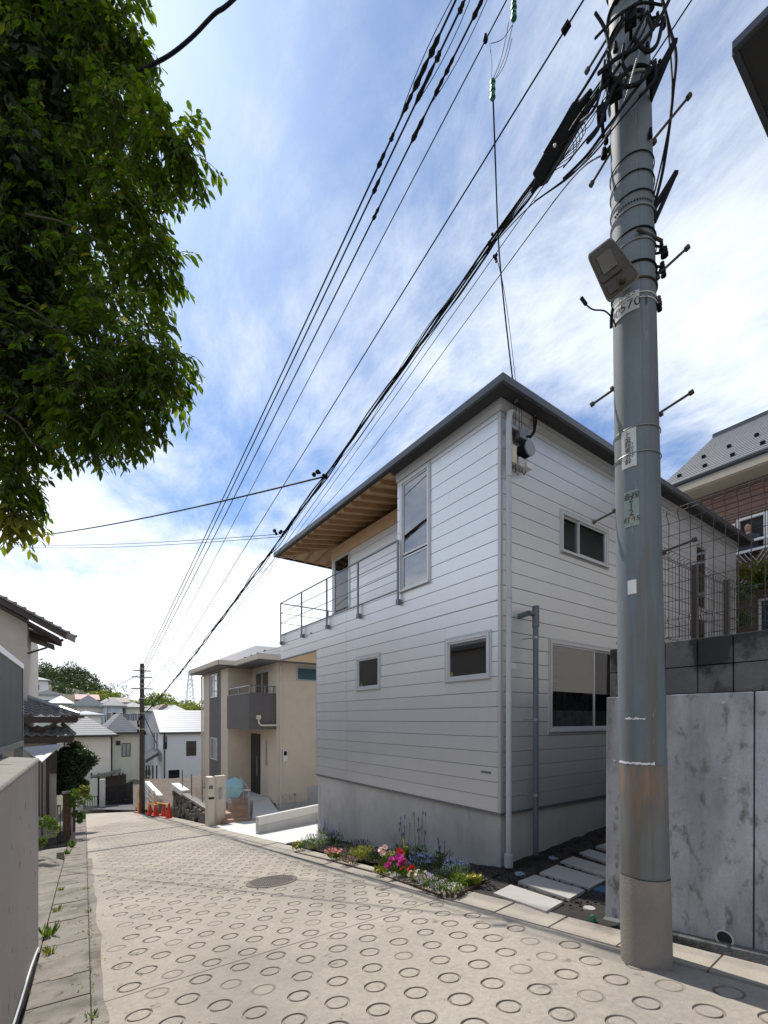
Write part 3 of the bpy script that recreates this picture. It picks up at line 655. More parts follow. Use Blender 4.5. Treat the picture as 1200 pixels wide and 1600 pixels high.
for k in range(3):
    a, b, c_, d_ = yb(833 + k * 3, 640, .04), yb(834 + k * 2, 662, .08), yb(829, 680 + k * 2, .12), yb(822, 682, .12)
    mb = MB(); pts = [a, b, lerp(b, c_, .5) + Vector((.03, 0, -.01)), c_, d_]; mb.tube(pts, .0085, 6)
    tag(mb.build('looped_cable', 'black', smooth=True), ('left', 'middle', 'right')[k] + ' black cable looping from the eave into the junction box', 'cable', 'cables looping into the junction box')
for k in range(4):
    a = yb(803 + k * 4, 625 + k, .1); b = yb(801 + k * 5, 735 + (k % 2) * 4, .05); mid = lerp(a, b, .5) + Vector((R.uniform(-.04, .04), 0, 0)); c2 = b + Vector((.08, 0, .05))
    mb = MB(); mb.tube([a, mid, b, (b + c2) / 2 + Vector((0, 0, -.04)), c2], .004, 5)
    tag(mb.build('thin_cable', 'black', smooth=True), ('leftmost', 'second', 'third', 'rightmost')[k] + ' thin dark cable from the roof corner down to the meter cluster', 'cable', 'thin cables at the meter cluster')
mb = MB(); c = yb(806, 622, .12); mb.beam(c + Vector((0, 0, .06)), c - Vector((0, 0, .05)), .05, .03); mb.tube([c, c + Vector((.0, .12, 0))], .012, 6); mb.ball(c + Vector((.05, 0, .02)), .03, 8, 6)
tag(mb.build('cable_anchor', 'steel', smooth=False), 'steel cable anchor clamp at the roof corner of the silver house', 'anchor')

# ------------------------------------------------------------------ side yard: stepping slabs, lids
sl = [((3.97, 3.50), (4.36, 3.54), (4.18, 2.73), (3.82, 2.68))]
def qpts(lst, dz=.05):
    out = []
    for a, b in lst:
        r = ray(440 + a / 2.222, 1280 + b / 2.222)
        # intersect the sloping yard
        t = 3.0
        for _ in range(40):
            p = r * t; t = t * 1.0; z = yz(p.x, p.y) + dz; t = z / r.z
            t = max(1.0, min(12, t))
        out.append(r * t)
    return out
quads = [[(735, 255), (795, 226), (978, 285), (920, 318)], [(820, 215), (880, 192), (1055, 245), (1000, 275)], [(895, 185), (955, 157), (1128, 208), (1070, 238)],
         [(967, 146), (1012, 128), (1178, 178), (1130, 200)], [(1032, 116), (1070, 103), (1215, 148), (1175, 165)], [(1090, 93), (1125, 82), (1260, 122), (1230, 137)]]
labs = ['pale stone stepping slab in full sun nearest the kerb', 'grey stepping slab second from the kerb in the dark soil path', 'third stepping slab from the kerb beside the concrete wall end',
        'fourth stepping slab along the dark soil path', 'fifth stepping slab partly hidden behind the concrete wall', 'farthest stepping slab seen at the edge of the concrete wall']
for q, lb in zip(quads, labs):
    P = qpts(q); o = MB().hexa([p - Vector((0, 0, .06)) for p in (P[0], P[3], P[2], P[1])], [p for p in (P[0], P[3], P[2], P[1])]).build('stepping_slab', 'stonepaver', bevel=.005); tag(o, lb, 'paving slab', 'stepping slabs in the side yard')
def lid(px, py, r, m, label):
    p = qpts([((px - 440) * 2.222, (py - 1280) * 2.222)], .02)[0]; mb = MB(); mb.tube([p - Vector((0, 0, .05)), p + Vector((0, 0, .0)), p + Vector((0, 0, .012))], [r, r, r * .93], 24); tag(mb.build('drain_inlet', m, smooth=True), label, 'drain')
lid(813, 1366, .07, 'bluelid', 'round blue grey drain lid in the soil near the downpipe'); lid(866, 1341, .075, 'bluelid', 'round blue grey drain lid beside the house wall, farther from the road'); lid(921, 1420, .055, 'stonepaver', 'small pale round lid near the kerb beside the wall end')
p = qpts([((945 - 440) * 2.222, (1392 - 1280) * 2.222)], .02)[0]; tag(MB().box(p + Vector((-.07, -.09, -.03)), p + Vector((.12, .09, .012))).build('water_meter_box', 'blue', bevel=.006), 'blue rectangular water meter box flush in the soil beside the concrete wall', 'meter box')
p = qpts([((926 - 440) * 2.222, (1441 - 1280) * 2.222)], .02)[0]; mb = MB(); mb.box(p + Vector((-.02, -.02, -.03)), p + Vector((.02, .02, .05))); mb.ball(p + Vector((0, 0, .05)), .018, 8, 4); tag(mb.build('marker_peg', 'green'), 'little green plastic marker peg at the foot of the wall end', 'peg')
# soil crumbs
mb = MB()
for _ in range(2600):
    x, y = R.uniform(3.95, 8.5), R.uniform(2.3, 3.95); s = R.uniform(.006, .024); p = Vector((x, y, yz(x, y) + .022)); mb.ball(p, s, 5, 3, (1, R.uniform(.6, 1.2), .7))
for _ in range(1200):
    x, y = R.uniform(3.95, 4.7), R.uniform(3.9, 9.1); s = R.uniform(.004, .014); mb.ball((x, y, gz(x, y) + .062), s, 5, 3, (1, 1, .7))
o = mb.build('soil_crumbs', 'soil', kind='stuff'); tag(o, 'dark crumbly soil clods over the side yard and flower bed', 'soil')

# ------------------------------------------------------------------ retaining wall, blocks, mesh fence (right)
XW = 3.905; YW = 2.135; ZW = .195; ZK = .62
rw = empty('retaining_wall', (XW, YW, gz(0, YW)), 'tall weathered grey concrete retaining wall at the right, behind the utility pole', 'wall')
def wallpanel(y0_, y1_, name='wall_panel'):
    mb = MB(); n = 1
    lo = [(XW + .0, y0_, gz(0, y0_) - .1), (XW + .25, y0_, gz(0, y0_) - .1), (XW + .25, y1_, gz(0, y1_) - .1), (XW, y1_, gz(0, y1_) - .1)]
    hi = [(XW + .02, y0_, ZW), (XW + .25, y0_, ZW), (XW + .25, y1_, ZW), (XW + .02, y1_, ZW)]
    mb.hexa(lo, hi); return mb.build(name, 'retain', rw, bevel=.006)
wallpanel(1.09, YW); wallpanel(-.3, 1.08); wallpanel(-2.0, -.31); wallpanel(-4, -2.01)
mb = MB(); mb.box((XW + .26, YW - .22, gz(0, YW) - .2), (14, YW, ZW)); mb.build('return_wall', 'retain', rw, bevel=.006)
p = onX(1132, 1466, XW); mb = MB()
n = 24; vs = []
for d, r in ((-.006, .062), (-.010, .050), (-.004, .047), (.05, .045)):
    for i in range(n): a = 2 * math.pi * i / n; vs.append((XW + d, p.y + r * math.cos(a), p.z + r * math.sin(a)))
mb.add(vs, [(k * n + i, k * n + (i + 1) % n, (k + 1) * n + (i + 1) % n, (k + 1) * n + i) for k in range(3) for i in range(n)]); mb.build('weep_hole_rim', 'conc', rw, smooth=True)
mb = MB(); mb.tube([(XW - .003, p.y, p.z), (XW + .05, p.y, p.z)], .046, 24); mb.build('weep_hole', 'dark', rw)
for px, py in ((1130, 1098), (1132, 1216), (1131, 1450), (960, 1190), (1160, 1340)):
    p = onX(px, py, XW + .01); MB().tube([(XW - .001, p.y, p.z), (XW + .03, p.y, p.z)], .011, 10).build('form_tie_plug', 'conc', rw)
# concrete foot of the wall
mb = MB(); mb.hexa([(XW - .06, -4, gz(0, -4) - .1), (XW - .002, -4, gz(0, -4) - .1), (XW - .002, YW, gz(0, YW) - .1), (XW - .06, YW, gz(0, YW) - .1)], [(XW - .02, -4, gz(0, -4) + .07), (XW - .002, -4, gz(0, -4) + .09), (XW - .002, YW, gz(0, YW) + .05), (XW - .04, YW, gz(0, YW) + .03)]); mb.build('wall_foot', 'block', rw)
bw = empty('block_wall', (XW, YW, ZW), 'two courses of black stained concrete blocks on top of the retaining wall', 'wall')
hb = (ZK - ZW) / 2
for c_ in range(2):
    y = YW - .02 - 0; k = 0
    while y > -3.2:
        z0 = ZW + c_ * hb; j = R.uniform(0, .006); o = MB().box((XW + .03 + j, y - .222, z0 + .003), (XW + .16, y - .004, z0 + hb - .003)).build('concrete_block', 'block', bw, bevel=.006); y -= .226
    x = XW + .17
    while x < 12:
        z0 = ZW + c_ * hb; MB().box((x, YW - .15, z0 + .003), (x + .39, YW - .03, z0 + hb - .003)).build('concrete_block', 'block', bw); x += .394
raised = MB(); raised.box((XW + .17, -60, ZW - .3), (40, YW - .16, ZW + .12)); struct(raised, 'raised_garden', 'soil2')
fence = empty('mesh_fence', (XW + .09, YW - .09, ZK), 'dark brown wire mesh fence with bent top edge standing on the block wall', 'fence')
M['fwire'] = mat('dark fence wire', (.05, .04, .036), .5, .2)
FX, FY, FT = XW + .095, YW - .09, 1.69
def vwire(x, y, dx, dy, parent=fence, z0=ZK + .03, z1=FT):
    mb = MB(); pts = [(x, y, z0), (x, y, z0 + .12), (x + dx * .03, y + dy * .03, z0 + .15), (x, y, z0 + .18), (x, y, z1 - .11), (x + dx * .045, y + dy * .045, z1 - .05), (x + dx * .045, y + dy * .045, z1 - .02), (x, y, z1)]
    mb.tube(pts, .0028, 5); return mb.build('wire', 'fwire', parent)
y = FY
k = 0
while y > -1.2: vwire(FX, y, -1, 0); y -= .077
x = FX
while x < 7.6: vwire(x, FY, 0, 1); x += .077
for z, d in ((ZK + .04, 0), (ZK + .12, 0), (ZK + .18, 0), (ZK + .33, 0), (ZK + .47, 0), (ZK + .60, 0), (ZK + .73, 0), (ZK + .86, 0), (FT - .11, 0), (FT - .05, .045), (FT, 0)):
    MB().tube([(FX - d, FY, z), (FX - d, -3.2, z)], .0026, 5).build('horizontal_wire', 'fwire', fence); MB().tube([(FX, FY + d, z), (9, FY + d, z)], .0026, 5).build('horizontal_wire', 'fwire', fence)
MB().box((FX - .02 + .03, FY - .05, ZK), (FX + .05, FY - .01, FT - .02)).build('fence_post', 'fwire', fence)
for px in (1085, 1135):
    p = onY(px, 1000, FY - .03); MB().box((p.x - .03, FY - .06, ZK - .1), (p.x + .03, FY - .01, FT - .06)).build('fence_post', 'fwire', fence)
for z in (ZK + .05, FT - .02): MB().ball((FX + .0, FY + .02, z), .022, 8, 6).build('corner_fitting', 'fwire', fence)

# ------------------------------------------------------------------ utility pole (foreground)
PB = Vector((3.372, 1.546, 0)); lean = Vector((-C, S, 0)) * (.127 / 6.8)
def axis(z): return Vector((PB.x, PB.y, z)) + lean * (z + 1.7)
def prad(z): return .157 - (.031 / 6.8) * (z + 1.7)
view = Vector((PB.x, PB.y, 0)).normalized(); rt = Vector((view.y, -view.x, 0)); n0 = -view
def pz(py): return (HY - py) / F * 3.21
def psurf(phi, z, off=0.0): return axis(z) + (n0 * math.cos(phi) + rt * math.sin(phi)) * (prad(z) + off)
def pphi(px, z):
    a = axis(z); d = a.x * S + a.y * C; c = 600 + F * (a.x * C - a.y * S) / d; hw = 1.14 * F * prad(z) / d; return math.asin(max(-1, min(1, (px - c) / hw)))
pole = empty('utility_pole', (PB.x, PB.y, gz(0, PB.y)), 'tall grey steel clad utility pole in the right foreground, rusty near its foot', 'utility pole')
def pseg(name, z0, z1, m, off=0, n=10, parent=pole, cap=False):
    mb = MB(); zs = [lerp(z0, z1, i / n) for i in range(n + 1)]; mb.tube([axis(z) for z in zs], [prad(z) + off for z in zs], 40, True); return mb.build(name, m, parent, smooth=True)
zc = pz(1366)
pseg('concrete_base', -1.95, zc, 'pole_c', .004)
pseg('steel_cladding', zc + .002, pz(1194), 'rust', .0); 
pseg('pole_shaft', pz(1194) + .001, 9.6, 'pole', .0, 20)
for py, m, h_, off in ((1366, 'dark', .006, .006), (1192, 'white', .012, .001), (1124, 'white', .006, .001)):
    z = pz(py); mb = MB(); a0, a1 = (-1.35, 1.35) if m == 'dark' else ((-1.3, .5) if py == 1192 else (-.75, .15))
    nn = 24; vs = []
    for i in range(nn + 1):
        ph = lerp(a0, a1, i / nn); wob = noise.noise((i * .6, py, 0)) * (.01 if m == 'white' else 0)
        vs += [psurf(ph, z + wob, off), psurf(ph, z + h_ + wob + abs(noise.noise((i * .9, 2, py))) * (.02 if m == 'white' else 0), off)]
    mb.add(vs, [(2 * i, 2 * i + 2, 2 * i + 3, 2 * i + 1) for i in range(nn)]); mb.build('seam_band' if m == 'dark' else 'cement_smear', m, pole, smooth=True)
# vertical seam of the cladding
mb = MB(); vs = []; zs = [lerp(zc, 5.2, i / 30) for i in range(31)]
for z in zs: vs += [psurf(.32, z, .0012), psurf(.345, z, .0012)]
mb.add(vs, [(2 * i, 2 * i + 1, 2 * i + 3, 2 * i + 2) for i in range(30)]); mb.build('cladding_seam', 'pipe_dark', pole)
def band(z0, z1ex, r=.008, m='steel', a0=-math.pi, a1=math.pi, off=.006, name='band'):
    mb = MB(); pts = []
    for i in range(41):
        ph = lerp(a0, a1, i / 40); pts.append(psurf(ph, z0 + z1ex * math.sin(ph), off))
    mb.tube(pts, r, 6, True); return mb.build(name, m, pole, smooth=True)
for py, ex, r, m in ((330, 0, .004, 'black'), (272, 0, .004, 'black'), (352, 0, .005, 'steel'), (403, 0, .004, 'steel'), (436, 0, .006, 'black'), (462, 0, .006, 'bolt'), (386, 0, .005, 'black'), (492, 0, .003, 'white'), (484, 0, .003, 'white'),
                     (683, 0, .0035, 'steel'), (722, 0, .0035, 'steel'), (145, 0, .012, 'black'), (152, 0, .010, 'steel'), (62, 0, .012, 'black'), (70, 0, .012, 'bolt'), (20, 0, .012, 'black'), (-30, 0, .012, 'black'), (300, 0, .004, 'black')):
    band(pz(py), ex, r, m)
# perforated strap
mb = MB(); z = pz(344)
for i in range(16):
    ph = lerp(-.9, 1.0, i / 15); p = psurf(ph, z, .002); mb.ball(p, .0065, 6, 4)
mb.build('strap_holes', 'dark', pole)
# step bolts
def stepbolt(px0, py0, px1, py1):
    z = pz(py0); ph = pphi(px0, z); a = psurf(math.copysign(1.5, ph), z); 
    d = 3.21; right = 1 if px1 > px0 else -1
    ln = abs(px1 - px0) / F * d * 1.12; b = a + rt * right * ln * .92 - view * .22 * 0 + Vector((0, 0, (py0 - py1) / F * d)) 
    m_ = MB(); m_.tube([a - rt * right * .03, b], .0085, 8); m_.tube([b - (b - a).normalized() * .016, b + (b - a).normalized() * .008], .017, 8); m_.tube([a, a + (b - a).normalized() * .02], .018, 6)
    m_.build('step_bolt', 'bolt', pole, smooth=True)
for q in ((958, 78, 927, 70 + 0), (958, 30, 927, 71), (952, 215, 925, 257), (1013, 245, 1058, 204), (1023, 452, 1062, 425), (963, 596, 932, 612), (1030, 660, 1070, 640), (965, 790, 934, 803), (1035, 871, 1075, 858)):
    if q[0] == 958 and q[1] == 78: continue
    stepbolt(*q)
# wedge shaped arm brackets on the right side
for (px0, py0, px1, py1, py2) in ((1016, 160, 1046, 108, 176), (1019, 350, 1046, 304, 366)):
    zt, z0, z2 = pz(py1), pz(py0 - 5), pz(py2); a = psurf(1.45, z0, 0); b = axis(zt) + rt * (prad(zt) + (px1 - px0) / F * 3.21 + .01); c_ = psurf(1.45, z2, 0)
    m_ = MB(); m_.beam(a, b, .025, .028); m_.beam(c_, b, .025, .022); m_.beam(a, c_, .03, .02); m_.build('arm_bracket', 'black', pole)
# insulators, clamps and other hardware high on the pole
hw = [(1008, 20), (1015, 62), (1021, 56), (1028, 70), (1008, 118), (1018, 125), (1024, 130), (966, 92), (975, 60), (968, 20), (972, 148), (955, 85), (945, 140), (951, 195), (948, 215), (1012, 30), (1040, 10), (1046, 14), (1000, 70), (990, 26), (1028, 436), (1030, 445), (1027, 405), (1031, 415), (1023, 486), (1025, 494), (1013, 208 + 38)]
for px, py in hw:
    z = pz(py); a = axis(z); cpx = 600 + F * (a.x * C - a.y * S) / (a.x * S + a.y * C); off = (px - cpx) / F * 3.21
    ph = max(-1.45, min(1.45, off / prad(z))); p = psurf(ph, z, .015) if abs(off) < prad(z) else a + rt * off
    m_ = MB(); s = R.uniform(.014, .026)
    for k in range(3): m_.tube([p + Vector((0, 0, k * .022 - .03)), p + Vector((0, 0, k * .022 - .015))], s * (1 - .15 * k), 8)
    m_.tube([p, psurf(ph, z, -.01)], .008, 6); m_.build('clamp', R.choice(['black', 'bolt', 'black']), pole, smooth=True)
for px0, py0, px1, py1 in ((1000, 28, 975, 36), (995, 395, 1028, 397), (985, 30, 1005, 26)):
    z0, z1 = pz(py0), pz(py1); m_ = MB(); m_.tube([psurf(pphi(px0, z0), z0, .03), psurf(pphi(px1, z1), z1, .04)], .011, 8); m_.build('bracket_bolt', 'bolt', pole)
# plates with writing
def curved(px0, px1, py0, py1, off, m, name, tilt=0.0):
    z1, z0 = pz(py0), pz(py1); mb = MB(); n = 10; vs = []
    f0, f1 = pphi(px0, (z0 + z1) / 2), pphi(px1, (z0 + z1) / 2)
    for i in range(n + 1):
        ph = lerp(f0, f1, i / n); vs += [psurf(ph, z0, off), psurf(ph, z1, off), psurf(ph, z1, off - .003), psurf(ph, z0, off - .003)]
    fs = []
    for i in range(n):
        for k in range(4): fs.append((4 * i + k, 4 * i + 4 + k, 4 * i + 4 + (k + 1) % 4, 4 * i + (k + 1) % 4))
    fs += [(0, 1, 2, 3), (4 * n + 3, 4 * n + 2, 4 * n + 1, 4 * n)]
    mb.add(vs, [tuple(reversed(f)) for f in fs]); return mb.build(name, m, pole), f0, f1, z0, z1
def ptext(txt, phc, z, size, off, m, parent, name='lettering', line=.8):
    cu = bpy.data.curves.new('t', 'FONT'); cu.body = txt; cu.size = size; cu.align_x = 'CENTER'; cu.align_y = 'CENTER'; cu.space_line = line; cu.resolution_u = 2
    to = bpy.data.objects.new('t', cu); sc.collection.objects.link(to); dg = bpy.context.evaluated_depsgraph_get(); dg.update()
    me = bpy.data.meshes.new_from_object(to.evaluated_get(dg)); bpy.data.objects.remove(to)
    if len(me.vertices) == 0: return None
    mb = MB(); vs = []
    for v in me.vertices:
        ph = phc + v.co.x / prad(z); vs.append(psurf(ph, z + v.co.y, off))
    mb.add(vs, [tuple(p.vertices) for p in me.polygons]); bpy.data.meshes.remove(me); return mb.build(name, m, parent)
pl, f0, f1, z0, z1 = curved(960, 999, 480, 508, .006, 'plate', 'pole_number_plate')
ptext('/00570 I', (f0 + f1) / 2 + .05, (z0 + z1) / 2 - .015, .085, .008, 'paintblack', pl)
ptext('30 12 7', (f0 + f1) / 2 + .12, (z0 + z1) / 2 + .045, .035, .008, 'paintblack', pl)
pl, f0, f1, z0, z1 = curved(973, 995, 684, 742, .005, 'plate', 'route_plate')
ptext('ト\n金\n程\n東\n谷\n幹', (f0 + f1) / 2 - .02, (z0 + z1) / 2, .042, .007, 'paintblack', pl, line=.9)
ptext('1\n0\n2\n7', (f0 + f1) / 2 + .17, (z0 + z1) / 2 - .02, .03, .007, 'paintblack', pl, line=.9)
pl, f0, f1, z0, z1 = curved(977, 999, 778, 832, .005, 'plate2', 'district_plate')
ptext('金程', (f0 + f1) / 2, z1 - .04, .05, .007, 'paintblack', pl)
ptext('2\n1\n2', (f0 + f1) / 2 + .0, (z0 + z1) / 2 + .015, .062, .007, 'paintblack', pl, line=.75)
ptext('町 15', (f0 + f1) / 2, z0 + .045, .045, .007, 'paintblack', pl)
curved(982, 995, 913, 934, .003, 'white', 'blank_sticker')
# riser cables on the right side of the pole
def cab(pts, r, label, group=None, m='black', name='cable', n=6, sub=True, cat='cable'):
    pts = [Vector(p) for p in pts]
    if sub and len(pts) > 2:      # Catmull-Rom
        out = []
        for i in range(len(pts) - 1):
            p0, p1, p2, p3 = pts[max(i - 1, 0)], pts[i], pts[i + 1], pts[min(i + 2, len(pts) - 1)]
            for k in range(6):
                t = k / 6; out.append(.5 * ((2 * p1) + (p2 - p0) * t + (2 * p0 - 5 * p1 + 4 * p2 - p3) * t * t + (3 * p1 - p0 - 3 * p2 + p3) * t ** 3))
        out.append(pts[-1]); pts = out
    o = MB().tube(pts, r, n).build(name, m, smooth=True); return tag(o, label, cat, group)
T = 3.22
cab([atT(x, y, T) for x, y in ((1030, -20), (1045, 40), (1056, 85), (1052, 140), (1045, 205), (1035, 270), (1022, 322))], .0105, 'thick black riser cable bowed out at the right of the utility pole')
cab([atT(x, y, T) for x, y in ((1042, 30), (1048, 90), (1050, 150), (1040, 225), (1018, 320))], .006, 'thin dark riser cable beside the bowed thick one at the pole')
cab([atT(x, y, T - .2) for x, y in ((1012, -10), (1003, 60), (990, 110), (975, 160), (960, 190), (945, 215))], .0055, 'pale grey cable slanting down across the front of the pole top', m='steel')
tl = iter(('outermost black cable crossing the top of the pole', 'second tangled black cable across the pole top', 'black cable slanting over the middle of the pole top', 'lowest black cable leaving the pole above the splice case', 'black cable running down the left flank of the pole top', 'short black cable hugging the left edge of the pole', 'black cable dropping behind the splice case boot'))
for q in (((1015, -15), (975, 30), (950, 75), (930, 110), (905, 150), (880, 190), (850, 240)), ((1020, 0), (1005, 50), (970, 100), (945, 135), (918, 165), (895, 195)), ((1010, 20), (980, 80), (955, 120), (935, 145), (912, 172), (890, 205)),
          ((1010, 140), (980, 175), (955, 205), (935, 232), (905, 262), (870, 290), (835, 315)), ((1016, 110), (985, 150), (960, 185), (945, 205), (915, 245), (880, 280)), ((945, 95), (940, 130), (935, 155), (925, 175), (908, 190)), ((952, 120), (948, 150), (938, 190), (910, 225), (880, 262))):
    cab([atT(x, y, T - .24 + .5 * max(0, i - 3) / 4) for i, (x, y) in enumerate(q)], R.choice([.005, .007, .009]), next(tl), 'tangled cables at the pole top')
tl = iter(('upper fine wire loop between pole and splice case', 'lower fine wire loop between pole and splice case', 'fine wire running down the left edge of the pole top', 'longest fine wire sagging under the splice case'))
for q in (((940, 130), (935, 155), (925, 168), (905, 175)), ((935, 160), (930, 180), (920, 198), (907, 207)), ((950, 70), (944, 100), (948, 130), (940, 160)), ((932, 165), (915, 190), (890, 215), (868, 235))):
    cab([atT(x, y, T - .26) for x, y in q], .0025, next(tl), 'fine wires at the pole top')
tl = iter(('black cable arching in front of the pole at the very top', 'black cable crossing under the topmost clamp band', 'black jumper sagging across the pole just below the top band', 'black jumper twisting round the right flank of the pole top', 'black jumper looping left of the pole at the top edge', 'black tail hanging between the two upper clamp bands', 'short black jumper beside the upper right arm bracket', 'black cable passing steeply behind the lamp arm bracket'))
for q in (((930, 60), (965, 25), (1000, 5), (1035, 8)), ((935, 115), (965, 90), (1000, 70), (1030, 30), (1050, -10)), ((955, 118), (975, 135), (1000, 128), (1020, 105)), ((990, 60), (1010, 80), (1026, 70), (1034, 40)),
          ((930, 20), (945, 45), (952, 80), (948, 110)), ((975, 70), (972, 95), (980, 120), (970, 145)), ((1000, 150), (1015, 135), (1024, 120), (1022, 95)), ((985, 105), (960, 135), (948, 165), (935, 200), (918, 222))):
    cab([atT(x, y, T - .26) for x, y in q], R.choice([.008, .010, .012]), next(tl), 'tangled cables at the pole top')
for px, py, s_, lb in ((962, 140, .05, 'black terminal block on the left front of the pole top'), (985, 28, .045, 'black clamp block near the top edge of the pole'), (1018, 120, .04, 'black clamp block on the right flank of the pole top'), (940, 178, .035, 'small black block left of the pole above the splice case'), (948, 120, .04, 'small black block at the left edge of the pole top')):
    c_ = atT(px, py, T - .22); mb = MB(); mb.obox(c_, rt * s_ * .8, view * .03, Vector((0, 0, s_))); mb.tube([c_ - Vector((0, 0, s_ * 1.5)), c_ + Vector((0, 0, s_ * 1.5))], .012, 6); mb.tube([c_, c_ + view * .14], .012, 6); tag(mb.build('terminal_block', 'black', bevel=.004), lb, 'terminal block')
# street lamp
lampc = atT(957, 420, 2.93); lamp = empty('street_lamp', lampc, 'square dusty glass street lamp tilted out from the utility pole', 'street lamp')
ax = (atT(979, 376 + 10, 2.93) - atT(935, 372 + 100 - 100 + 14, 2.93))
P4 = [atT(918, 400, 3.02), atT(955, 371, 3.02), atT(1001, 432, 2.90), atT(951, 474, 2.86)]
cen = sum(P4, Vector()) / 4; P4 = [cen + (p - cen) * 1.04 for p in P4]; nrm = (P4[1] - P4[0]).cross(P4[3] - P4[0]).normalized()
nrm = (-cen).normalized()
def rq(P, k, rad=.28, n=6):
    c_ = sum(P, Vector()) / 4; Q = [c_ + (p - c_) * k for p in P]; out = []
    for i in range(4):
        p, a, b = Q[i], Q[i - 1], Q[(i + 1) % 4]; p0 = lerp(p, a, rad * .5); p2 = lerp(p, b, rad * .5)
        for j in range(n + 1): t = j / n; out.append(p0 * (1 - t) ** 2 + p * 2 * t * (1 - t) + p2 * t * t)
    return out
def loft(mb, rings, capA=True, capB=True):
    k = len(rings[0]); base = len(mb.v)
    for r_ in rings:
        for p in r_: mb.v.append(tuple(p))
    for i in range(len(rings) - 1):
        for j in range(k): a, b = base + i * k + j, base + i * k + (j + 1) % k; mb.f.append((a, b, b + k, a + k)); mb.m.append(mb.cur)
    if capA: mb.f.append(tuple(base + j for j in reversed(range(k)))); mb.m.append(mb.cur)
    if capB: mb.f.append(tuple(base + (len(rings) - 1) * k + j for j in range(k))); mb.m.append(mb.cur)
mb = MB(); loft(mb, [[p + nrm * .006 for p in rq(P4, .90)], [p + nrm * .012 for p in rq(P4, .93)], [p + nrm * .008 for p in rq(P4, 1.0)], [p - nrm * .03 for p in rq(P4, 1.0)], [p - nrm * .09 for p in rq(P4, .85)], [p - nrm * .12 for p in rq(P4, .6)]], False, True); mb.build('housing', 'lamphouse', lamp, smooth=True)
mb = MB(); loft(mb, [[p - nrm * .01 for p in rq(P4, .91)], [p + nrm * .010 for p in rq(P4, .90)], [p + nrm * .022 for p in rq(P4, .84)], [p + nrm * .026 for p in rq(P4, .6)]], False, True); mb.build('lens', 'lampglass', lamp, smooth=True)
e1, e2 = (P4[1] - P4[0]), (P4[3] - P4[0])
mb = MB(); 
mb.obox(P4[0] + e1 * .52 + e2 * .34 + nrm * .026, e1 * .27, e2 * .17, nrm * .004); mb.build('reflector_plate', 'lamphouse', lamp, bevel=.003)
mb = MB(); a = P4[0] + e1 * .12 + e2 * .62 + nrm * .027; mb.beam(a, a + e1 * .76, .012, .01); mb.obox(P4[0] + e1 * .35 + e2 * .78 + nrm * .025, e1 * .18, e2 * .09, nrm * .004); mb.ball(P4[0] + e1 * .74 + e2 * .80 + nrm * .03, .022, 10, 6); mb.build('lamp_gear', 'lampglass', lamp)
mb = MB(); mb.tube([cen - nrm * .05 + e2 * .35, psurf(-.5, pz(462), .0)], .022, 10); mb.obox(psurf(-.4, pz(455), .02), rt * .05, n0 * .015, Vector((0, 0, .07))); mb.build('mounting_arm', 'plate', lamp)
cab([atT(x, y, 2.95) for x, y in ((910, 467), (918, 478), (928, 484), (945, 486), (957, 498), (962, 510))], .0045, 'thin black lamp lead looping left of the pole number plate')
cab([atT(x, y, 2.95) for x, y in ((908, 465), (916, 476))], .011, 'short black connector at the free end of the lamp lead', name='connector', cat='connector', sub=False)
cab([atT(x, y, 2.98) for x, y in ((957, 483), (955, 498), (955, 512))], .010, 'black plug hanging beside the pole number plate', name='plug', cat='plug', sub=False)

# ------------------------------------------------------------------ far utility pole and overhead lines
fb = gpt(222, 1271); fp = empty('utility_pole', fb, 'dark slender utility pole beside the traffic cones at the foot of the street', 'utility pole')
ft = fb.length if False else (fb.x * S + fb.y * C)
def fz(py): return (HY - py) / F * ft
ftop = fz(1037); M['poledark'] = mat('dark pole', (.055, .045, .04), .8, 0, .1, 2)
MB().tube([fb - Vector((0, 0, .3)), Vector((fb.x, fb.y, ftop))], [.15, .11], 16).build('pole_shaft', 'poledark', fp, smooth=True)
for py in (1046, 1055, 1061, 1070, 1076, 1092, 1115, 1140): MB().tube([(fb.x, fb.y, fz(py)), (fb.x, fb.y, fz(py) + .06)], .14, 12).build('band', 'steel', fp)
for py, ln in ((1048, .45), (1058, .5), (1076, .55)): MB().beam((fb.x - ln, fb.y, fz(py)), (fb.x + ln, fb.y, fz(py)), .07, .07).build('crossarm', 'steel', fp)
for k in range(14):
    py = R.uniform(1120, 1150); mb = MB(); p = Vector((fb.x + R.uniform(-.25, .25), fb.y + R.uniform(-.2, .2), fz(py))); mb.tube([p, p + Vector((0, 0, .18))], .05, 8)
    if k < 6: mb.build('clamp', 'black', fp)
def Yn(px, py, Y=1.6): return onY(px, py, Y)
def farp(px, py): return atT(px, py, ft - .05)
def sagline(a, b, sag, n=28):
    return [lerp(a, b, i / n) - Vector((0, 0, sag * 4 * (i / n) * (1 - i / n))) for i in range(n + 1)]
def ext(p, q, y):  # extend an image line from p through q to row y
    return (p[0] + (q[0] - p[0]) * (y - p[1]) / (q[1] - p[1]), y)
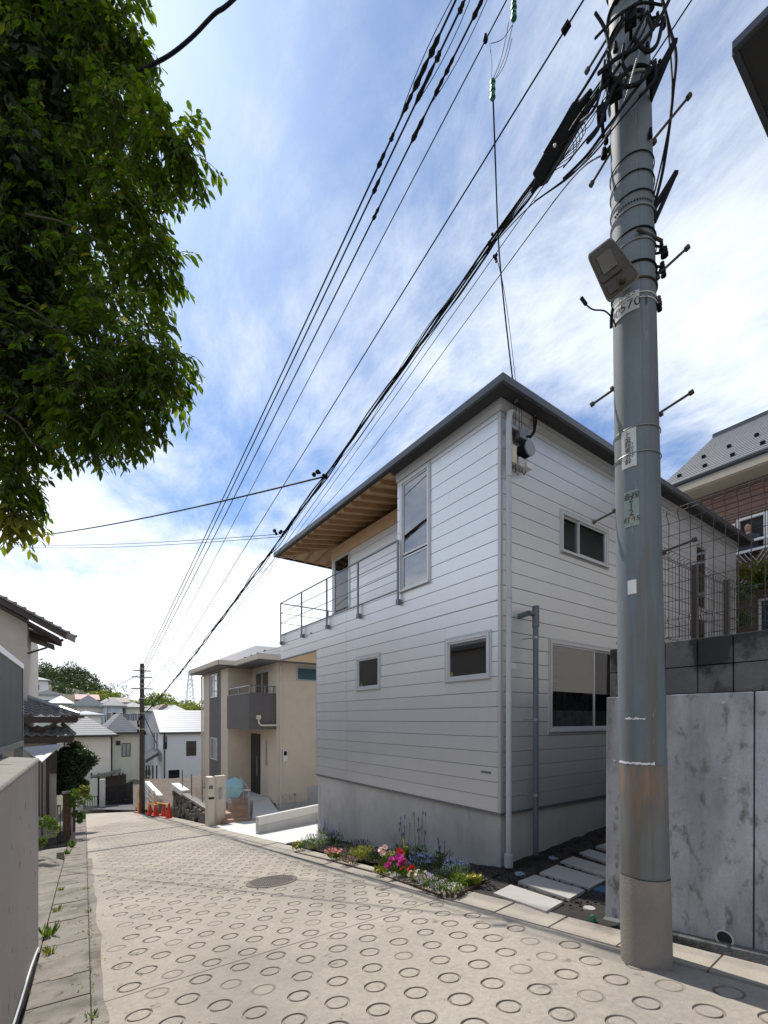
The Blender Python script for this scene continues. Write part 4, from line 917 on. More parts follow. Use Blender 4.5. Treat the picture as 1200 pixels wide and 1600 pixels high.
for i, (f_, tq, lb) in enumerate((((219, 1048), (710, 0), 'leftmost'), ((220, 1054), (724, 0), 'middle'), ((221, 1060), (751, 0), 'rightmost'))):
    e_ = ext(f_, tq, -640); A, B = Yn(*e_), farp(*f_)
    pts = sagline(A, B, .12)
    c_ = empty('power_line', B, lb + ' of the three thick dark power lines running down to the far pole', 'power line', 'three thick power lines')
    MB().tube(pts, .0125, 6).build('conductor', 'cableb', c_, smooth=True)
    def at_y(py):
        best = None
        for j in range(400):
            p = pts[0].lerp(pts[-1], j / 400) if False else None
        for j in range(len(pts) - 1):
            for k in range(10):
                p = pts[j].lerp(pts[j + 1], k / 10); d = p.x * S + p.y * C; yy = HY - F * p.z / d
                if best is None or abs(yy - py) < best[0]: best = (abs(yy - py), p, (pts[j + 1] - pts[j]).normalized(), d)
        return best[1], best[2], best[3]
    for (p0, p1) in ([(45, 90), (98, 135), (140, 180), (205, 225), (232, 258)], [(0, 30), (75, 105), (105, 160), (272, 300)], [(0, 30), (80, 118), (125, 150), (185, 220), (320, 345)])[i]:
        a, d_, dd = at_y(p0); b, _, _ = at_y(p1); k_ = R.uniform(.75, 1.15)
        m_ = MB(); m_.tube([a, a.lerp(b, .25), a.lerp(b, .5), a.lerp(b, .8), b], [.012 * k_, .03 * k_, .024 * k_, .036 * k_, .012 * k_], 8); m_.ball(a.lerp(b, .75) + Vector((.02, 0, .02)), .028 * k_, 7, 5); m_.build('insulator_sleeve', 'black', c_, smooth=True)
    off = Vector((-.05, 0, 0)) if i == 0 else Vector((.06, 0, 0)); a, _, _ = at_y(-60); b, _, _ = at_y(190 if i == 0 else 170)
    MB().tube([a + off * (.2 + math.sin(math.pi * k / 8)) if 0 < k < 8 else a.lerp(b, k / 8) for k, a in [(k, a.lerp(b, k / 8)) for k in range(9)]], .005, 5).build('bridging_wire', 'cableb', c_)
A4, B4 = Yn(*ext((262, 1012), (791, 0), -500)), farp(228, 1078)
cab(sagline(A4, B4, .02), .0075, 'thin overhead wire right beside the three thick power lines', sub=False, m='cableb', cat='overhead wire')
A5, B5 = Yn(*ext((360, 900), (900, 20), -150)), farp(232, 1098)
L5 = sagline(A5, B5, .02); cab(L5, .008, 'overhead wire with a small black box clipped near the top of the picture', sub=False, m='cableb', cat='overhead wire')
def on_line(A, B, px, py):
    best = None
    for j in range(2001):
        p = A.lerp(B, j / 2000); d = p.x * S + p.y * C
        if d <= .3: continue
        X_, Y_ = 600 + F * (p.x * C - p.y * S) / d, HY - F * p.z / d; e_ = (X_ - px) ** 2 + (Y_ - py) ** 2
        if best is None or e_ < best[0]: best = (e_, p, d)
    return best[1], best[2]
p5, d5 = on_line(A5, B5, 885, 45); u = (B5 - A5).normalized(); tag(MB().beam(p5 - u * .03, p5 + u * .035, .045, .035).build('line_tag', 'black'), 'small black box clipped on an overhead wire left of the pole top', 'line tag')
# main bundle
NA, NB = Yn(985, 70, 1.75), farp(230, 1124); 
BA, BB = Yn(968, 95, 1.8), farp(229, 1112)
bun = empty('cable_bundle', BB, 'thick bundle of twisted telephone cables running from the near pole down to the far pole', 'cable bundle')
def curve2(A, B, bow):  # bow measured as vertical sag
    return sagline(A, B, bow, 60)
for k in range(9):
    ph = k * 2.1; am = .012 + .013 * (k % 3); pts = []
    for i, p in enumerate(curve2(BA, BB, .30)):
        w_ = am * (1 + .7 * math.sin(i * .37 + k)); pts.append(p + Vector((math.cos(i * .9 + ph) * w_, 0, math.sin(i * .9 + ph) * w_ - (.018 * (k % 2)))))
    MB().tube(pts, (.012, .007, .008, .005, .010, .004, .006, .005, .007)[k], 6).build('strand', 'black', bun, smooth=True)
pts = [p + Vector((.10 * math.sin(math.pi * i / 60), 0, -.16 * math.sin(math.pi * i / 60))) for i, p in enumerate(curve2(BA, BB, .30))]
M['greyc'] = mat('grey cable', (.055, .06, .07), .7, spec=.15)
MB().tube(pts, .005, 5).build('strand', 'greyc', bun)
pts2 = [p + Vector((.05, 0, -.05)) for p in pts]; MB().tube(pts2, .004, 5).build('strand', 'greyc', bun)
cp = curve2(BA, BB, .30)
j = 14
while j < 57:
    p = cp[j]; u = (cp[j + 1] - cp[j]).normalized(); m_ = MB(); q_ = [p + Vector((0, 0, .02)), p + u * .05 + Vector((.01, 0, -.04)), p + u * .06 + Vector((.02, 0, -.09)), p + u * .14 + Vector((.03, 0, -.09)), p + u * .13 + Vector((.0, 0, .0))]
    m_.tube(q_, .003, 4); m_.build('hanger_loop', 'greyc', bun); j += 2
# splice case
sp0, sp1 = atT(908, 168, 3.55), atT(843, 280, 4.0); u = (sp1 - sp0); 
spc = empty('splice_case', (sp0 + sp1) / 2, 'long black cable splice case with a white dot hanging on the bundle beside the pole', 'splice case')
un = u.normalized(); sd2 = un.cross(Vector((.45, .6, .2))).normalized(); up2 = sd2.cross(un)
mb = MB(); mb.obox((sp0 + sp1) / 2, u / 2, sd2 * .064, up2 * .06); o = mb.build('case_body', 'black', spc, bevel=.015)
for f_ in (.0, 1.0): MB().tube([sp0 + u * f_ + un * (-.10 if f_ == 0 else .10), sp0 + u * f_], [.016, .045], 10).build('end_boot', 'black', spc)
MB().tube([sp0 + un * .05 + sd2 * .05 * (1 if sd2.dot(sp0) > 0 else 1), sp1 - un * .02 + sd2 * .05], .018, 8).build('edge_bead', 'pipe_dark', spc)
dp = atT(867, 227, 3.66); MB().ball(dp, .013, 10, 6).build('white_dot', 'white', spc)
for k in range(5):
    q = ((905 - k * 3, 175 + k * 8), (915 - k * 5, 205 + k * 10), (890 - k * 6, 235 + k * 8), (868 - k * 3, 262 + k * 4))
    cab([atT(x, y, 3.7) for x, y in q], .003, ('uppermost', 'second', 'third', 'fourth', 'lowest')[k] + ' of the fine black wires looping below the splice case', 'fine wires below the splice case')
cab(sagline(Yn(1082, -2, 1.2), Yn(945, 206, 1.75), 0), .005, 'thin dark wire passing behind the pole towards the upper right', sub=False, m='cableb', cat='overhead wire')
L7a, L7b = Yn(950, 238, 1.75), farp(236, 1150)
cab([L7a, onY(893, 280, 2.4), onY(800, 404, 3.6), onY(700, 540, 5.5), onY(560, 730, 8.5), onY(483, 819, 12), onY(330, 985, 18), onY(237, 1120, 29.5)], .006, 'light grey wire drooping below the cable bundle towards the silver house', m='greyc', cat='overhead wire')
cab([Yn(955, 200, 1.75), onY(895, 272, 2.3), onY(830, 320, 2.9), onY(780, 372, 3.6)], .006, 'short wire joining the pole to the cable bundle under the splice case', cat='overhead wire')
# spacer wires and service drop
e4, d4 = on_line(A4, B4, 765, 66)
top = atT(803, 12, d4 * .9)
m_ = MB(); m_.ball(e4, .03, 8, 6); m_.ball(e4 + Vector((0, 0, .05)), .02, 6, 5); tag(m_.build('line_clamp', 'black'), 'small black clamp on the thin overhead wire near the top of the picture', 'line clamp')
m_ = MB(); u = (atT(806, 0, d4 * .9) - top); 
for k in range(5): c_ = top + Vector((0, 0, .05 * (k - 2))); m_.tube([c_ - Vector((0, 0, .012)), c_ + Vector((0, 0, .012))], .03 - .004 * (k % 2), 8)
m_.tube([top - Vector((0, 0, .12)), top + Vector((0, 0, .12))], .012, 6); tag(m_.build('insulator', 'green'), 'dark green insulator string at the top edge between two overhead wires', 'insulator')
mid = atT(770, 140, d4 * .95); m_ = MB()
for k in range(5): c_ = mid + Vector((0, 0, .04 * (k - 2))); m_.tube([c_ - Vector((0, 0, .012)), c_ + Vector((0, 0, .012))], .03 - .006 * (k % 2), 8)
m_.tube([mid - Vector((0, 0, .12)), mid + Vector((0, 0, .12))], .012, 6); tag(m_.build('insulator', 'green'), 'dark green insulator string where the service drop hangs down', 'insulator')
tl = iter(('left tie wire from the clamp down to the lower green insulator', 'tie wire from the clamp across to the upper green insulator', 'left tie wire between the two green insulators', 'middle tie wire between the two green insulators', 'right tie wire between the two green insulators'))
for q in ((765, 68, 768, 120), (767, 68, 800, 40), (770, 125, 795, 35), (773, 125, 802, 35), (776, 122, 800, 60)):
    a, b = atT(q[0], q[1], d4), atT(q[2], q[3], d4 * .93); cab([a, lerp(a, b, .5) + Vector((.02, 0, -.03)), b], .0035, next(tl), 'tie wires at the insulators', m='greyc', cat='tie wire')
cab([top + Vector((0, 0, .1)), atT(812, -40, d4 * .85), atT(830, -160, d4 * .75)], .006, 'thin wire rising from the green insulator out of the top of the picture', cat='overhead wire')
hc = yb(804, 618, .12)
cab([mid, atT(774, 250, lerp(d4, 6, .3)), atT(779, 380, lerp(d4, 6, .6)), atT(789, 490, lerp(d4, 6, .8)), hc], .009, 'black service drop hanging nearly straight down to the roof corner of the silver house', name='service_drop')
cab([atT(776, 402, 5.6), atT(787, 450, 6.0), atT(797, 520, 6.0), yb(808, 618, .1)], .004, 'thin second drop wire beside the black service drop', name='service_drop')
for px, py, lab in ((768, 378, 'black clamp cluster where the cable bundle passes the service drop'), (776, 402, 'small black hook hanging under the cable bundle near the service drop')):
    p = atT(px, py, 5.6); m_ = MB(); 
    for k in range(5): m_.ball(p + Vector((R.uniform(-.05, .05), R.uniform(-.04, .04), R.uniform(-.05, .05))), R.uniform(.014, .026), 7, 5)
    tag(m_.build('line_clamp', 'black'), lab, 'line clamp')
# side lines to the left
p1, _ = on_line(BA, BB, 510, 727); p2, _ = on_line(BA, BB, 440, 826)
def nb(px, py): 
    best = min(cp, key=lambda p: abs(600 + F * (p.x * C - p.y * S) / (p.x * S + p.y * C) - px)); return best
p1 = nb(510, 727); p2 = nb(438, 826)
cab(sagline(p1, atT(20, 841, 16.5), .15), .014, 'single black cable crossing the sky from the cable bundle to the left tree', sub=False)
cab(sagline(p2, atT(20, 851, 16.5), .1), .006, 'upper strand of the dashed looking pair of thin lines crossing left below the single cable', sub=False, m='greyc')
cab(sagline(p2 + Vector((0, 0, -.05)), atT(20, 849, 16.5) + Vector((0, 0, -.12)), .12), .006, 'lower strand of the pair of thin lines crossing left towards the tree', sub=False, m='greyc')
for p, lb in ((p1, 'black branching clamp on the bundle where the single cable leaves to the left'), (p2, 'small clamp on the bundle where the thin pair leaves to the left')):
    m_ = MB(); 
    for k in range(5): m_.ball(p + Vector((-.05 * k, R.uniform(-.04, .04), R.uniform(-.04, .05))), R.uniform(.02, .045), 7, 5)
    tag(m_.build('line_clamp', 'black'), lb, 'line clamp')
# heavy cable at top left
cab([atT(215, 112, 3.1), atT(262, 88, 3.1), atT(300, 58, 3.05), atT(335, 22, 3.0), atT(368, -4, 2.95), atT(500, -140, 2.8)], .0115, 'thick black cable slanting across the upper left corner out of the tree', n=8)
# far small lines behind
tl = iter(('distant wire rising right from the far pole', 'tiny distant wire at the peak above the beige house', 'distant wire dropping to the beige house eave', 'distant wire slanting down behind the cable bundle', 'short wire leaving the far pole to the left', 'shorter distant wire rising right from the far pole'))
for q, r_ in (((228, 1075, 262, 1035), .012), ((262, 1035, 275, 1022), .01), ((262, 1030, 305, 1058), .012), ((257, 1038, 283, 1083), .011), ((215, 1055, 190, 1068), .02), ((232, 1072, 258, 1045), .008)):
    a, b = atT(q[0], q[1], 28), atT(q[2], q[3], 30); cab([a, b], r_, next(tl), 'thin distant wires near the far pole', m='greyc', sub=False, cat='overhead wire')
for px, py in ((262, 1021), (266, 1026), (268, 1028), (257, 1037), (262, 1046)): pass
# stay wire from far pole
cab([Vector((fb.x, fb.y, fz(1112))), atT(246, 1165, ft + 1)], .02, 'dark stay wire slanting down right of the far pole', sub=False)

# ------------------------------------------------------------------ generic windows, house bodies, roofs
def bwin(parent, face, plane, a0, a1, z0, z1, frame='winblack', glass='pane', split=0, fw=.05, out=.03):
    def P(d, a, z): return (plane + d, a, z) if face == 'A' else (a, plane + d, z)
    mb = MB()
    def bar(b0, b1, y0, y1): mb.box(P(-out, b0, y0), P(.03, b1, y1))
    bar(a0, a1, z1 - fw, z1); bar(a0, a1, z0, z0 + fw); bar(a0, a0 + fw, z0 + fw, z1 - fw); bar(a1 - fw, a1, z0 + fw, z1 - fw)
    if split == 1: m_ = (a0 + a1) / 2; bar(m_ - fw / 2, m_ + fw / 2, z0 + fw, z1 - fw)
    if split == 2: m_ = (z0 + z1) / 2; bar(a0 + fw, a1 - fw, m_ - fw / 2, m_ + fw / 2)
    f_ = mb.build('window', frame, parent); MB().box(P(-.008, a0 + fw - .005, z0 + fw - .005), P(.01, a1 - fw + .005, z1 - fw + .005)).build('pane', glass, f_); return f_
def slope(mb, e0, e1, r0, r1, n, th=.02, lap=.012):
    """courses from the eave e0-e1 up to the ridge r0-r1, each lapping the one below"""
    e0, e1, r0, r1 = map(Vector, (e0, e1, r0, r1)); up = (e1 - e0).cross(r0 - e0).normalized()
    if up.z < 0: up = -up
    for i in range(n):
        a, b = i / n, (i + 1) / n; A, B, C_, D = e0.lerp(r0, a), e1.lerp(r1, a), e1.lerp(r1, b), e0.lerp(r0, b)
        mb.add([A + up * th, B + up * th, C_ + up * (th - lap), D + up * (th - lap), A + up * (th - lap), B + up * (th - lap)], [(0, 1, 2, 3), (4, 5, 1, 0)])
def solidroof(mb, pts_e, ze, ridge, th=.12):
    """closed low solid: eave rectangle (x0,y0,x1,y1), ridge two points"""
    x0, y0, x1, y1 = pts_e; a, b = ridge
    c = [(x0, y0), (x1, y0), (x1, y1), (x0, y1)]
    vs = [(x, y, ze - th) for x, y in c] + [(x, y, ze) for x, y in c] + [a, b]
    fs = [(0, 3, 2, 1)] + [(i, (i + 1) % 4, 4 + (i + 1) % 4, 4 + i) for i in range(4)]
    if abs(a[1] - b[1]) < 1e-3: fs += [(4, 5, 9, 8), (5, 6, 9), (6, 7, 8, 9), (7, 4, 8)]
    else: fs += [(4, 5, 8), (5, 6, 9, 8), (6, 7, 9), (7, 4, 8, 9)]
    mb.add(vs, fs)
def bghouse(label, x0, y0, x1, y1, zb, ze, zr, wall, roofm, kind='hip', ov=.45, wins=(), courses=0, gutter='winblack', name='house'):
    h = empty(name, (x0, y0, zb), label, 'house', None)
    MB().box((x0, y0, zb), (x1, y1, ze)).build('wall', wall, h)
    rx0, ry0, rx1, ry1 = x0 - ov, y0 - ov, x1 + ov, y1 + ov; mb = MB()
    if kind == 'hip':
        hh = min(rx1 - rx0, ry1 - ry0) / 2
        if rx1 - rx0 > ry1 - ry0: rg = ((rx0 + hh, (ry0 + ry1) / 2, zr), (rx1 - hh, (ry0 + ry1) / 2, zr))
        else: rg = (((rx0 + rx1) / 2, ry0 + hh, zr), ((rx0 + rx1) / 2, ry1 - hh, zr))
    elif kind == 'gx': rg = ((rx0, (ry0 + ry1) / 2, zr), (rx1, (ry0 + ry1) / 2, zr))
    else: rg = (((rx0 + rx1) / 2, ry0, zr), ((rx0 + rx1) / 2, ry1, zr))
    solidroof(mb, (rx0, ry0, rx1, ry1), ze + .12, rg); rf = mb.build('roof', roofm, h)
    if kind in ('gx', 'gy'):
        mb = MB(); k = (zr - ze - .1) 
        if kind == 'gx':
            ym = (y0 + y1) / 2
            for x in (x0, x1 - .1): mb.add([(x, y0, ze), (x, y1, ze), (x, ym, zr - .35), (x + .1, y0, ze), (x + .1, y1, ze), (x + .1, ym, zr - .35)], [(0, 1, 2), (3, 5, 4), (0, 2, 5, 3), (1, 4, 5, 2)])
    if courses:
        mb = MB()
        if abs(rg[0][1] - rg[1][1]) < 1e-3:
            slope(mb, (rx0, ry0, ze + .12), (rx1, ry0, ze + .12), rg[0], rg[1], courses)
            slope(mb, (rx0, ry1, ze + .12), (rx0, ry0, ze + .12), rg[0], rg[0], courses)
        else:
            slope(mb, (rx0, ry0, ze + .12), (rx1, ry0, ze + .12), rg[0], rg[0], courses); slope(mb, (rx0, ry1, ze + .12), (rx0, ry0, ze + .12), rg[1], rg[0], courses)
        mb.build('roof_courses', roofm, rf, kind='stuff')
    if gutter: 
        mb = MB(); mb.box((rx0 - .05, ry0 - .08, ze - .03), (rx1 + .05, ry0 - .005, ze + .08)); mb.build('gutter', gutter, h)
        MB().tube([(x0 + .1, y0 - .08, ze), (x0 + .1, y0 - .08, zb)], .05, 6).build('downpipe', gutter, h)
    for f_, a0, a1, z0, z1, *rest in wins:
        o = dict(zip(('frame', 'glass', 'split'), rest)); bwin(h, f_, x0 if f_ == 'A' else y0, a0, a1, z0, z1, **o)
    return h

# ------------------------------------------------------------------ beige house
bx, by, bxa, byn, byf = 6.55, 16.19, 5.54, 18.96, 22.93; ze = 2.14; zb = -3.3
bh = empty('house', (bx, by, zb), 'two storey beige house with a charcoal balcony box and a grey hipped roof', 'house')
mb = MB(); mb.box((bx, by, zb + .12), (13, byn, ze)); mb.box((bxa, byn, -2.95), (13, byf, ze)); mb.build('wall', 'beige', bh, bevel=.004)
mb = MB(); mb.box((bx - .004, by + .4, zb - .6), (bx + .2, byn - .01, zb + .115)); mb.box((bx + .02, by - .002, zb - .6), (bx + 1.25, by + .2, zb + .115)); mb.box((bx + 1.25, by - .006, zb - .6), (13, by + .2, -2.62)); mb.box((bxa + .003, byn + .05, -4.6), (bxa + .3, byf, -2.96)); mb.build('foundation', 'conc', bh)
mb = MB()
for a, b in ((byn + .0, byn + .95), (21.80, byf)): mb.box((bxa - .012, a - .01, -2.9), (bxa + .05, b, ze - .05))
mb.build('cream_stripe', 'cream', bh, label='cream siding strips either side of the charcoal stripe')
MB().box((bxa - .02, 20.0, -2.9), (bxa + .05, 21.78, ze - .05)).build('charcoal_stripe', 'greys', bh, label='charcoal siding stripe with two narrow windows')
MB().box((bx - .012, by - .012, zb + .13), (bx + .30, by + .05, ze - .05)).build('cream_stripe', 'cream', bh)
for z0, z1 in ((.98, 2.02), (-1.80, -.82)):
    bwin(bh, 'A', bxa - .02, 20.40, 21.50, z0, z1, frame='frame', glass='pane_c', split=1)
# horizontal siding joints as thin recessed lines built as battens
mb = MB()
for k in range(1, 12):
    z = zb + k * .455
    mb.box((bx + .31, by - .004, z), (13, by + .01, z + .006)); 
    if z > -2.9: mb.box((bxa - .003, byn - .004, z), (bx - .01, byn + .01, z + .006))
mb.build('siding_joint', 'cream', bh, kind='stuff')
# roof: main hip plus the lower step
mb = MB(); o_ = .5
solidroof(mb, (bxa - o_, byn - o_, 13.5, byf + o_), ze + .22, ((bxa - o_ + 2.4, (byn + byf) / 2, ze + 1.35), (11, (byn + byf) / 2, ze + 1.35)), .2)
solidroof(mb, (bx - .85, by - .45, 13.5, byn), ze + .20, ((bx + 1.3, (by - .45 + byn) / 2 + .8, ze + 1.05), (11.5, (by - .45 + byn) / 2 + .8, ze + 1.05)), .2)
rfb = mb.build('roof', 'slate', bh)
mb = MB(); slope(mb, (bx - .85, byn, ze + .21), (bx - .85, by - .45, ze + .21), (bx + 1.3, byn - .2, ze + 1.06), (bx + 1.3, by + 1.7, ze + 1.06), 9); slope(mb, (bx - .85, by - .45, ze + .21), (13.5, by - .45, ze + .21), (bx + 1.3, by + 1.7, ze + 1.06), (11.5, by + 1.7, ze + 1.06), 9)
slope(mb, (bxa - o_, byf + o_, ze + .23), (bxa - o_, byn - o_, ze + .23), (bxa + 1.9, byn + 2, ze + 1.36), (bxa + 1.9, byn + 2, ze + 1.36), 10)
mb.build('roof_courses', 'slate', rfb, kind='stuff')
mb = MB(); mb.box((bx - .93, by - .45, ze + .02), (bx - .86, byn - .6, ze + .20)); mb.box((bxa - o_ - .08, byn - o_, ze + .04), (bxa - o_ - .01, byf + o_, ze + .22)); mb.box((bx - .93, by - .53, ze + .02), (13.5, by - .46, ze + .20)); mb.box((bxa - o_, byn - o_ - .08, ze + .04), (bx - .9, byn - o_ - .01, ze + .22)); mb.build('gutter', 'cream', bh)
for k in range(5): p = Vector((bx - .4, by + .2 + k * .75, ze + .40)); MB().box(p - Vector((.03, .05, .03)), p + Vector((.03, .05, .04))).build('snow_guard', 'black', rfb)
# balcony box
BT, BB_ = .94, -.375
mb = MB(); mb.box((bxa - .03, by + .10, BB_), (bxa + .09, byn + .02, BT)); mb.box((bxa + .091, by + .10, BB_), (bx + .02, by + .22, BT)); mb.box((bxa + .08, by + .2, BB_), (bx, byn, BB_ + .25)); bal = mb.build('balcony_box', 'greys', bh, bevel=.004)
mb = MB(); mb.box((bxa - .05, by + .08, BT), (bxa + .11, byn, BT + .04)); mb.box((bxa + .11, by + .08, BT), (bx, by + .24, BT + .04)); mb.build('balcony_cap', 'galv', bh)
mb = MB(); mb.beam((bxa + .03, by + .14, BT + .30), (bxa + .03, byn, BT + .30), .05, .04); mb.beam((bxa + .03, by + .16, BT + .30), (bx, by + .16, BT + .30), .05, .04)
mb.build('balcony_handrail', 'steel', bh)
for x, y in ((bxa + .03, by + .16), (bxa + .03, by + 1.4), (bxa + .03, byn - .1), (bxa + .6, by + .16), (bx - .08, by + .16)): MB().box((x - .02, y - .02, BT + .04), (x + .02, y + .02, BT + .29)).build('rail_post', 'steel', bh)
bwin(bh, 'A', bx, 16.95, 18.5, -.1 + 0, 1.93, frame='frame', glass='pane', split=1, fw=.06)
# entrance
dr = MB().box((bx - .05, 17.95, -3.15), (bx + .02, 19.0, -.61)).build('door', 'winblack', bh, bevel=.004)
mb = MB()
for k in range(4): y = 18.08 + k * .22; mb.box((bx - .058, y, -3.05), (bx - .051, y + .012, -.7))
mb.build('door_groove', 'galv', dr); MB().tube([(bx - .09, 18.1, -2.3), (bx - .09, 18.1, -1.5)], .015, 8).build('handle', 'steel', dr)
bwin(bh, 'A', bx, 17.10, 17.42, -1.85, -.80, frame='frame', glass='pane_c', fw=.04)
bwin(bh, 'B', by, 7.33, 9.0, 1.50, 2.03, frame='frame', glass='pane_t', fw=.05)
MB().tube([(bx + .12, by - .07, ze - .1), (bx + .12, by - .07, -3.3)], .035, 8).build('downpipe', 'cream', bh, smooth=True)
MB().tube([(bx - .7, by + .05, .02), (bx - .68, by + .04, -.15), (bx - .6, by + .0, -.22), (bx + .1, by - .06, -.22)], .035, 8).build('drain_pipe', 'cream', bh, smooth=True)
MB().box((bx - .78, by + .0, .0), (bx - .62, by + .09, .16)).build('rain_head', 'cream', bh)
MB().tube([(bxa + .08, byf - .1, ze + .1), (bxa - .08, byf + .0, ze - .1), (bxa - .08, byf - .05, -3)], .04, 8).build('downpipe', 'cream', bh, smooth=True)
mt = empty('electric_meter', (6.83, by, -1.37), 'cream electric meter box with a dark window on the beige house wall', 'meter')
MB().box((6.74, by - .12, -1.58), (6.92, by - .001, -1.16)).build('case', 'white', mt, bevel=.01); MB().box((6.77, by - .126, -1.36), (6.89, by - .121, -1.2)).build('display', 'black', mt)
for i, (x, lb) in enumerate(((6.8, 'left'), (7.05, 'middle'), (7.25, 'right'))):
    mb = MB(); mb.ball((x, by - .06, -2.93 + .05 * (i == 2)), .055, 8, 6); mb.tube([(x, by - .05, -3.0), (x, by - .05, -3.35)], .012, 5); tag(mb.build('wall_fitting', 'cream' if i < 2 else 'steel', smooth=True), lb + ' one of the three small pipe fittings low on the beige house wall', 'pipe fitting', 'pipe fittings on the beige house')
# porch, steps, rails, gate posts, umbrella
PZ = -2.95
stp = empty('entrance_steps', (4.4, 15.8, gz(0, 15.8)), 'four brown tiled entrance steps up to the beige house porch', 'steps')
s0 = gpt(341, 1291); s1 = gpt(388, 1276)
for k in range(4):
    z1 = -3.62 + .17 * (k + 1); d = .30 * k
    A = Vector((4.42, 15.75, 0)) + Vector((.55, .75, 0)) * d * 1.1; B = Vector((5.35, 15.55, 0)) + Vector((.2, .95, 0)) * d * 1.1
    lo = [(A.x, A.y, -4.2), (B.x, B.y, -4.2), (B.x + .5, B.y + 2.4, -4.2), (A.x + .5, A.y + 2.4, -4.2)]
    MB().hexa(lo, [(x, y, z1) for x, y, z in lo]).build('step', 'steptile', stp, bevel=.01)
    for j in range(4):
        q = lerp(A, B, (j + .04) / 4); q2 = lerp(A, B, (j + .96) / 4); dz = Vector((0, 0, z1)); 
        MB().hexa([q + dz, q2 + dz, q2 + dz + Vector((.12, .27, 0)), q + dz + Vector((.12, .27, 0))], [q + dz + Vector((0, -.01, .012)), q2 + dz + Vector((0, -.01, .012)), q2 + dz + Vector((.12, .27, .012)), q + dz + Vector((.12, .27, .012))]).build('tread_tile', 'steptile', stp)
mb = MB(); mb.hexa([(5.0, 16.6, -4.2), (bx, 16.6, -4.2), (bx, byn, -4.2), (5.2, byn + 1, -4.2)], [(5.0, 16.6, PZ), (bx, 16.9, PZ - .1), (bx, byn, PZ - .1), (5.2, byn + 1, PZ)]); struct(mb, 'porch', 'drive')
mb = MB(); mb.add([(5.45, 15.75, gz(0, 15.75) + .045), (6.5, 15.9, gz(0, 15.9) + .20), (6.5, 16.95, PZ - .09), (5.9, 16.95, PZ - .02)], [(0, 1, 2, 3)]); struct(mb, 'porch_ramp', 'drive')
hr = empty('stair_handrail', (5.4, 16, -3.2), 'slim steel handrail loops beside the brown entrance steps', 'handrail')
for a, b in (((380, 1222), (380, 1262)), ((389, 1233), (389, 1279))):
    p, q = atT(*a, 16.4 if a[0] == 380 else 15.6), atT(*b, 16.4 if a[0] == 380 else 15.6); MB().tube([q, p], .02, 8).build('rail_post', 'steel', hr, smooth=True)
MB().tube([atT(376, 1215, 16.8), atT(380, 1221, 16.4), atT(389, 1233, 15.6)], .02, 8).build('rail', 'steel', hr, smooth=True)
gp = empty('gate_post', gpt(331, 1291), 'cream stepped gate post with a letter slot beside the brown steps', 'gate post')
MB().box((3.93, 15.65, -4.2), (4.13, 16.05, -1.93)).build('front_pillar', 'cream', gp, bevel=.01)
q0, q1 = atT(336.5, 1212, 15.9), atT(349.5, 1212, 15.9); MB().hexa([(4.28, 16.0, -4.2), (4.62, 16.05, -4.2), (4.60, 16.25, -4.2), (4.26, 16.2, -4.2)], [(4.28, 16.0, -1.95), (4.62, 16.05, -1.95), (4.60, 16.25, -1.95), (4.26, 16.2, -1.95)]).build('rear_pillar', 'cream', gp, bevel=.01)
MB().box((3.96, 15.643, -2.32), (4.08, 15.652, -2.2)).build('name_plate', 'greys', gp)
MB().box((3.94, 15.63, -2.66), (4.12, 15.652, -2.60)).build('letter_slot', 'black', gp); MB().box((4.38, 15.97, -2.75), (4.48, 16.02, -2.35)).build('intercom', 'steel', gp)
um = empty('umbrella', atT(358, 1242, 17.0), 'open pale turquoise umbrella lying on its side on the porch', 'umbrella')
uc = atT(364, 1232, 17.1); uax = (Vector((-.62, -.62, .30))).normalized(); a_ = uax.cross(Vector((0, 0, 1))).normalized(); b_ = uax.cross(a_); ur = .44
tip = uc + uax * .17
for k in range(8):
    p, q = 2 * math.pi * k / 8, 2 * math.pi * (k + 1) / 8; mb = MB(); vs = [tip]; rows = 4
    for r_ in range(1, rows + 1):
        t = r_ / rows; dep = .17 * (1 - t ** 1.25) * 1.0
        for s_ in range(3):
            th_ = lerp(p, q, s_ / 2); rad = ur * t * (1 - .10 * math.sin(math.pi * s_ / 2) * t); vs.append(uc + uax * (dep - .06 * (1 if False else 0)) + (a_ * math.cos(th_) + b_ * math.sin(th_)) * rad)
    fs = [(0, 1, 2), (0, 2, 3)] + [(1 + 3 * i + j, 4 + 3 * i + j, 5 + 3 * i + j, 2 + 3 * i + j) for i in range(rows - 1) for j in range(2)]
    mb.add(vs, fs); mb.build('umbrella_panel', 'umb', um)
    MB().tube([tip, uc + uax * .10 + (a_ * math.cos(p) + b_ * math.sin(p)) * ur * .6, uc + (a_ * math.cos(p) + b_ * math.sin(p)) * ur * 1.0], .004, 4).build('rib', 'steel', um)
MB().tube([tip + uax * .05, uc - uax * .5], .006, 5).build('shaft', 'steel', um); MB().tube([uc - uax * .5, uc - uax * .62], .016, 6).build('handle', 'black', um)
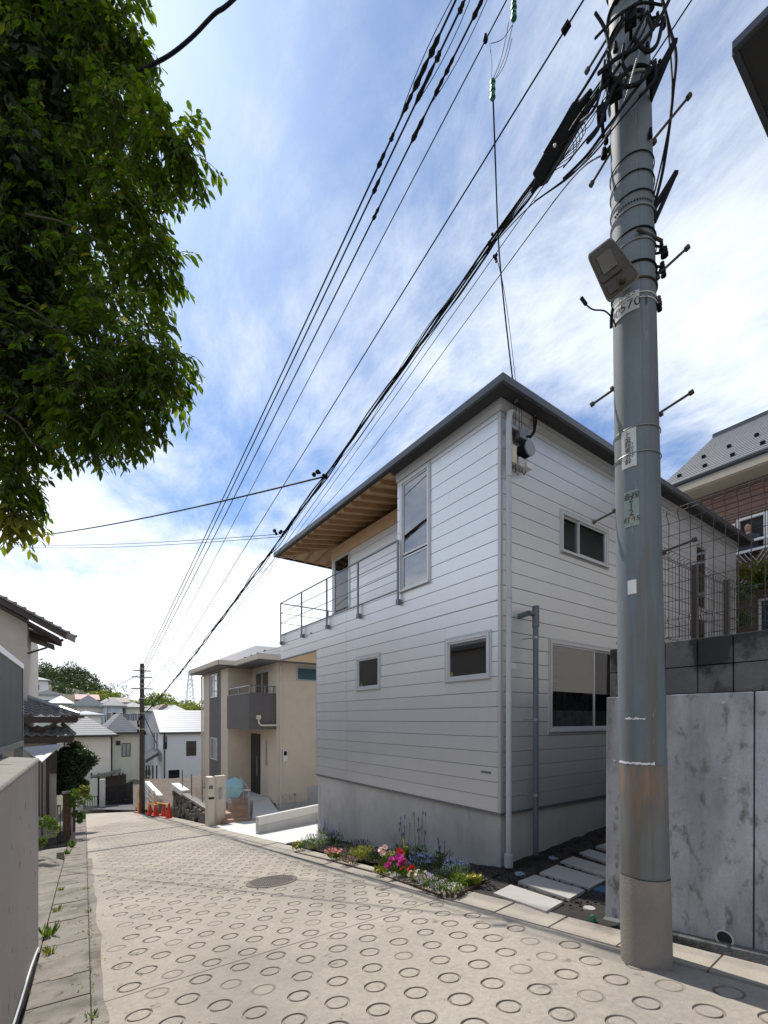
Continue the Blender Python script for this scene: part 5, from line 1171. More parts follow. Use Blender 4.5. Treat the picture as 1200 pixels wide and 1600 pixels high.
# low boundary wall on the driveway
lwp = [gpt(404, 1305), Vector((9.5, 13.6, 0))]
lwl = empty('low_wall', gpt(404, 1305), 'low pale concrete boundary wall crossing the white driveway', 'wall')
for i, (za, zb_) in enumerate(((0.0, .22), (.225, .45))):
    a, b = Vector((4.18, 11.6, 0)), Vector((9.0, 13.1, 0)); d = (b - a).normalized(); nrm_ = Vector((-d.y, d.x, 0)) * .12
    lo = [a, b, b + nrm_, a + nrm_]; base = gz(0, 11.6) + .02
    MB().hexa([(v.x, v.y, base + za - (.1 if i == 0 else 0)) for v in lo], [(v.x, v.y, base + zb_) for v in lo]).build('concrete_course', 'conc' if i == 0 else 'drive', lwl, bevel=.004)
tag(MB().box((6.9, 15.2, gz(0, 15.2) + .03), (7.9, 15.45, gz(0, 15.2) + .05)).build('drain_cover', 'pipe_dark'), 'dark rectangular drain grate on the pale driveway', 'drain cover')

# ------------------------------------------------------------------ rubble wall and garden below the beige house
rbw = empty('rubble_wall', (4.12, 17, gz(0, 17)), 'rough dark rubble stone wall stepping down the right side of the street', 'wall')
a, b = gpt(319, 1291), gpt(270, 1276)
TOPZ = -3.05
mb = MB(); lo = [(4.06, 16.2, -4.6), (4.4, 16.2, -4.6), (4.5, 23.4, -5.2), (4.16, 23.4, -5.2)]; mb.hexa(lo, [(4.2, 16.2, TOPZ - .22), (4.45, 16.2, TOPZ - .22), (4.55, 23.4, TOPZ - .25), (4.30, 23.4, TOPZ - .25)]); mb.build('wall_core', 'rubble', rbw)
for k in range(90):
    y = R.uniform(16.3, 23.3); zt = TOPZ - .3; zl = gz(0, y) + .05; z = R.uniform(zl, zt); s = R.uniform(.10, .2); x = 4.08 + .10 * (z - zl) / 1.2 + .012 * (y - 16)
    MB().obox((x, y, z), (.05, 0, .01), (0, s, R.uniform(-.03, .03)), (0, R.uniform(-.02, .02), s * .6)).build('stone', 'rubble', rbw, bevel=.02)
mb = MB(); mb.hexa([(4.14, 21.0, TOPZ - .24), (4.5, 21.0, TOPZ - .24), (4.55, 23.5, TOPZ - .26), (4.2, 23.5, TOPZ - .26)], [(4.14, 21.0, TOPZ - .02), (4.5, 21.0, TOPZ - .02), (4.55, 23.5, TOPZ + .0), (4.2, 23.5, TOPZ + .0)]); mb.build('coping_block', 'white', rbw, bevel=.01)
mb = MB(); mb.box((4.15, 16.3, TOPZ - .23), (4.45, 20.95, TOPZ - .14)); mb.build('coping', 'coping', rbw)
mb = MB(); mb.add([(4.45, 16.4, TOPZ - .2), (5.5, 18.9, TOPZ - .15), (5.5, 25, TOPZ - .2), (4.5, 25, TOPZ - .3)], [(0, 1, 2, 3)]); struct(mb, 'garden_bed', 'soil2')
gf = empty('garden_fence', (4.4, 17, TOPZ), 'thin wire garden fence on posts above the rubble wall', 'fence')
for y in (16.6, 18.4, 20.2, 22.0): MB().box((4.38, y, TOPZ - .2), (4.42, y + .04, TOPZ + .75)).build('post', 'galv', gf)
for z in (.2, .45, .72): MB().tube([(4.4, 16.5, TOPZ + z), (4.4, 22.1, TOPZ + z)], .006, 4).build('fence_wire', 'galv', gf)

# ------------------------------------------------------------------ foliage makers
def leafquad(mb, p, d, ln, wd, up):
    """folded pointed leaf: 6 verts"""
    d = d.normalized(); s = d.cross(up); 
    if s.length < .05: s = d.cross(Vector((1, .2, 0)))
    s.normalize(); n = s.cross(d)
    a = p; t = p + d * ln - n * ln * .12; m1 = p + d * ln * .38 + s * wd * .5 + n * wd * .16; m2 = p + d * ln * .38 - s * wd * .5 + n * wd * .16
    q1 = p + d * ln * .75 + s * wd * .32 + n * wd * .06; q2 = p + d * ln * .75 - s * wd * .32 + n * wd * .06; c1 = p + d * ln * .4; c2 = p + d * ln * .76 - n * ln * .05
    k = len(mb.v); mb.v += [tuple(v) for v in (a, m1, q1, t, q2, m2, c1, c2)]
    for f in ((0, 1, 6), (1, 2, 7, 6), (2, 3, 7), (3, 4, 7), (4, 5, 6, 7), (5, 0, 6)): mb.f.append(tuple(k + i for i in f)); mb.m.append(mb.cur)
def rdir(r=R):
    while True:
        v = Vector((r.uniform(-1, 1), r.uniform(-1, 1), r.uniform(-1, 1)))
        if .05 < v.length < 1: return v.normalized()
def blob_crown(mb, c, r, n, size, sq=1.0, clumps=14, rnd=R):
    cs = []
    for _ in range(clumps):
        v = rdir(rnd); cs.append((Vector((v.x, v.y, v.z * sq)) * r * rnd.uniform(.35, .78), r * rnd.uniform(.22, .42)))
    for _ in range(n):
        o, cr = rnd.choice(cs); v = rdir(rnd); p = c + o + Vector((v.x, v.y, v.z * .8)) * cr * rnd.uniform(.6, 1.05); u = rdir(rnd); s = u.cross(rdir(rnd)).normalized(); u2 = s.cross(u)
        a, b = s * size * rnd.uniform(.6, 1.2), u2 * size * rnd.uniform(.5, 1.0); k = len(mb.v)
        mb.v += [tuple(p - a), tuple(p + b * .6), tuple(p + a), tuple(p - b * .6)]; mb.f.append((k, k + 1, k + 2, k + 3)); mb.m.append(mb.cur)

# ------------------------------------------------------------------ near tree (upper left)
tr = empty('tree', (-2.6, 3.9, gz(0, 4)), 'big leafy tree overhanging the upper left with backlit glossy green leaves', 'tree')
lobes = [((30, 60), 3.6, .75), ((150, 40), 3.5, .48), ((190, 110), 3.4, .36), ((110, 180), 3.5, .55), ((235, 200), 3.3, .26), ((285, 235), 3.2, .17), ((318, 245), 3.15, .11), ((215, 290), 3.4, .36), ((100, 330), 3.5, .62),
         ((240, 350), 3.3, .24), ((268, 410), 3.3, .17), ((200, 430), 3.4, .38), ((90, 480), 3.5, .60), ((230, 510), 3.2, .28), ((285, 575), 3.1, .15), ((200, 570), 3.2, .38), ((255, 620), 3.1, .20), ((100, 610), 3.3, .52), ((180, 655), 3.1, .32), ((60, 665), 3.3, .30),
         ((140, 690), 3.1, .17), ((215, 690), 3.0, .13), ((20, 560), 3.4, .6), ((10, 400), 3.6, .7), ((10, 250), 3.7, .75), ((15, 740), 3.3, .20), ((40, 790), 3.2, .11), ((28, 835), 3.2, .09), ((5, 700), 3.4, .3), ((20, 130), 3.6, .7), ((225, 60), 3.4, .14), ((180, 10), 3.5, .3), ((80, -40), 3.6, .6), ((10, -60), 3.6, .7)]
lob3 = [(atT(x - (26 if x > 150 else 8), y - (34 if y > 640 else 8), t), r_ * .86) for (x, y), t, r_ in lobes]
rl = random.Random(11); leaves = []
twigs = MB()
for c_, r_ in lob3:
    nt_ = int(400 * r_ ** 1.7) + 30
    for _ in range(nt_):
        v = rdir(rl); rad = r_ * rl.uniform(.35, 1.0) ** .6; p = c_ + Vector((v.x, v.y, v.z)) * rad
        d = (v * .8 + Vector((0, 0, -.55)) + rdir(rl) * .5).normalized(); ln = rl.uniform(.10, .22); q = p + d * ln + Vector((0, 0, -.02))
        twigs.tube([p - d * .05, p + d * ln * .5 + Vector((0, 0, .01)), q], [.003, .0022, .0012], 4, False)
        nl = rl.randint(7, 11)
        for k in range(nl):
            t = (k + .5) / nl; b = lerp(p, q, t); side = d.cross(Vector((0, 0, 1))); side = side.normalized() if side.length > .1 else Vector((1, 0, 0)); sgn = 1 if k % 2 else -1
            ld = (d * .55 + side * sgn * .75 + Vector((0, 0, -.55)) + rdir(rl) * .35).normalized(); leaves.append((b, ld, rl.uniform(.05, .092), rl.uniform(.023, .038), (Vector((0, 0, 1)) + rdir(rl) * .5)))
big_ = sorted(range(len(leaves)), key=lambda i: leaves[i][0].length)
def inframe(p):
    d = p.x * S + p.y * C; return d > .2 and -20 < 600 + F * (p.x * C - p.y * S) / d < 360 and -20 < HY - F * p.z / d
single = set([i for i in big_ if inframe(leaves[i][0])][:290])
protos = []
for k, (l_, w_) in enumerate(((.072, .028), (.085, .032), (.06, .025))):
    mb = MB(); leafquad(mb, Vector((0, 0, 0)), Vector((0, 1, 0)), l_, w_, Vector((0, 0, 1))); me = bpy.data.meshes.new('leaf'); me.from_pydata(mb.v, [], mb.f); me.materials.append(M['leaf']); me.update(); protos.append(me)
fol = MB(); foly = MB()
for i, (p, d, l_, w_, up) in enumerate(leaves):
    if i in single:
        o = bpy.data.objects.new('leaf', protos[i % 3]); sc.collection.objects.link(o); o.parent = tr
        s = d.cross(up).normalized(); n_ = s.cross(d); o.matrix_local = Matrix.Translation(p - ORG[tr.name]) @ Matrix((s, d, n_)).transposed().to_4x4()
    else: leafquad(foly if (i % 23 == 0 or (p.z < 1.45)) else fol, p, d, l_, w_, up)
fol.build('foliage', 'leaf', tr, kind='stuff'); foly.build('young_foliage', 'leafy', tr, kind='stuff'); twigs.build('twigs', 'bark', tr, kind='stuff')
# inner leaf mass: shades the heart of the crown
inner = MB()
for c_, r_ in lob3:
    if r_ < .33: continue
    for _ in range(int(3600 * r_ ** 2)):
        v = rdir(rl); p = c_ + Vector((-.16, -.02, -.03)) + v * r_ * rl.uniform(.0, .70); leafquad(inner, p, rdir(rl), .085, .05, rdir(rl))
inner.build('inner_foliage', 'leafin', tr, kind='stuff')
mb = MB(); mb.tube([(-2.6, 3.9, -2.2), (-2.5, 3.8, 0), (-2.3, 3.8, 1.6)], [.17, .15, .12], 10); mb.build('trunk', 'bark', tr, smooth=True)
for (x, y), t, r_ in [l_ for l_ in lobes if l_[0][0] < 160][::2]:
    e_ = atT(x - 30, y, t + .3); a = Vector((-2.45, 3.8, .9 + R.uniform(-.8, .7))); m_ = a.lerp(e_, .55) + Vector((0, 0, -.15)); e_ = a.lerp(e_, .86); MB().tube([a, m_, e_], [.04, .018, .004], 6).build('branch', 'bark', tr, smooth=True)
for q in (((0, 480), (60, 500), (110, 530), (150, 575)), ((0, 462), (50, 485), (100, 515), (140, 540)), ((40, 335), (90, 345), (130, 360), (165, 385)), ((0, 640), (30, 660), (50, 690), (75, 700))):
    MB().tube([atT(x, y, 3.02 + .05 * math.sin(x * .07)) + Vector((0, 0, .012 * math.sin(x * .11 + y))) for x, y in q], [.008, .0065, .0045, .002], 6).build('branch', 'bark', tr, smooth=True)

# ------------------------------------------------------------------ left side: pale wall, corrugated screen, tiled house
lw = empty('garden_wall', (-.19, 5.37, gz(0, 5.37)), 'pale plastered garden wall along the left edge with a grey sloping coping', 'wall')
def xw(y): return -.19 + .044 * (y - 5.37)
mb = MB(); y0_, y1_ = -7.0, 4.98 + .39
mb.hexa([(xw(y0_) - .32, y0_, -2.9), (xw(y0_), y0_, -2.9), (xw(y1_), y1_, -2.9), (xw(y1_) - .32, y1_, -2.9)], [(xw(y0_) - .32, y0_, -.40), (xw(y0_), y0_, -.40), (xw(y1_), y1_, -.40), (xw(y1_) - .32, y1_, -.40)]); mb.build('wall_face', 'wall_left', lw, bevel=.006)
mb = MB(); mb.hexa([(xw(y0_) - .34, y0_, -.398), (xw(y0_) + .015, y0_, -.398), (xw(y1_) + .015, y1_ + .01, -.398), (xw(y1_) - .34, y1_ + .01, -.398)], [(xw(y0_) - .34, y0_, -.33), (xw(y0_) + .005, y0_, -.365), (xw(y1_) + .005, y1_ + .01, -.365), (xw(y1_) - .34, y1_ + .01, -.33)]); mb.build('coping', 'coping', lw, bevel=.012)
MB().tube([(xw(y) + .012, y, gz(0, y) + .10 + (.02 * math.sin(y * 3))) for y in [1 + .3 * k for k in range(15)]], .007, 6).build('wall_cable', 'white', lw, smooth=True)
mb = MB()
for _ in range(26):
    y = R.uniform(2.2, 5.2); z = R.uniform(-2.0, -.6); mb.obox((xw(y) + .0005, y, z), (.001, 0, 0), (0, R.uniform(.003, .008), 0), (0, 0, R.uniform(.008, .03)))
mb.build('plaster_chips', 'groove', lw, kind='stuff')
scn = empty('corrugated_screen', (-.40, 6.2, -.3), 'dark grey ribbed metal screen standing on the pale garden wall', 'screen')
def xs_(y): return -.37 + .044 * (y - 6.39) - .02
y = 6.36; Z0, Z1 = -.235, .555
k = 0
MB().add([], [])
while y > -1.5:
    w_ = .062; mb = MB(); x = xs_(y); x2 = xs_(y - w_)
    pr = [(0, 0), (.0, .42), (.024, .52), (.024, .80), (0, .90), (0, 1.0)]
    vs = []
    for z in (Z0, Z1):
        for d, t in pr: yy = y - w_ * t; vs.append((xs_(yy) + d, yy, z))
    mb.add(vs, [(i, i + 1, i + 7, i + 6) for i in range(5)]); mb.build('ribbed_panel', 'gmetal', scn); y -= w_
mb = MB(); mb.hexa([(xs_(-1.5) - .03, -1.5, Z1), (xs_(-1.5) + .035, -1.5, Z1), (xs_(6.4) + .035, 6.4, Z1), (xs_(6.4) - .03, 6.4, Z1)], [(xs_(-1.5) - .03, -1.5, Z1 + .055), (xs_(-1.5) + .035, -1.5, Z1 + .055), (xs_(6.4) + .035, 6.4, Z1 + .055), (xs_(6.4) - .03, 6.4, Z1 + .055)]); mb.build('top_rail', 'frame', scn)
mb = MB(); mb.hexa([(xs_(-1.5) - .03, -1.5, Z0 - .055), (xs_(-1.5) + .035, -1.5, Z0 - .055), (xs_(6.4) + .035, 6.4, Z0 - .055), (xs_(6.4) - .03, 6.4, Z0 - .055)], [(xs_(-1.5) - .03, -1.5, Z0), (xs_(-1.5) + .035, -1.5, Z0), (xs_(6.4) + .035, 6.4, Z0), (xs_(6.4) - .03, 6.4, Z0)]); mb.build('bottom_rail', 'galv', scn)
mb = MB(); mb.box((xs_(6.4) - .05, 6.37, Z0 - .3), (xs_(6.4) + .03, 6.42, Z1)); mb.build('end_post', 'gmetal', scn)
for y in (5.1, 3.4, 1.6): MB().box((xs_(y) - .03, y, -.34), (xs_(y) + .02, y + .05, Z0 - .05)).build('foot', 'gmetal', scn)

M['tanwall'] = mat('faded plaster', (.46, .41, .37), .9, 0, .08, 2)
th = empty('tiled_house', (-.2, 19.7, gz(0, 20)), 'old two storey house with grey clay tiled roofs and dark timber posts on the left', 'house')
ra, rb = onY(-60, 911, 19.7), onY(104, 999, 19.7); rs = (rb.z - ra.z) / (rb.x - ra.x)
def rkz(x): return rb.z + (x - rb.x) * rs
mb = MB(); mb.hexa([(-9, 20.3, -.5), (-1.03, 20.3, -.5), (-1.03, 29, -.5), (-9, 29, -.5)], [(-9, 20.3, rkz(-9) + .2), (-1.03, 20.3, rkz(-1.03) + .2), (-1.03, 29, rkz(-1.03) + .2), (-9, 29, rkz(-9) + .2)]); mb.build('upper_wall', 'tanwall', th)
MB().box((-9, 19.75, -5), (-.2, 28, -.4)).build('lower_wall', 'tanwall', th)
def kawara(mb, e0, e1, up, rows, cols, amp=.06, rowlap=.05):
    e0, e1, up = Vector(e0), Vector(e1), Vector(up); u = (e1 - e0) / cols; n_ = (e1 - e0).cross(up).normalized()
    if n_.z < 0: n_ = -n_
    for r_ in range(rows):
        a, b = up * (r_ / rows), up * ((r_ + 1) / rows)
        prof = [(0, 0), (.22, amp * 1.0), (.42, amp * .2), (.72, -amp * .5), (1, 0)]
        base = len(mb.v); pts = []
        for c_ in range(cols):
            for t, h_ in prof[:-1]: pts.append((c_ + t, h_))
        pts.append((cols, 0)); k = len(pts)
        for t, h_ in pts: mb.v.append(tuple(e0 + u * t + a + n_ * (h_ + rowlap)))
        for t, h_ in pts: mb.v.append(tuple(e0 + u * t + b + n_ * h_))
        for t, h_ in pts: mb.v.append(tuple(e0 + u * t + a + n_ * (h_ - .01)))
        for i in range(k - 1): mb.f.append((base + i, base + i + 1, base + k + i + 1, base + k + i)); mb.f.append((base + 2 * k + i, base + 2 * k + i + 1, base + i + 1, base + i)); mb.m += [mb.cur, mb.cur]
# skirt roofs (eaves facing the camera), hip on the street side
def skirt(x1, ye, zE, depth, rise, rows, xcut):
    mb = MB(); cols = int((x1 + 5) / .27)
    kawara(mb, (x1 - cols * .27, ye, zE), (x1, ye, zE), (0, depth, rise), rows, cols)
    # trim everything beyond the hip line
    V = [Vector(v) for v in mb.v]; nf = []; 
    for f, m_ in zip(mb.f, mb.m):
        c_ = sum((V[i] for i in f), Vector()) / len(f)
        if c_.x <= x1 - (c_.y - ye) * xcut: nf.append(f)
    mb.f = nf; mb.m = [0] * len(nf); rf = mb.build('tiled_roof', 'kawara', th, kind='stuff')
    mb = MB(); tip_ = Vector((x1 - depth * xcut, ye + depth, zE + rise)); mb.tube([(x1 + .05, ye - .02, zE + .05), tip_ + Vector((0, 0, .07))], .07, 8); mb.build('hip_tiles', 'kawara', rf, smooth=True)
    mb = MB(); mb.hexa([(x1 - 5, ye + .02, zE - .26), (x1 + .0, ye + .02, zE - .26), (x1, ye + .2, zE - .26), (x1 - 5, ye + .2, zE - .26)], [(x1 - 5, ye + .02, zE - .05), (x1 + .0, ye + .02, zE - .05), (x1, ye + .2, zE - .05), (x1 - 5, ye + .2, zE - .05)]); mb.build('eave_beam', 'timber', th)
    mb = MB(); mb.hexa([(x1 + .0, ye + .02, zE - .20), (x1 + .04, ye + .02, zE - .20), (x1 + .04, ye + 5, zE - .20), (x1, ye + 5, zE - .20)], [(x1 + .0, ye + .02, zE - .0), (x1 + .04, ye + .02, zE + .0), (x1 + .04, ye + 5, zE + .0), (x1, ye + 5, zE + .0)]); mb.build('eave_beam', 'timber', th)
    mb = MB(); mb.add([(x1, ye, zE - .02), (x1, ye + 6, zE - .02), tip_ + Vector((0, 6 - depth, -.02)), tip_ + Vector((0, 0, -.02))], [(0, 1, 2, 3)]); mb.build('roof_side', 'kawara', th)
skirt(.40, 19.35, .14, 1.3, .72, 8, 1.35)
skirt(.28, 19.45, -.56, .5, .32, 4, .6)
MB().box((.1, 19.3, .05), (.62, 19.42, .13)).build('eave_beam', 'timber', th)
# upper roof rakes: sloped tiled slabs with dark barge boards
for (a, b, y, th_) in ((Vector((-9.0, 0, rkz(-9))), Vector((rb.x, 0, rb.z)), 19.7, .24), (onY(20, 985, 21.2), onY(95, 1010, 21.2), 21.2, .20)):
    d = (b - a); mb = MB(); dz = Vector((0, 0, 1))
    a1_, b1_ = Vector((a.x, y, a.z)), Vector((b.x, y, b.z)); 
    mb.hexa([a1_, b1_, b1_ + Vector((0, .08, 0)), a1_ + Vector((0, .08, 0))], [a1_ + dz * th_, b1_ + dz * th_, b1_ + Vector((0, .08, th_)), a1_ + Vector((0, .08, th_))]); mb.build('barge_board', 'timber', th)
    mb = MB(); n_ = int(d.length / .28)
    dpt = 1.4
    up_ = Vector((-d.z, 0, d.x)).normalized()
    if up_.z < 0: up_ = -up_
    for k in range(n_ + 1):
        p = a1_.lerp(b1_, k / n_) + dz * th_ * 1.0; q = a1_.lerp(b1_, min(1.03, (k + 1.25) / n_)) + dz * th_ * 1.0
        mb.hexa([p + Vector((0, -.06, -.02)), q + Vector((0, -.06, .0)), q + Vector((0, dpt, .0)), p + Vector((0, dpt, -.02))], [p + Vector((0, -.06, .04)), q + Vector((0, -.06, .07)), q + Vector((0, dpt, .07)), p + Vector((0, dpt, .04))])
        mb.ball(q + Vector((0, -.06, .05)), .055, 6, 4)
    mb.build('tiled_roof', 'kawara', th, kind='stuff')
    mb = MB(); mb.hexa([a1_ + Vector((0, .08, .0)), b1_ + Vector((-.2, .08, .0)), b1_ + Vector((-.2, 1.4, .0)), a1_ + Vector((0, 1.4, .0))], [a1_ + Vector((0, .08, .05)), b1_ + Vector((-.2, .08, .05)), b1_ + Vector((-.2, 1.4, .05)), a1_ + Vector((0, 1.4, .05))]); mb.build('eave_underside', 'timber', th)
MB().tube([atT(43, 1021, 16), atT(73, 1012, 16)], .035, 6).build('eave_brace', 'timber', th)
MB().tube([atT(100, 1118, 15.2), atT(80, 1135, 15.4), atT(36, 1147, 15.6)], .06, 6).build('curved_brace', 'timber', th, smooth=True)
for px0, px1 in ((50, 54), (59, 62), (72, 77), (79, 89)):
    if px0 == 79: a, b = onY(79, 1163, 19.68), onY(89, 1208, 19.68)
    else: a, b = onY(px0, 1175, 19.68), onY(px1, 1275, 19.68)
    MB().box((a.x, 19.64, b.z), (b.x, 19.745, a.z)).build('timber_post' if px0 != 79 else 'shutter_box', 'timber', th)
for px0, px1 in ((62, 72),):
    a, b = onY(px0, 1180, 19.7), onY(px1, 1272, 19.7); MB().box((a.x, 19.70, b.z), (b.x, 19.745, a.z)).build('sliding_panel', 'tanwall', th)
mb = MB(); mb.add([(-.95, 16.9, -.77), (.0, 16.3, -.62), (-.30, 16.0, -1.22), (-.42, 15.8, -1.28)], [(0, 1, 2, 3)])
p = [atT(33, 1168, 13.5), atT(97, 1162, 14.2), atT(66, 1190, 12.9), atT(48, 1178, 12.4)]
cn = empty('canopy', p[2], 'pale grey sheet metal lean-to canopy between the pale wall and the tiled house', 'canopy')
mb = MB(); mb.hexa([v - Vector((0, 0, .03)) for v in p], p); mb.build('sheet', 'palesl', cn)
MB().tube([p[3] - Vector((0, 0, .04)), p[2] - Vector((0, 0, .04))], .03, 6).build('edge_tube', 'galv', cn); MB().tube([p[2], Vector((p[2].x, p[2].y, -3.3))], .025, 6).build('post', 'timber', cn)
# little front yard
mb = MB(); mb.box((-.55, 11.5, -3.6), (-.12, 11.62, -2.95)); tag(mb.build('planter_wall', 'brick'), 'low brown brick planter in the yard behind the pale wall', 'planter')
bp = empty('brick_gate_pillar', gpt(104, 1312), 'dark brown brick gate pillar standing by the gutter on the left', 'gate pillar')
p = gpt(104, 1312); x0, x1, y0_ = p.x - .10, p.x + .10, p.y
for k in range(20):
    z = p.z - .1 + k * .078
    MB().box((x0 + R.uniform(0, .003), y0_, z), ((x0 + x1) / 2 - .004, y0_ + .3, z + .07)).build('brick', 'brick', bp) if k % 2 else MB().box((x0 + R.uniform(0, .003), y0_, z), (x1 - R.uniform(0, .003), y0_ + .3, z + .07)).build('brick', 'brick', bp)
    if k % 2: MB().box(((x0 + x1) / 2 + .004, y0_, z), (x1, y0_ + .3, z + .07)).build('brick', 'brick', bp)
MB().box((x0 + .012, y0_ + .012, p.z - .1), (x1 - .012, y0_ + .29, p.z + 1.45)).build('mortar_core', 'groove', bp); MB().box((x0 - .02, y0_ - .02, p.z + 1.46), (x1 + .02, y0_ + .32, p.z + 1.52)).build('cap', 'coping', bp)
for k in range(3):
    pp = gpt(113 + k * 3.2, 1305 - k * 12); o = MB().box((pp.x - .02, pp.y, pp.z - .1), (pp.x + .02, pp.y + .9, pp.z + 1.3)).build('board_fence', 'white' if k else 'tanwall'); tag(o, ('nearest', 'middle', 'farthest')[k] + ' pale upright board of the edge-on fence beside the brick gate pillar', 'fence board', 'upright boards beside the brick pillar')
mp = empty('iron_gate', gpt(92, 1316), 'narrow black iron side gate between the pale wall and the brick pillar', 'gate')
p = gpt(92, 1318)
for dx in (-.04, .02): MB().box((p.x + dx, p.y, p.z - .05), (p.x + dx + .025, p.y + .03, p.z + 1.15)).build('bar', 'gateb', mp)
MB().box((p.x - .04, p.y, p.z + 1.1), (p.x + .05, p.y + .03, p.z + 1.14)).build('top_bar', 'gateb', mp)
tag(MB().box((-.12, 12.2, gz(0, 12.2) - .1), (.02, 12.4, gz(0, 12.2) + .2)).build('stub_wall', 'gutter'), 'short grey concrete stub at the mouth of the side yard', 'stub wall')

def bush(label, c, r, n, size, m, sq=1.0, name='shrub', group=None, stem=None, clumps=20):
    e_ = empty(name, (c[0], c[1], c[2] - r * sq), label, 'shrub' if name == 'shrub' else 'plant', group); mb = MB(); blob_crown(mb, Vector(c), r, n, size, sq, clumps); mb.build('foliage', m, e_, kind='stuff')
    if stem: 
        s_ = MB(); s_.tube([(c[0], c[1], stem), (c[0] + .05, c[1], c[2] - r * .3), (c[0], c[1], c[2])], [.08, .06, .03], 7); s_.build('trunk', 'bark', e_, smooth=True)
    return e_
c_ = atT(114, 1190, 17.2); bush('round dark glossy camellia bush behind the brick gate pillar', c_, .80, 15000, .055, 'leafshrub', 1.15, stem=-4.3, clumps=70)
c_ = atT(106, 1226, 16.8); bush('dark green lower bush under the round camellia', c_, .72, 7000, .05, 'leafshrub', .8, stem=-4.2)
for px, py, r_, lb in ((123, 1250, .42, 'bright green creeper hanging beside the board fence'), (130, 1235, .25, 'brownish green creeper top beside the board fence'), (121, 1275, .25, 'lowest bright green creeper beside the board fence')):
    c_ = atT(px, py, 14.5); bush(lb, c_, r_, 900, .04, 'leafmid' if 'bright' in lb else 'leafyg', 1.2, 'creeper', clumps=12)
for px, py, r_, lb in ((75, 1290, .3, 'small green yard shrub beside the black iron gate'), (62, 1318, .16, 'dark grass tuft at the end of the pale wall')):
    c_ = atT(px, py, 9.5); bush(lb, c_, r_, 500, .035, 'leafmid', .8, 'yard_plant', clumps=10)
# weeds in the gutter joint
def weed(px, py, h, n, label, wid=.022, m='leafmid'):
    p = gpt(px, py); e_ = empty('weed', p, label, 'weed'); mb = MB()
    for k in range(n):
        a = R.uniform(0, 6.28); tilt = R.uniform(.2, .9); d = Vector((math.cos(a) * tilt, math.sin(a) * tilt, 1)).normalized(); leafquad(mb, p + Vector((math.cos(a), math.sin(a), 0)) * R.uniform(0, .03), d, h * R.uniform(.5, 1), wid * R.uniform(.6, 1.3), Vector((math.cos(a), math.sin(a), .2)))
    mb.build('leaves', m, e_)
weed(76, 1466, .20, 26, 'tall leafy green weed in the gutter joint near the pale wall')
weed(77, 1492, .11, 18, 'yellow green weed just in front of the tall weed in the gutter joint', .02, 'leafyg')
weed(89, 1425, .10, 20, 'pale weed in the gutter joint beyond the tall weed', .02, 'leafyg'); weed(95, 1392, .09, 18, 'small pale weed farther along the gutter joint', .018, 'leafyg')
weed(139, 1426, .07, 12, 'tiny green weed at the road edge of the gutter', .014, 'leafmid'); weed(144, 1590, .06, 14, 'tiny green sprout at the bottom edge of the road joint', .012, 'leafmid')
weed(112, 1325, .26, 30, 'leafy weed at the foot of the board fence', .05, 'leafmid'); weed(106, 1335, .18, 24, 'smaller leafy weed in front of the board fence weed', .04, 'leafmid'); weed(326, 1288, .12, 26, 'little green clump at the foot of the cream gate post', .05, 'leafshrub')
weed(136, 1390, .06, 10, 'thin weed in the far part of the gutter joint', .014, 'leafyg')
mb = MB()
for _ in range(260):
    y = R.uniform(3.2, 14); x = xl(y) + R.uniform(-.015, .02) if R.random() < .7 else xg(y) + R.uniform(-.02, .02); p = Vector((x, y, gz(0, y) + .008)); leafquad(mb, p, Vector((R.uniform(-1, 1), R.uniform(-1, 1), R.uniform(.1, 1))), R.uniform(.012, .035), .012, Vector((0, 0, 1)))
tag(mb.build('moss', 'leafyg', kind='stuff'), 'moss and tiny seedlings along the gutter joints', 'moss')
mb = MB()
for _ in range(70):
    y = R.uniform(1.5, 9); x = R.uniform(-.1, 3.3) if R.random() < .3 else xl(y) + R.uniform(-.2, .15); leafquad(mb, Vector((x, y, gz(0, y) + .012)), Vector((R.uniform(-1, 1), R.uniform(-1, 1), .1)), R.uniform(.02, .035), .016, Vector((0, 0, 1)))
tag(mb.build('fallen_leaves', 'leafy', kind='stuff'), 'scattered tiny fallen leaves on the concrete', 'leaves')

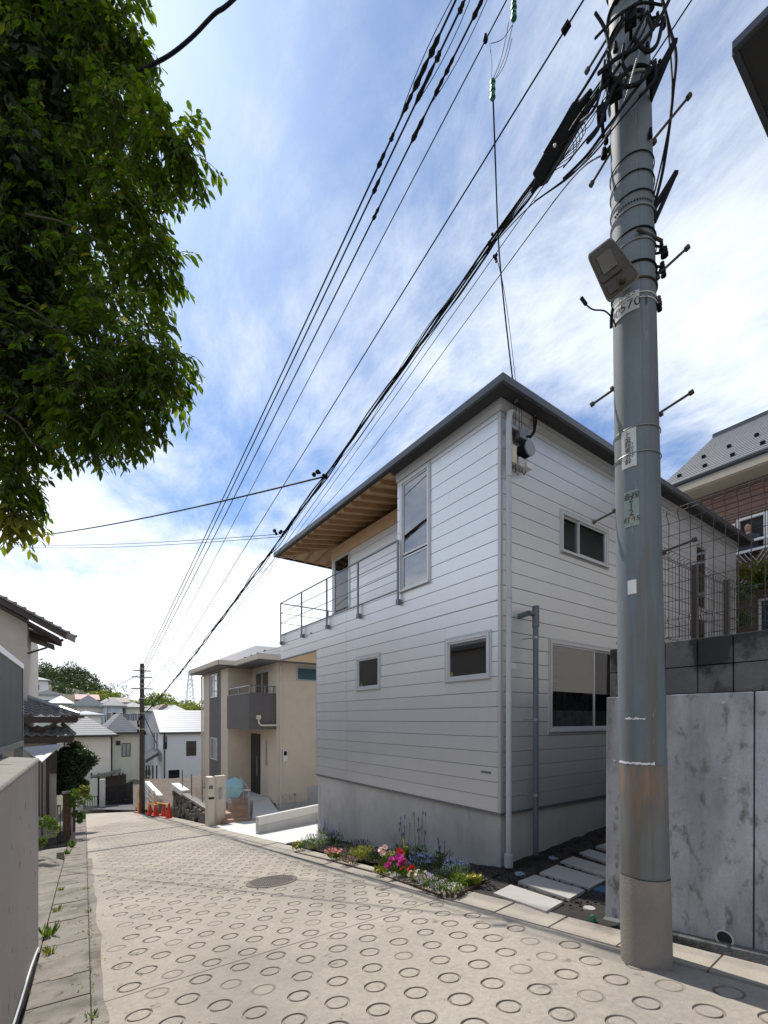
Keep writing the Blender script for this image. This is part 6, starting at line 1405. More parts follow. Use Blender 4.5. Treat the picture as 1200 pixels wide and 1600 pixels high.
# ------------------------------------------------------------------ flower bed
def flower(label, px, py, kind, m, lm, h, r, n, cat='flowers'):
    p = gpt(px, py, .05); p.x = min(p.x, 4.60); 
    e_ = empty('flowering_plant', p, label, cat); f_ = MB(); l_ = MB(); rr = random.Random(int(px * 7 + py))
    for _ in range(int(110 + 620 * r)):
        a = rr.uniform(0, 6.28); q = p + Vector((math.cos(a), math.sin(a), 0)) * r * rr.random() ** .6 * .9; leafquad(l_, q + Vector((0, 0, rr.uniform(0, min(.26, h * .62)))), Vector((math.cos(a) * .6, math.sin(a) * .6, rr.uniform(.4, 1.4))), rr.uniform(.04, .08), rr.uniform(.010, .022), Vector((math.cos(a), math.sin(a), .3)))
    for k in range(n):
        a = rr.uniform(0, 6.28); rad = r * rr.random() ** .5; top_ = p + Vector((math.cos(a) * rad, math.sin(a) * rad, h * rr.uniform(.55, 1) * (1 - .25 * rad / r)))
        if kind in ('daisy', 'pompon'):
            s = (.024 if kind == 'daisy' else .05) * rr.uniform(.8, 1.2); face = Vector((rr.uniform(-1, .2), rr.uniform(-.9, .5), .8)).normalized(); s1 = face.cross(Vector((0, 0, 1))).normalized(); s2_ = s1.cross(face)
            l_.tube([p + Vector((math.cos(a) * rad * .5, math.sin(a) * rad * .5, .0)), top_], .0025, 4, False)
            for j in range(7 if kind == 'daisy' else 16):
                b = 2 * math.pi * j / 7 + (j // 7) * .4; dd = (s1 * math.cos(b) + s2_ * math.sin(b) + face * (.25 + .35 * (j // 7))).normalized(); leafquad(f_, top_, dd, s, s * .75, face)
        elif kind == 'spike':
            base = p + Vector((math.cos(a) * rad * .6, math.sin(a) * rad * .6, 0)); lean_ = Vector((rr.uniform(-.05, .05), rr.uniform(-.05, .05), 0)); tp = base + lean_ + Vector((0, 0, h * rr.uniform(.55, 1))); l_.tube([base, lerp(base, tp, .5) + lean_ * .2, tp], .0022, 4, False)
            for j in range(16):
                t = .62 + .38 * j / 16; b = j * 2.4; c2 = lerp(base, tp, t); leafquad(f_, c2, Vector((math.cos(b), math.sin(b), .5)), .024 * (1.2 - t * .5), .018, Vector((0, 0, 1)))
        elif kind == 'lavender':
            base = p + Vector((math.cos(a) * rad * .5, math.sin(a) * rad * .5, 0)); tp = base + Vector((rr.uniform(-.03, .03), rr.uniform(-.05, .05), h * rr.uniform(.6, 1))); l_.tube([base, tp], .0022, 4, False)
            for j in range(22):
                b = j * 2.4; c2 = tp - Vector((0, 0, .052 * (j / 22))); leafquad(f_, c2, Vector((math.cos(b), math.sin(b), .8)), .017, .013, Vector((0, 0, 1)))
        else:  # small massed flowers
            for j in range(4): leafquad(f_, top_ + Vector((rr.uniform(-.014, .014), rr.uniform(-.014, .014), rr.uniform(-.02, .01))), Vector((rr.uniform(-1, 1), rr.uniform(-1, 1), .4)), .0125, .011, Vector((0, 0, 1)))
    l_.build('foliage', lm, e_); f_.build('blossoms', m, e_)
for a in (('yellow blooms at the far left tip of the flower bed', 466, 1327, 'daisy', 'f_yel', 'leafmid', .16, .12, 14),
          ('pale blue and white cloud of tiny flowers left in the bed', 490, 1325, 'mass', 'f_bluew', 'leafmid', .30, .26, 150),
          ('tall bright blue delphinium at the left corner of the concrete base', 505, 1318, 'spike', 'f_blue', 'leafmid', .62, .16, 14),
          ('shorter blue spikes beside the tall blue delphinium', 524, 1322, 'spike', 'f_blue', 'leafshrub', .48, .16, 16),
          ('pink daisies with salmon centres left of the yellow green bush', 522, 1340, 'daisy', 'f_pink', 'leafmid', .17, .15, 40),
          ('low rose pink cushion in front of the salmon daisies', 545, 1348, 'mass', 'f_rose', 'leafmid', .10, .15, 120),
          ('yellow green feathery bush in the middle left of the bed', 566, 1342, 'mass', 'f_ygr', 'leafyg', .22, .22, 200),
          ('dark purplish green plant behind the yellow green bush', 560, 1333, 'spike', 'f_lav', 'leafshrub', .26, .26, 16),
          ('dark green bushy plant against the concrete base, centre of the bed', 590, 1346, 'lavender', 'f_lav', 'leafshrub', .22, .2, 18),
          ('pale pink double blooms on tall stems in the middle of the bed', 606, 1356, 'pompon', 'f_pale', 'leafmid', .34, .14, 5),
          ('small bright green plant with yellow tips at the front edge', 596, 1364, 'daisy', 'f_yel', 'leafyg', .07, .10, 8),
          ('crimson stock flowers above the magenta ones', 626, 1360, 'pompon', 'f_red', 'leafmid', .36, .07, 4),
          ('magenta stock flowers massed beside the red ones', 620, 1367, 'pompon', 'f_mag', 'leafmid', .26, .13, 13),
          ('pale yellow flower spike behind the magenta flowers', 634, 1352, 'spike', 'f_yel', 'leafmid', .40, .03, 3),
          ('tall dark lavender stems left of centre against the concrete', 630, 1350, 'lavender', 'f_lav', 'leafshrub', .72, .14, 9),
          ('tallest dark lavender stems in the middle against the concrete', 655, 1355, 'lavender', 'f_lav', 'leafshrub', .80, .16, 10),
          ('blue lobelia mound behind the red flowers', 660, 1362, 'mass', 'f_blue', 'leafshrub', .28, .20, 120),
          ('scarlet flowers right of the magenta ones', 638, 1372, 'pompon', 'f_red', 'leafmid', .16, .08, 6),
          ('pale pink and salmon blooms at the front right of the scarlet flowers', 652, 1377, 'daisy', 'f_pale', 'leafmid', .14, .12, 26),
          ('right hand group of dark lavender stems', 690, 1366, 'lavender', 'f_lav', 'leafshrub', .52, .14, 8),
          ('blue flax flowers near the right end against the concrete', 712, 1374, 'mass', 'f_blue', 'leafmid', .28, .18, 110),
          ('reddish purple leaved plant in front of the blue flax', 690, 1378, 'mass', 'f_lav', 'leafshrub', .16, .14, 60),
          ('white and lilac flowers at the front edge of the bed', 668, 1384, 'mass', 'f_lilac', 'leafmid', .15, .13, 110),
          ('lilac and white cushion nearest the road at the right', 690, 1391, 'mass', 'f_lilac', 'leafmid', .12, .14, 110),
          ('white flower cushion at the right front corner of the bed', 708, 1394, 'mass', 'f_white', 'leafmid', .10, .11, 100),
          ('bright feathery green plant at the right end of the bed', 722, 1384, 'mass', 'f_ygr', 'leafmid', .16, .13, 30),
          ('pale yellow and white blooms at the far right end of the bed', 741, 1382, 'daisy', 'f_yel', 'leafyg', .14, .09, 12)):
    flower(*a)
pts = [gpt(x, y, .02) for x, y in ((462, 1332), (520, 1346), (580, 1362), (640, 1382), (690, 1400), (716, 1402), (740, 1390), (757, 1372))]
M['edging'] = mat('brown bed edging', (.09, .05, .03), .8, 0, .2, 20)
eg = empty('bed_edging', pts[4], 'low brown wooden edging strip around the flower bed', 'edging')
mb = MB()
for i in range(len(pts) - 1):
    n = max(2, int((pts[i + 1] - pts[i]).length / .05))
    for k in range(n):
        p = lerp(pts[i], pts[i + 1], k / n); mb.tube([p - Vector((0, 0, .05)), p + Vector((0, 0, .012 + .03 * (i > 3)))], .016, 6)
mb.build('stakes', 'edging', eg, kind='stuff')

# ------------------------------------------------------------------ cones, bars, building site, gate at the end of the street
def cone_at(px, py, lean_, label, src=None):
    p = gpt(px, py)
    if src is None:
        e_ = empty('traffic_cone', p, label, 'traffic cone', 'traffic cones by the far pole'); mb = MB(); mb.tube([p + Vector((0, 0, .03)), p + Vector((0, 0, .08)), p + Vector((0, 0, .66)), p + Vector((0, 0, .70))], [.15, .135, .035, .03], 16); mb.build('cone_body', 'cone', e_, smooth=True)
        MB().box(p + Vector((-.19, -.19, 0)), p + Vector((.19, .19, .032))).build('base', 'cone', e_, bevel=.01)
    else: e_ = copy_tree(src); e_.location = p; e_['label'] = label
    e_.rotation_euler = (0, lean_, R.uniform(0, 1)); return e_
c1 = cone_at(264, 1279, 0, 'orange red traffic cone at the right end of the row')
for px, py, l_, lb in ((256, 1276, .03, 'orange red traffic cone second from the right'), (244, 1274, -.04, 'orange red traffic cone third from the right, in front of the slanted white beam'), (234, 1272, 0, 'orange red traffic cone just right of the far pole'), (219.5, 1271, -.10, 'orange red traffic cone leaning just left of the far pole'), (210, 1265, 0, 'orange red traffic cone at the left end of the row')):
    cone_at(px, py, l_, lb, c1)
for a, b, lb in (((264, 1256), (244, 1254), 'yellow bar joining the rightmost cones'), ((244, 1255), (228, 1255), 'yellow bar between the cones right of the far pole')):
    tag(MB().tube([gpt(a[0], 1278) + Vector((0, 0, .62)), gpt(b[0], 1273) + Vector((0, 0, .62))], .03, 6).build('cone_bar', 'yellow'), lb, 'barrier bar')
for px, y0_, y1_, lb in ((215.5, 1232, 1268, 'orange stake left of the far pole'), (241, 1235, 1270, 'orange stake in front of the slanted white beam'), (271.5, 1238, 1256, 'yellow rag hanging on the site fence at the right')):
    t = 24 if px < 270 else 22; tag(MB().beam(atT(px, y0_, t), atT(px, y1_, t), .09 if px < 270 else .22, .05).build('stake', 'yellow'), lb, 'stake')
site = MB(); vs = []; n = 14
for j in range(n + 1):
    for i in range(n + 1):
        x, y = lerp(4.3, 16, i / n), lerp(24, 41, j / n); vs.append((x, y, -4.45 - .02 * (y - 24) + .25 * noise.noise((x * .5, y * .4, 3))))
site.add(vs, [(j * (n + 1) + i, j * (n + 1) + i + 1, (j + 1) * (n + 1) + i + 1, (j + 1) * (n + 1) + i) for j in range(n) for i in range(n)]); struct(site, 'building_site', 'soil2', smooth=True)
sw = empty('site_wall', gpt(230, 1268), 'pale concrete stair wall with a slanted white coping behind the traffic cones', 'wall')
MB().hexa([atT(208, 1262, 27), atT(217, 1262, 27), atT(217, 1262, 27.6), atT(208, 1262, 27.6)], [atT(208, 1228, 27), atT(217, 1228, 27), atT(217, 1228, 27.6), atT(208, 1228, 27.6)]).build('end_pier', 'conc', sw)
q = [atT(226, 1221, 30), atT(246, 1243, 24.5)]; o2 = Vector((.28, 0, 0)); dz = Vector((0, 0, .22))
MB().hexa([q[0] - dz, q[1] - dz, q[1] - dz + o2, q[0] - dz + o2], [q[0], q[1], q[1] + o2, q[0] + o2]).build('slanted_coping', 'white', sw)
MB().hexa([q[0] - dz * 6, q[1] - dz * 5, q[1] - dz * 5 + o2, q[0] - dz * 6 + o2], [q[0] - dz, q[1] - dz, q[1] - dz + o2, q[0] - dz + o2]).build('wall_face', 'conc', sw)
MB().hexa([atT(243, 1243, 24.4), atT(248, 1243, 24.4), atT(248, 1243, 24.8), atT(243, 1243, 24.8)], [atT(243, 1275, 24.4), atT(248, 1275, 24.4), atT(248, 1275, 24.8), atT(243, 1275, 24.8)]).build('end_pier', 'conc', sw)
for k in range(3): MB().beam(atT(228, 1236 + k * 8, 26), atT(243, 1250 + k * 8, 24.6), .03, .05).build('site_rail', 'brownroof', sw)
g0, g1 = gpt(158, 1262), gpt(207, 1264)
t_g = 32.5; A, B = atT(158, 1262, t_g), atT(207, 1258, t_g)
ig = empty('iron_gate', A, 'wide black wrought iron sliding gate closing the far end of the street', 'gate')
n = 26
for k in range(n + 1):
    p = lerp(A, B, k / n); MB().box(p + Vector((-.03, -.02, -.25)), p + Vector((.03, .02, 1.35 + .35 * (k / n)))).build('bar', 'gateb', ig)
for z0, z1 in ((-.15, -.15), (1.3, 1.65), (.5, .7), (.95, 1.2)): MB().beam(A + Vector((0, 0, z0)), B + Vector((0, 0, z1)), .05, .05).build('rail', 'gateb', ig)
f2 = empty('iron_fence', atT(133, 1262, 30), 'short black iron railing left of the wide gate', 'fence')
A2, B2 = atT(133, 1262, 30), atT(152, 1262, 30)
for k in range(6): p = lerp(A2, B2, k / 5); MB().box(p + Vector((-.015, -.015, 0)), p + Vector((.015, .015, .75))).build('bar', 'gateb', f2)
for z in (.1, .75): MB().beam(A2 + Vector((0, 0, z)), B2 + Vector((0, 0, z)), .04, .04).build('rail', 'gateb', f2)
p = atT(160, 1262, 31.2); tag(MB().box(p + Vector((-.16, -.1, -.3)), p + Vector((.16, .2, 1.95))).build('gate_pillar', 'conc'), 'grey concrete pillar at the left end of the wide iron gate', 'gate pillar')
mb = MB(); mb.add([atT(130, 1264, 30.5), atT(212, 1266, 28), atT(212, 1240, 42), atT(130, 1240, 42)], [(0, 1, 2, 3)]); struct(mb, 'forecourt', 'asph')
slabp = [atT(190 + k * 4, 1250 - k * 1.5, 32 + k) for k in range(4)]

# ------------------------------------------------------------------ houses in the valley
M['palegreen'] = mat('pale green render', (.52, .54, .47), .85, 0, .06, 1.5, streak=.03); M['whitew'] = mat('white render', (.66, .67, .70), .85, 0, .03, 1.5)
M['cream2'] = mat('old cream render', (.62, .60, .54), .85, 0, .06, 1.5); M['bluew'] = mat('pale blue grey siding', (.42, .48, .54), .8, 0, .06, 1.5); M['pinkish'] = mat('dusty pink wall', (.5, .36, .32), .8, 0, .06, 2)
hw_ = bghouse('white gabled house with a pale roof and black window frames behind the site', 7.8, 47.5, 17.5, 55, -7.5, -1.35, .95, 'whitew', 'palesl', 'gx', .35,
        [('B', onY(255, 1150, 47.5).x, onY(261, 1150, 47.5).x, -2.85, -1.62), ('B', onY(291, 1150, 47.5).x, onY(306.5, 1150, 47.5).x, onY(298, 1181, 47.5).z, onY(298, 1158, 47.5).z, 'winblack', 'pane', 2),
         ('B', onY(263.5, 1150, 47.5).x, onY(280.5, 1150, 47.5).x, onY(272, 1221, 47.5).z, onY(272, 1203, 47.5).z, 'winblack', 'pane', 2), ('A', 50.5, 51.2, -3.1, -1.3), ('A', 52.3, 53.0, -3.1, -1.3)], courses=10)
for k in range(7): p = onY(250 + k * 10, 1141 + (k % 2) * 1.5, 47.8); MB().box(p - Vector((.08, .05, .05)), p + Vector((.08, .05, .06))).build('snow_guard', 'black', hw_)
mb = MB(); a = [atT(228, 1192, 43), atT(248, 1180, 43.5)]; mb.hexa([a[0], a[1], a[1] + Vector((0, 3, .3)), a[0] + Vector((0, 3, .3))], [a[0] + Vector((0, 0, .3)), a[1] + Vector((0, 0, .3)), a[1] + Vector((0, 3, .6)), a[0] + Vector((0, 3, .6))]); mb.build('porch_roof', 'roofedge', hw_)
for px in (229, 233, 239, 245): p = atT(px, 1196, 43.6); MB().box((p.x - .06, p.y, -7), (p.x + .06, p.y + .1, p.z)).build('porch_post', 'winblack', hw_)
p = atT(276, 1191, 46.4); MB().ball(p, .14, 8, 6).build('wall_lamp', 'steel', hw_)
hg = bghouse('pale green two storey house with a grey hipped roof behind the iron gate', onY(172, 1, 40.5).x, 40.5, onY(207, 1, 40.5).x, 47, -7, -1.1, .45, 'palegreen', 'slate', 'hip', .5,
        [('B', onY(181, 1, 40.5).x, onY(188, 1, 40.5).x, onY(1, 1170, 40.5).z * 1.0, onY(1, 1162, 40.5).z), ('B', onY(190, 1, 40.5).x, onY(204, 1, 40.5).x, -2.9, -1.85, 'winblack', 'pane_c', 1)], courses=9)
hg2 = bghouse('cream wing with a grey tiled roof left of the pale green house', onY(98, 1, 39.5).x, 39.5, onY(173, 1, 39.5).x, 46, -7, -1.25, .2, 'cream2', 'slate', 'hip', .4, [], courses=9)
p = atT(165, 1150, 34.5); MB().tube([p, Vector((p.x, p.y, -6))], .07, 8).build('vent_pipe', 'winblack', hg2)
car = empty('carport', atT(165, 1215, 33.5), 'low dark carport roof and panelled fence in front of the pale green house', 'carport')
q = [atT(142, 1212, 33), atT(188, 1203, 33), atT(190, 1200, 37), atT(146, 1203, 37)]; MB().hexa([v - Vector((0, 0, .15)) for v in q], q).build('roof_sheet', 'slate', car)
q = [atT(165, 1252, 33.6), atT(197, 1246, 34)]; MB().hexa([q[0], q[1], q[1] + Vector((0, .05, 0)), q[0] + Vector((0, .05, 0))], [q[0] + Vector((0, 0, 1.8)), q[1] + Vector((0, 0, 1.75)), q[1] + Vector((0, .05, 1.75)), q[0] + Vector((0, .05, 1.8))]).build('panel_fence', 'timber', car)  # brown fence drawn larger and dark, also standing in for the shadow there
q = [atT(134, 1262, 31.5), atT(152, 1262, 31.5)]; MB().hexa([q[0], q[1], q[1] + Vector((0, .3, 0)), q[0] + Vector((0, .3, 0))], [q[0] + Vector((0, 0, 2.0)), q[1] + Vector((0, 0, 2.0)), q[1] + Vector((0, .3, 2.0)), q[0] + Vector((0, .3, 2.0))]).build('side_wall', 'palegreen', car)
for px in (143, 154, 187, 192): p = atT(px, 1208, 33.2); MB().box((p.x - .05, p.y, -6.3), (p.x + .05, p.y + .1, p.z)).build('post', 'winblack', car)
def vh(label, pxl, pxr, t, ye, yr, wall, roofm, kind='hip', dep=8, nw=2, z0=-11, ov=.5):
    a, b = atT(pxl, ye, t), atT(pxr, ye, t); x0, x1, y0_ = a.x, b.x, (a.y + b.y) / 2; ze_ = (a.z + b.z) / 2
    zr_ = (HY - yr) / F * (t + dep / 2 * C)
    ws = []
    for k in range(nw):
        xc = lerp(x0, x1, (k + .7) / (nw + .4)); ws.append(('B', xc - .6, xc + .6, ze_ - 1.9, ze_ - .8, 'frame', 'pane_b', 1))
    bghouse(label, x0, y0_, x1, y0_ + dep, z0, ze_, max(zr_, ze_ + .6), wall, roofm, kind, ov, ws, courses=7 if t < 75 else 0, gutter='galv')
vh('pale cream house with a light grey gabled roof and two lit windows in the valley', 116, 160, 66, 1104, 1088, 'cream2', 'palesl', 'gy', 9, 3)
vh('pale blue grey house with a hipped grey roof in the valley', 166, 192, 60, 1104, 1092, 'bluew', 'slate', 'hip', 8, 2)
vh('pale house with a hipped grey roof just left of the far pole', 194, 224, 66, 1106, 1098, 'cream2', 'slate', 'hip', 8, 2)
vh('small white house on the wooded hillside at the left', 38, 74, 88, 1063, 1058, 'whitew', 'slate', 'hip', 7, 1, -4)
vh('low white house below the hillside at the left', 58, 92, 78, 1086, 1080, 'whitew', 'palesl', 'gy', 8, 1)
vh('house with a faded red roof under the dark trees', 122, 152, 86, 1094, 1085, 'cream2', 'redroof', 'gx', 8, 0)
vh('house with a broad pale grey roof left of the red roof', 78, 112, 72, 1100, 1088, 'cream2', 'palesl', 'hip', 8, 1)
vh('low house with a pinkish tiled roof right before the far pole', 186, 222, 47, 1148, 1134, 'cream2', 'redroof', 'hip', 6, 0)
vh('house with a flat looking white roof behind the pale green house', 112, 158, 56, 1118, 1113, 'whitew', 'palesl', 'hip', 6, 0)
vh('grey roofed house right of the far pole', 224, 246, 72, 1112, 1103, 'bluew', 'slate', 'hip', 8, 0)
vh('brown gabled roof house in front of the yellow green trees', 246, 268, 78, 1112, 1101, 'pinkish', 'brownroof', 'gy', 8, 0)
vh('white peaked roof house in front of the yellow green trees', 262, 288, 74, 1112, 1102, 'whitew', 'palesl', 'hip', 8, 0)
vh('farther pale house between the hillside and the far pole', 158, 176, 84, 1100, 1092, 'whitew', 'slate', 'hip', 8, 1)
vh('pale house roof high behind the blue grey house', 176, 200, 92, 1098, 1090, 'cream2', 'brownroof', 'gx', 8, 1)
# ------------------------------------------------------------------ trees beyond
def treeat(label, px, pyt, t, r, m, clumps=26, dens=2600, size=.33, sq=1.05, group=None, bare=False, ybase=None):
    tp = atT(px, pyt, t); c_ = Vector((tp.x, tp.y, tp.z - r * sq)); gzv = H(c_.x, c_.y) - .3
    e_ = empty('tree', (c_.x, c_.y, gzv), label, 'tree', group)
    rr = random.Random(int(px * 31 + pyt)); mb = MB()
    if bare:
        def br(p, d, l_, r_, k):
            q = p + d * l_; mb.tube([p, q], [r_, r_ * .6], 4, False)
            if k: 
                for _ in range(3): br(q, (d + rdir(rr) * .65).normalized(), l_ * .68, r_ * .55, k - 1)
        br(Vector((c_.x, c_.y, gzv)), Vector((0, 0, 1)), (tp.z - gzv) * .38, .16, 5); mb.build('trunk', 'bark', e_)
        lf = MB(); blob_crown(lf, c_, r, 350, .12, 1, 20, rr); lf.build('crown', m, e_, kind='stuff'); return
    tops = min(clumps, 30); blob_crown(mb, c_, r, dens, size, sq, clumps, rr); mb.build('crown', m, e_, kind='stuff')
    tb = MB(); tb.tube([(c_.x, c_.y, gzv), (c_.x + .2, c_.y, c_.z - r * .5), (c_.x, c_.y, c_.z + r * .2)], [r * .09, r * .07, r * .03], 7)
    for k in range(4): d = rdir(rr); tb.tube([(c_.x, c_.y, c_.z - r * .5), c_ + Vector((d.x, d.y, abs(d.z))) * r * .7], [r * .045, r * .015], 5)
    tb.build('trunk', 'bark', e_, smooth=True)
for i, (px, py, t, r) in enumerate(((52, 1036, 140, 5.5), (66, 1032, 135, 6), (84, 1025, 132, 6.5), (97, 1021, 128, 7), (112, 1030, 126, 6.5), (126, 1040, 124, 6), (140, 1050, 120, 6), (150, 1060, 118, 5.5), (80, 1050, 118, 6), (104, 1052, 116, 6), (124, 1064, 114, 6), (142, 1075, 112, 5), (60, 1058, 122, 5), (92, 1066, 108, 4))):
    side = ('leftmost', 'second from left', 'third from left', 'tallest', 'fifth from left', 'sixth from left', 'seventh from left', 'rightmost', 'lower left', 'lower middle', 'lower right', 'lowest right', 'lowest left', 'lowest middle')[i]
    treeat(side + ' dark evergreen tree on the wooded hill behind the left houses', px, py, t, r, 'leafdk' if i not in (0, 12) else 'leafhill', dens=3600, group='dark trees on the wooded hill')
treeat('yellowish tree right of the dark wooded hill', 166, 1066, 108, 4.2, 'leafyg'); treeat('second yellowish tree beside the bare tree', 158, 1074, 106, 3.6, 'leafyg')
treeat('nearly bare tree just left of the far pole', 180, 1066, 112, 4, 'leafyg', bare=True); treeat('nearly bare tree touching the far pole', 200, 1070, 116, 4, 'leafyg', bare=True); treeat('pale bare tree behind the yellowish one', 172, 1074, 118, 3.5, 'leafyg', bare=True)
for i, (px, py, t, r) in enumerate(((228, 1085, 104, 4.5), (238, 1078, 106, 5), (249, 1074, 108, 5), (262, 1078, 110, 5), (275, 1082, 110, 5), (287, 1087, 106, 5), (300, 1092, 104, 4.5), (312, 1094, 108, 5), (268, 1094, 98, 4), (240, 1092, 98, 4), (326, 1092, 110, 5), (255, 1092, 98, 4), (292, 1098, 96, 4), (216, 1092, 110, 4))):
    treeat('spring green tree number' [:17] + (' at the left', ' left of the tallest', ', tallest in the grove', ' right of the tallest', ' in the middle', ' right of the middle', ' near the beige house', ' partly behind the beige house', ' low in the middle', ' low at the left', ' hidden behind the beige house', ' low below the tallest', ' low at the right', ' behind the far pole')[i] + ' of the yellow green grove', px, py, t, r, ('leafyg', 'leafmid')[i in (1, 4, 9)], dens=2400, group='spring green grove')
# filler wood further out so that the skyline closes
mb = MB(); rr = random.Random(5)
for _ in range(70):
    x = rr.uniform(-160, 220); y = rr.uniform(190, 240); c_ = Vector((x, y, -6 + rr.uniform(0, 3))); blob_crown(mb, c_, rr.uniform(5, 8), 260, 1.0, .9, 10, rr)
tag(mb.build('far_wood', 'leafdk', kind='stuff'), 'distant wooded ridge along the skyline', 'wood')
# lattice pylon
M['pylon'] = mat('hazy blue lattice steel', (.45, .5, .56), .6)  # distance haze put into the pale blue steel colour
py_ = empty('pylon', atT(297, 1100, 330), 'distant lattice electricity pylon above the spring green grove', 'pylon')
base = atT(297, 1118, 330); top_ = atT(297, 1052, 330); hgt = top_.z - base.z; lat = MB()
def corner(k, t): w_ = lerp(3.6, .9, t); return Vector((base.x + w_ * (1 if k in (0, 3) else -1), base.y + w_ * (1 if k < 2 else -1), base.z + hgt * t))
for k in range(4): lat.tube([corner(k, 0), corner(k, 1)], .16, 4)
for i in range(10):
    a, b = i / 10, (i + 1) / 10
    for k in range(4): lat.tube([corner(k, a), corner((k + 1) % 4, b)], .11, 4); lat.tube([corner((k + 1) % 4, a), corner(k, b)], .11, 4)
lat.build('lattice_mast', 'pylon', py_)
for t in (.72, .84, .96): p = Vector((base.x, base.y, base.z + hgt * t)); MB().tube([p - Vector((3.6, 0, 0)), p + Vector((3.6, 0, 0))], .2, 4).build('crossarm', 'pylon', py_)

# ------------------------------------------------------------------ house on the raised lot (only its eave corner shows) and brown house behind
nh = empty('house', (5.3, .6, ZW + .1), 'house whose dark panelled eave corner juts in at the upper right edge', 'house')
ec = atT(1145, 78, 3.78)
M['nwall'] = mat('grey beige siding', (.40, .385, .365), .85, 0, .05, 3, .5, 26)
MB().box((ec.x + .65, -9, ZW + .1), (14, ec.y - .62, ec.z - .1)).build('wall', 'nwall', nh)
MB().box((ec.x + .03, -9, ec.z), (14, ec.y - .03, ec.z + .04)).build('eave_soffit', 'soffit', nh)
mb = MB(); mb.box((ec.x - .015, -9, ec.z - .012), (ec.x + .029, ec.y + .0, ec.z + .055)); mb.box((ec.x + .03, ec.y - .029, ec.z - .012), (14, ec.y + .015, ec.z + .055)); mb.build('fascia', 'roofedge', nh)
mb = MB(); mb.box((ec.x + .22, ec.y - .9, ec.z - .012), (ec.x + 1.2, ec.y - .22, ec.z - .001)); mb.build('soffit_panel', 'gmetal', nh, bevel=.003)
mb = MB(); rx = ec.x; solidroof(mb, (rx + .02, -9, 14, ec.y - .02), ec.z + .09, ((9, -5, ec.z + 2), (9, -3, ec.z + 2)), .04); mb.build('roof', 'slate', nh)
bwin(nh, 'B', ec.y - .62, 8, 9.6, 1.2, 2.6, 'frame', 'pane', 1)
for sx_ in (1,): MB().box((5.4, ec.y - .63, 2.72), (12, ec.y - .6, 2.80)).build('belt_course', 'white', nh)

ln = empty('house', (-1.8, 6, gz(0, 10)), 'tan tile roofed house beyond the ribbed screen, seen only mirrored in the glass', 'house')
MB().box((-9, 5.5, -3.5), (-1.9, 15.4, 2.4)).build('wall', 'tanwall', ln)
mb = MB(); solidroof(mb, (-9.6, 5.0, -1.75, 15.6), 2.55, ((-5.6, 8.5, 4.2), (-5.6, 12, 4.2)), .15); mb.build('roof', 'kawara', ln)
for y in (7, 9.6, 12.4): mb = MB(); mb.box((-1.93, y, -.6), (-1.88, y + 1.4, 1.4)); mb.build('shutter', 'timber', ln)
WX = 14.5
br = empty('brown_house', (WX, 3, 0), 'brown plank sided house with a grey slate roof behind the mesh fence', 'house')
MB().box((WX + .03, 1.0, -1.5), (22, 8.2, 6.35)).build('wall_core', 'brownroof', br)
mb = MB(); z = 0.2
ww = [(4.36 - .02, 4.36 + .72, 4.35, 5.22)]
wins_ = [(3.72, 4.36, 4.33, 5.24), (4.40, 5.10, 4.30, 5.16), (3.2, 3.9, 1.9, 3.05)]
while z < 6.3:
    for a0, a1, z0, z1 in clip((1.0, 8.2, z, min(z + .145, 6.3)), [(w0 - .06, w1 + .06, w2 - .06, w3 + .06) for w0, w1, w2, w3 in wins_]):
        if z1 - z0 > .02: m_ = MB(); m_.hexa([(WX - .015, a0, z0), (WX + .03, a0, z0), (WX + .03, a1, z0), (WX - .015, a1, z0)], [(WX + .0, a0, z1 - .004), (WX + .03, a0, z1 - .004), (WX + .03, a1, z1 - .004), (WX + .0, a1, z1 - .004)]); m_.build('plank', 'brownsid', br)
    z += .15
ez = 6.42; ridge_z = 9.3
mb = MB(); Yg = 5.98
mb.hexa([(WX - .75, -1, ez - .05), (WX + 3.2, -1, ridge_z - .05), (WX + 3.2, Yg, ridge_z - .05), (WX - .75, Yg, ez - .05)], [(WX - .75, -1, ez + .08), (WX + 3.2, -1, ridge_z + .08), (WX + 3.2, Yg, ridge_z + .08), (WX - .75, Yg, ez + .08)]); rfw = mb.build('roof', 'slate', br)
mb = MB(); slope(mb, (WX - .75, Yg, ez + .09), (WX - .75, -1, ez + .09), (WX + 3.2, Yg, ridge_z + .09), (WX + 3.2, -1, ridge_z + .09), 22, .02, .016); mb.build('roof_courses', 'slate', rfw, kind='stuff')
MB().box((WX + 3.1, -1, ridge_z + .02), (WX + 3.3, Yg, ridge_z + .17)).build('ridge_cap', 'roofedge', rfw)
mb = MB(); mb.tube([(WX - .80, -1, ez + .02), (WX - .80, Yg, ez + .02)], .07, 8); mb.build('gutter', 'roofedge', br)
MB().box((WX - .72, -1, ez - .22), (WX - .66, Yg, ez - .04)).build('fascia', 'cream', br)
MB().box((WX - .65, -1, ez - .24), (WX + .1, Yg, ez - .20)).build('soffit', 'cream', br)
for row in range(2):
    for k in range(7):
        t = .10 + .28 * row; y = 5.6 - k * .62 - .2 * row; p = Vector((lerp(WX - .75, WX + 3.2, t), y, lerp(ez, ridge_z, t) + .15)); MB().box(p - Vector((.04, .045, .04)), p + Vector((.04, .045, .03))).build('snow_guard', 'black', rfw)
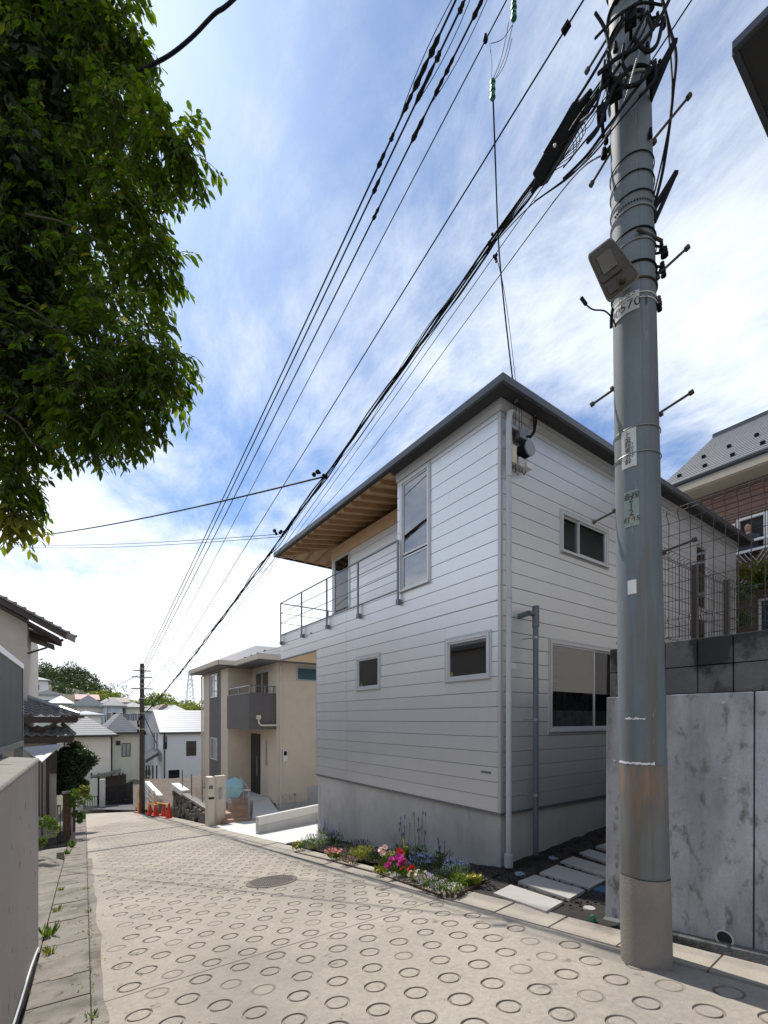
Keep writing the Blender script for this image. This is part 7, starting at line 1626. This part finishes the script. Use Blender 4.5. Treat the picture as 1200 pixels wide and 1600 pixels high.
# windows: the open one has a person behind a white rail
bwin(br, 'A', WX - .02, 4.40, 5.10, 4.30, 5.16, 'white', 'pane_b', 1, .05, .05)
mb = MB()
for q in (((3.72, 4.36), (5.18, 5.24)), ((3.72, 4.36), (4.33, 4.38)), ((3.72, 3.80), (4.38, 5.18)), ((4.30, 4.36), (4.38, 5.18))): mb.box((WX - .07, q[0][0], q[1][0]), (WX + .03, q[0][1], q[1][1]))
wf = mb.build('window', 'white', br); MB().box((WX + .028, 3.79, 4.37), (WX + .04, 4.31, 5.19)).build('dark_opening', 'dark', wf)
bwin(br, 'A', WX - .02, 3.2, 3.9, 1.9, 3.05, 'white', 'pane_b', 1, .05, .05)
bl = empty('balcony_rail', (WX - .4, 4, 3.6), 'white lattice balcony rail below the open window of the brown house', 'balcony rail')
for z in (4.50, 4.26): MB().beam((WX - .35, 2.6, z), (WX - .35, 4.6, z), .05, .06).build('top_rail', 'white', bl)
MB().box((WX - .5, 2.6, 3.30), (WX - .3, 4.6, 3.42)).build('planter_rail', 'white', bl)
for y in (4.55, 4.32, 3.5, 2.9): MB().box((WX - .37, y - .025, 3.42), (WX - .33, y + .025, 4.25)).build('rail_post', 'white', bl)
for k in range(8):
    for s_ in (1, -1):
        a = Vector((WX - .35, 3.52 + k * .1, 3.44)); b = a + Vector((0, .5 * s_, .78))
        if 3.5 <= b.y <= 4.32: MB().beam(a, b, .012, .012).build('lattice_strip', 'white', bl)
for px, py, r_, lb in ((1178, 888, .42, 'ivy with pale tips trailing below the lattice rail of the brown house'), (1160, 925, .35, 'dark ivy clump low on the brown house'), (1192, 905, .3, 'small ivy clump at the right edge under the lattice rail'), (1163, 965, .3, 'lowest ivy clump beside the brown house window')):
    c_ = atT(px, py, 11.1); bush(lb, c_, r_, 700, .05, 'leafyg' if 'pale' in lb else 'leafmid', .7, 'ivy', clumps=12)
# the person at the window
pe = empty('person', (WX - .12, 4.15, 4.3), 'person with short black hair in dark clothes leaning at the open white window', 'person')
hd = onX(1169, 826, WX - .14)
sk = MB(); hc_ = Vector((WX - .12, hd.y, hd.z))
# one continuous bust: torso, shoulders, neck and head as lofted rings
rings = []
for z, rx_, ry_, dx in ((-.62, .11, .17, 0), (-.45, .12, .19, 0), (-.28, .11, .20, 0), (-.20, .09, .18, 0), (-.15, .055, .08, -.01), (-.11, .045, .048, -.015), (-.07, .052, .05, -.02), (-.03, .078, .064, -.02), (.02, .090, .072, -.02), (.07, .085, .070, -.015), (.11, .06, .05, -.01), (.13, .015, .015, -.01)):
    rings.append([hc_ + Vector((dx + rx_ * math.cos(a), ry_ * math.sin(a), z)) for a in [2 * math.pi * k / 16 for k in range(16)]])
loft(sk, rings)
sk.ball(hc_ + Vector((-.115, 0, .0)), .014, 6, 5, (1, .8, 1.4)); body = sk.build('body', 'skin', pe, smooth=True)
hr_ = MB(); hr_.ball(hc_ + Vector((.0, 0, .055)), .092, 12, 8, (1, .86, .95)); hr_.build('hair', 'hair', pe, smooth=True)
for s_ in (1, -1): MB().ball(hc_ + Vector((-.104, .028 * s_, .022)), .008, 6, 5).build('eye', 'hair', pe)
sh = MB(); rr_ = []
for z, rx_, ry_ in ((-.64, .13, .19), (-.45, .14, .21), (-.28, .13, .22), (-.195, .11, .20), (-.145, .07, .10)): rr_.append([hc_ + Vector((rx_ * math.cos(a), ry_ * math.sin(a), z)) for a in [2 * math.pi * k / 16 for k in range(16)]])
loft(sh, rr_); sh.build('shirt', 'shirt', pe, smooth=True)
for s_ in (1, -1):
    q = [hc_ + Vector((-.02, .2 * s_, -.23)), hc_ + Vector((-.12, .23 * s_, -.36)), hc_ + Vector((-.22, .12 * s_, -.34))]; MB().tube(q, [.055, .045, .035], 8).build('sleeve', 'shirt', pe, smooth=True)
    hnd = MB(); w0 = q[2]; hnd.ball(w0 + Vector((-.03, 0, 0)), .03, 8, 6, (1.3, 1, .6))
    for k in range(4): hnd.tube([w0 + Vector((-.05, (k - 1.5) * .015, 0)), w0 + Vector((-.085 - .005 * (k in (1, 2)), (k - 1.5) * .016, -.005)), w0 + Vector((-.10, (k - 1.5) * .016, -.03))], [.008, .0075, .006], 6)
    hnd.tube([w0 + Vector((-.02, -.02 * s_, 0)), w0 + Vector((-.06, -.04 * s_, -.005))], [.009, .007], 6); hnd.build('hand', 'skin', pe, smooth=True)
bpy.context.view_layer.update()
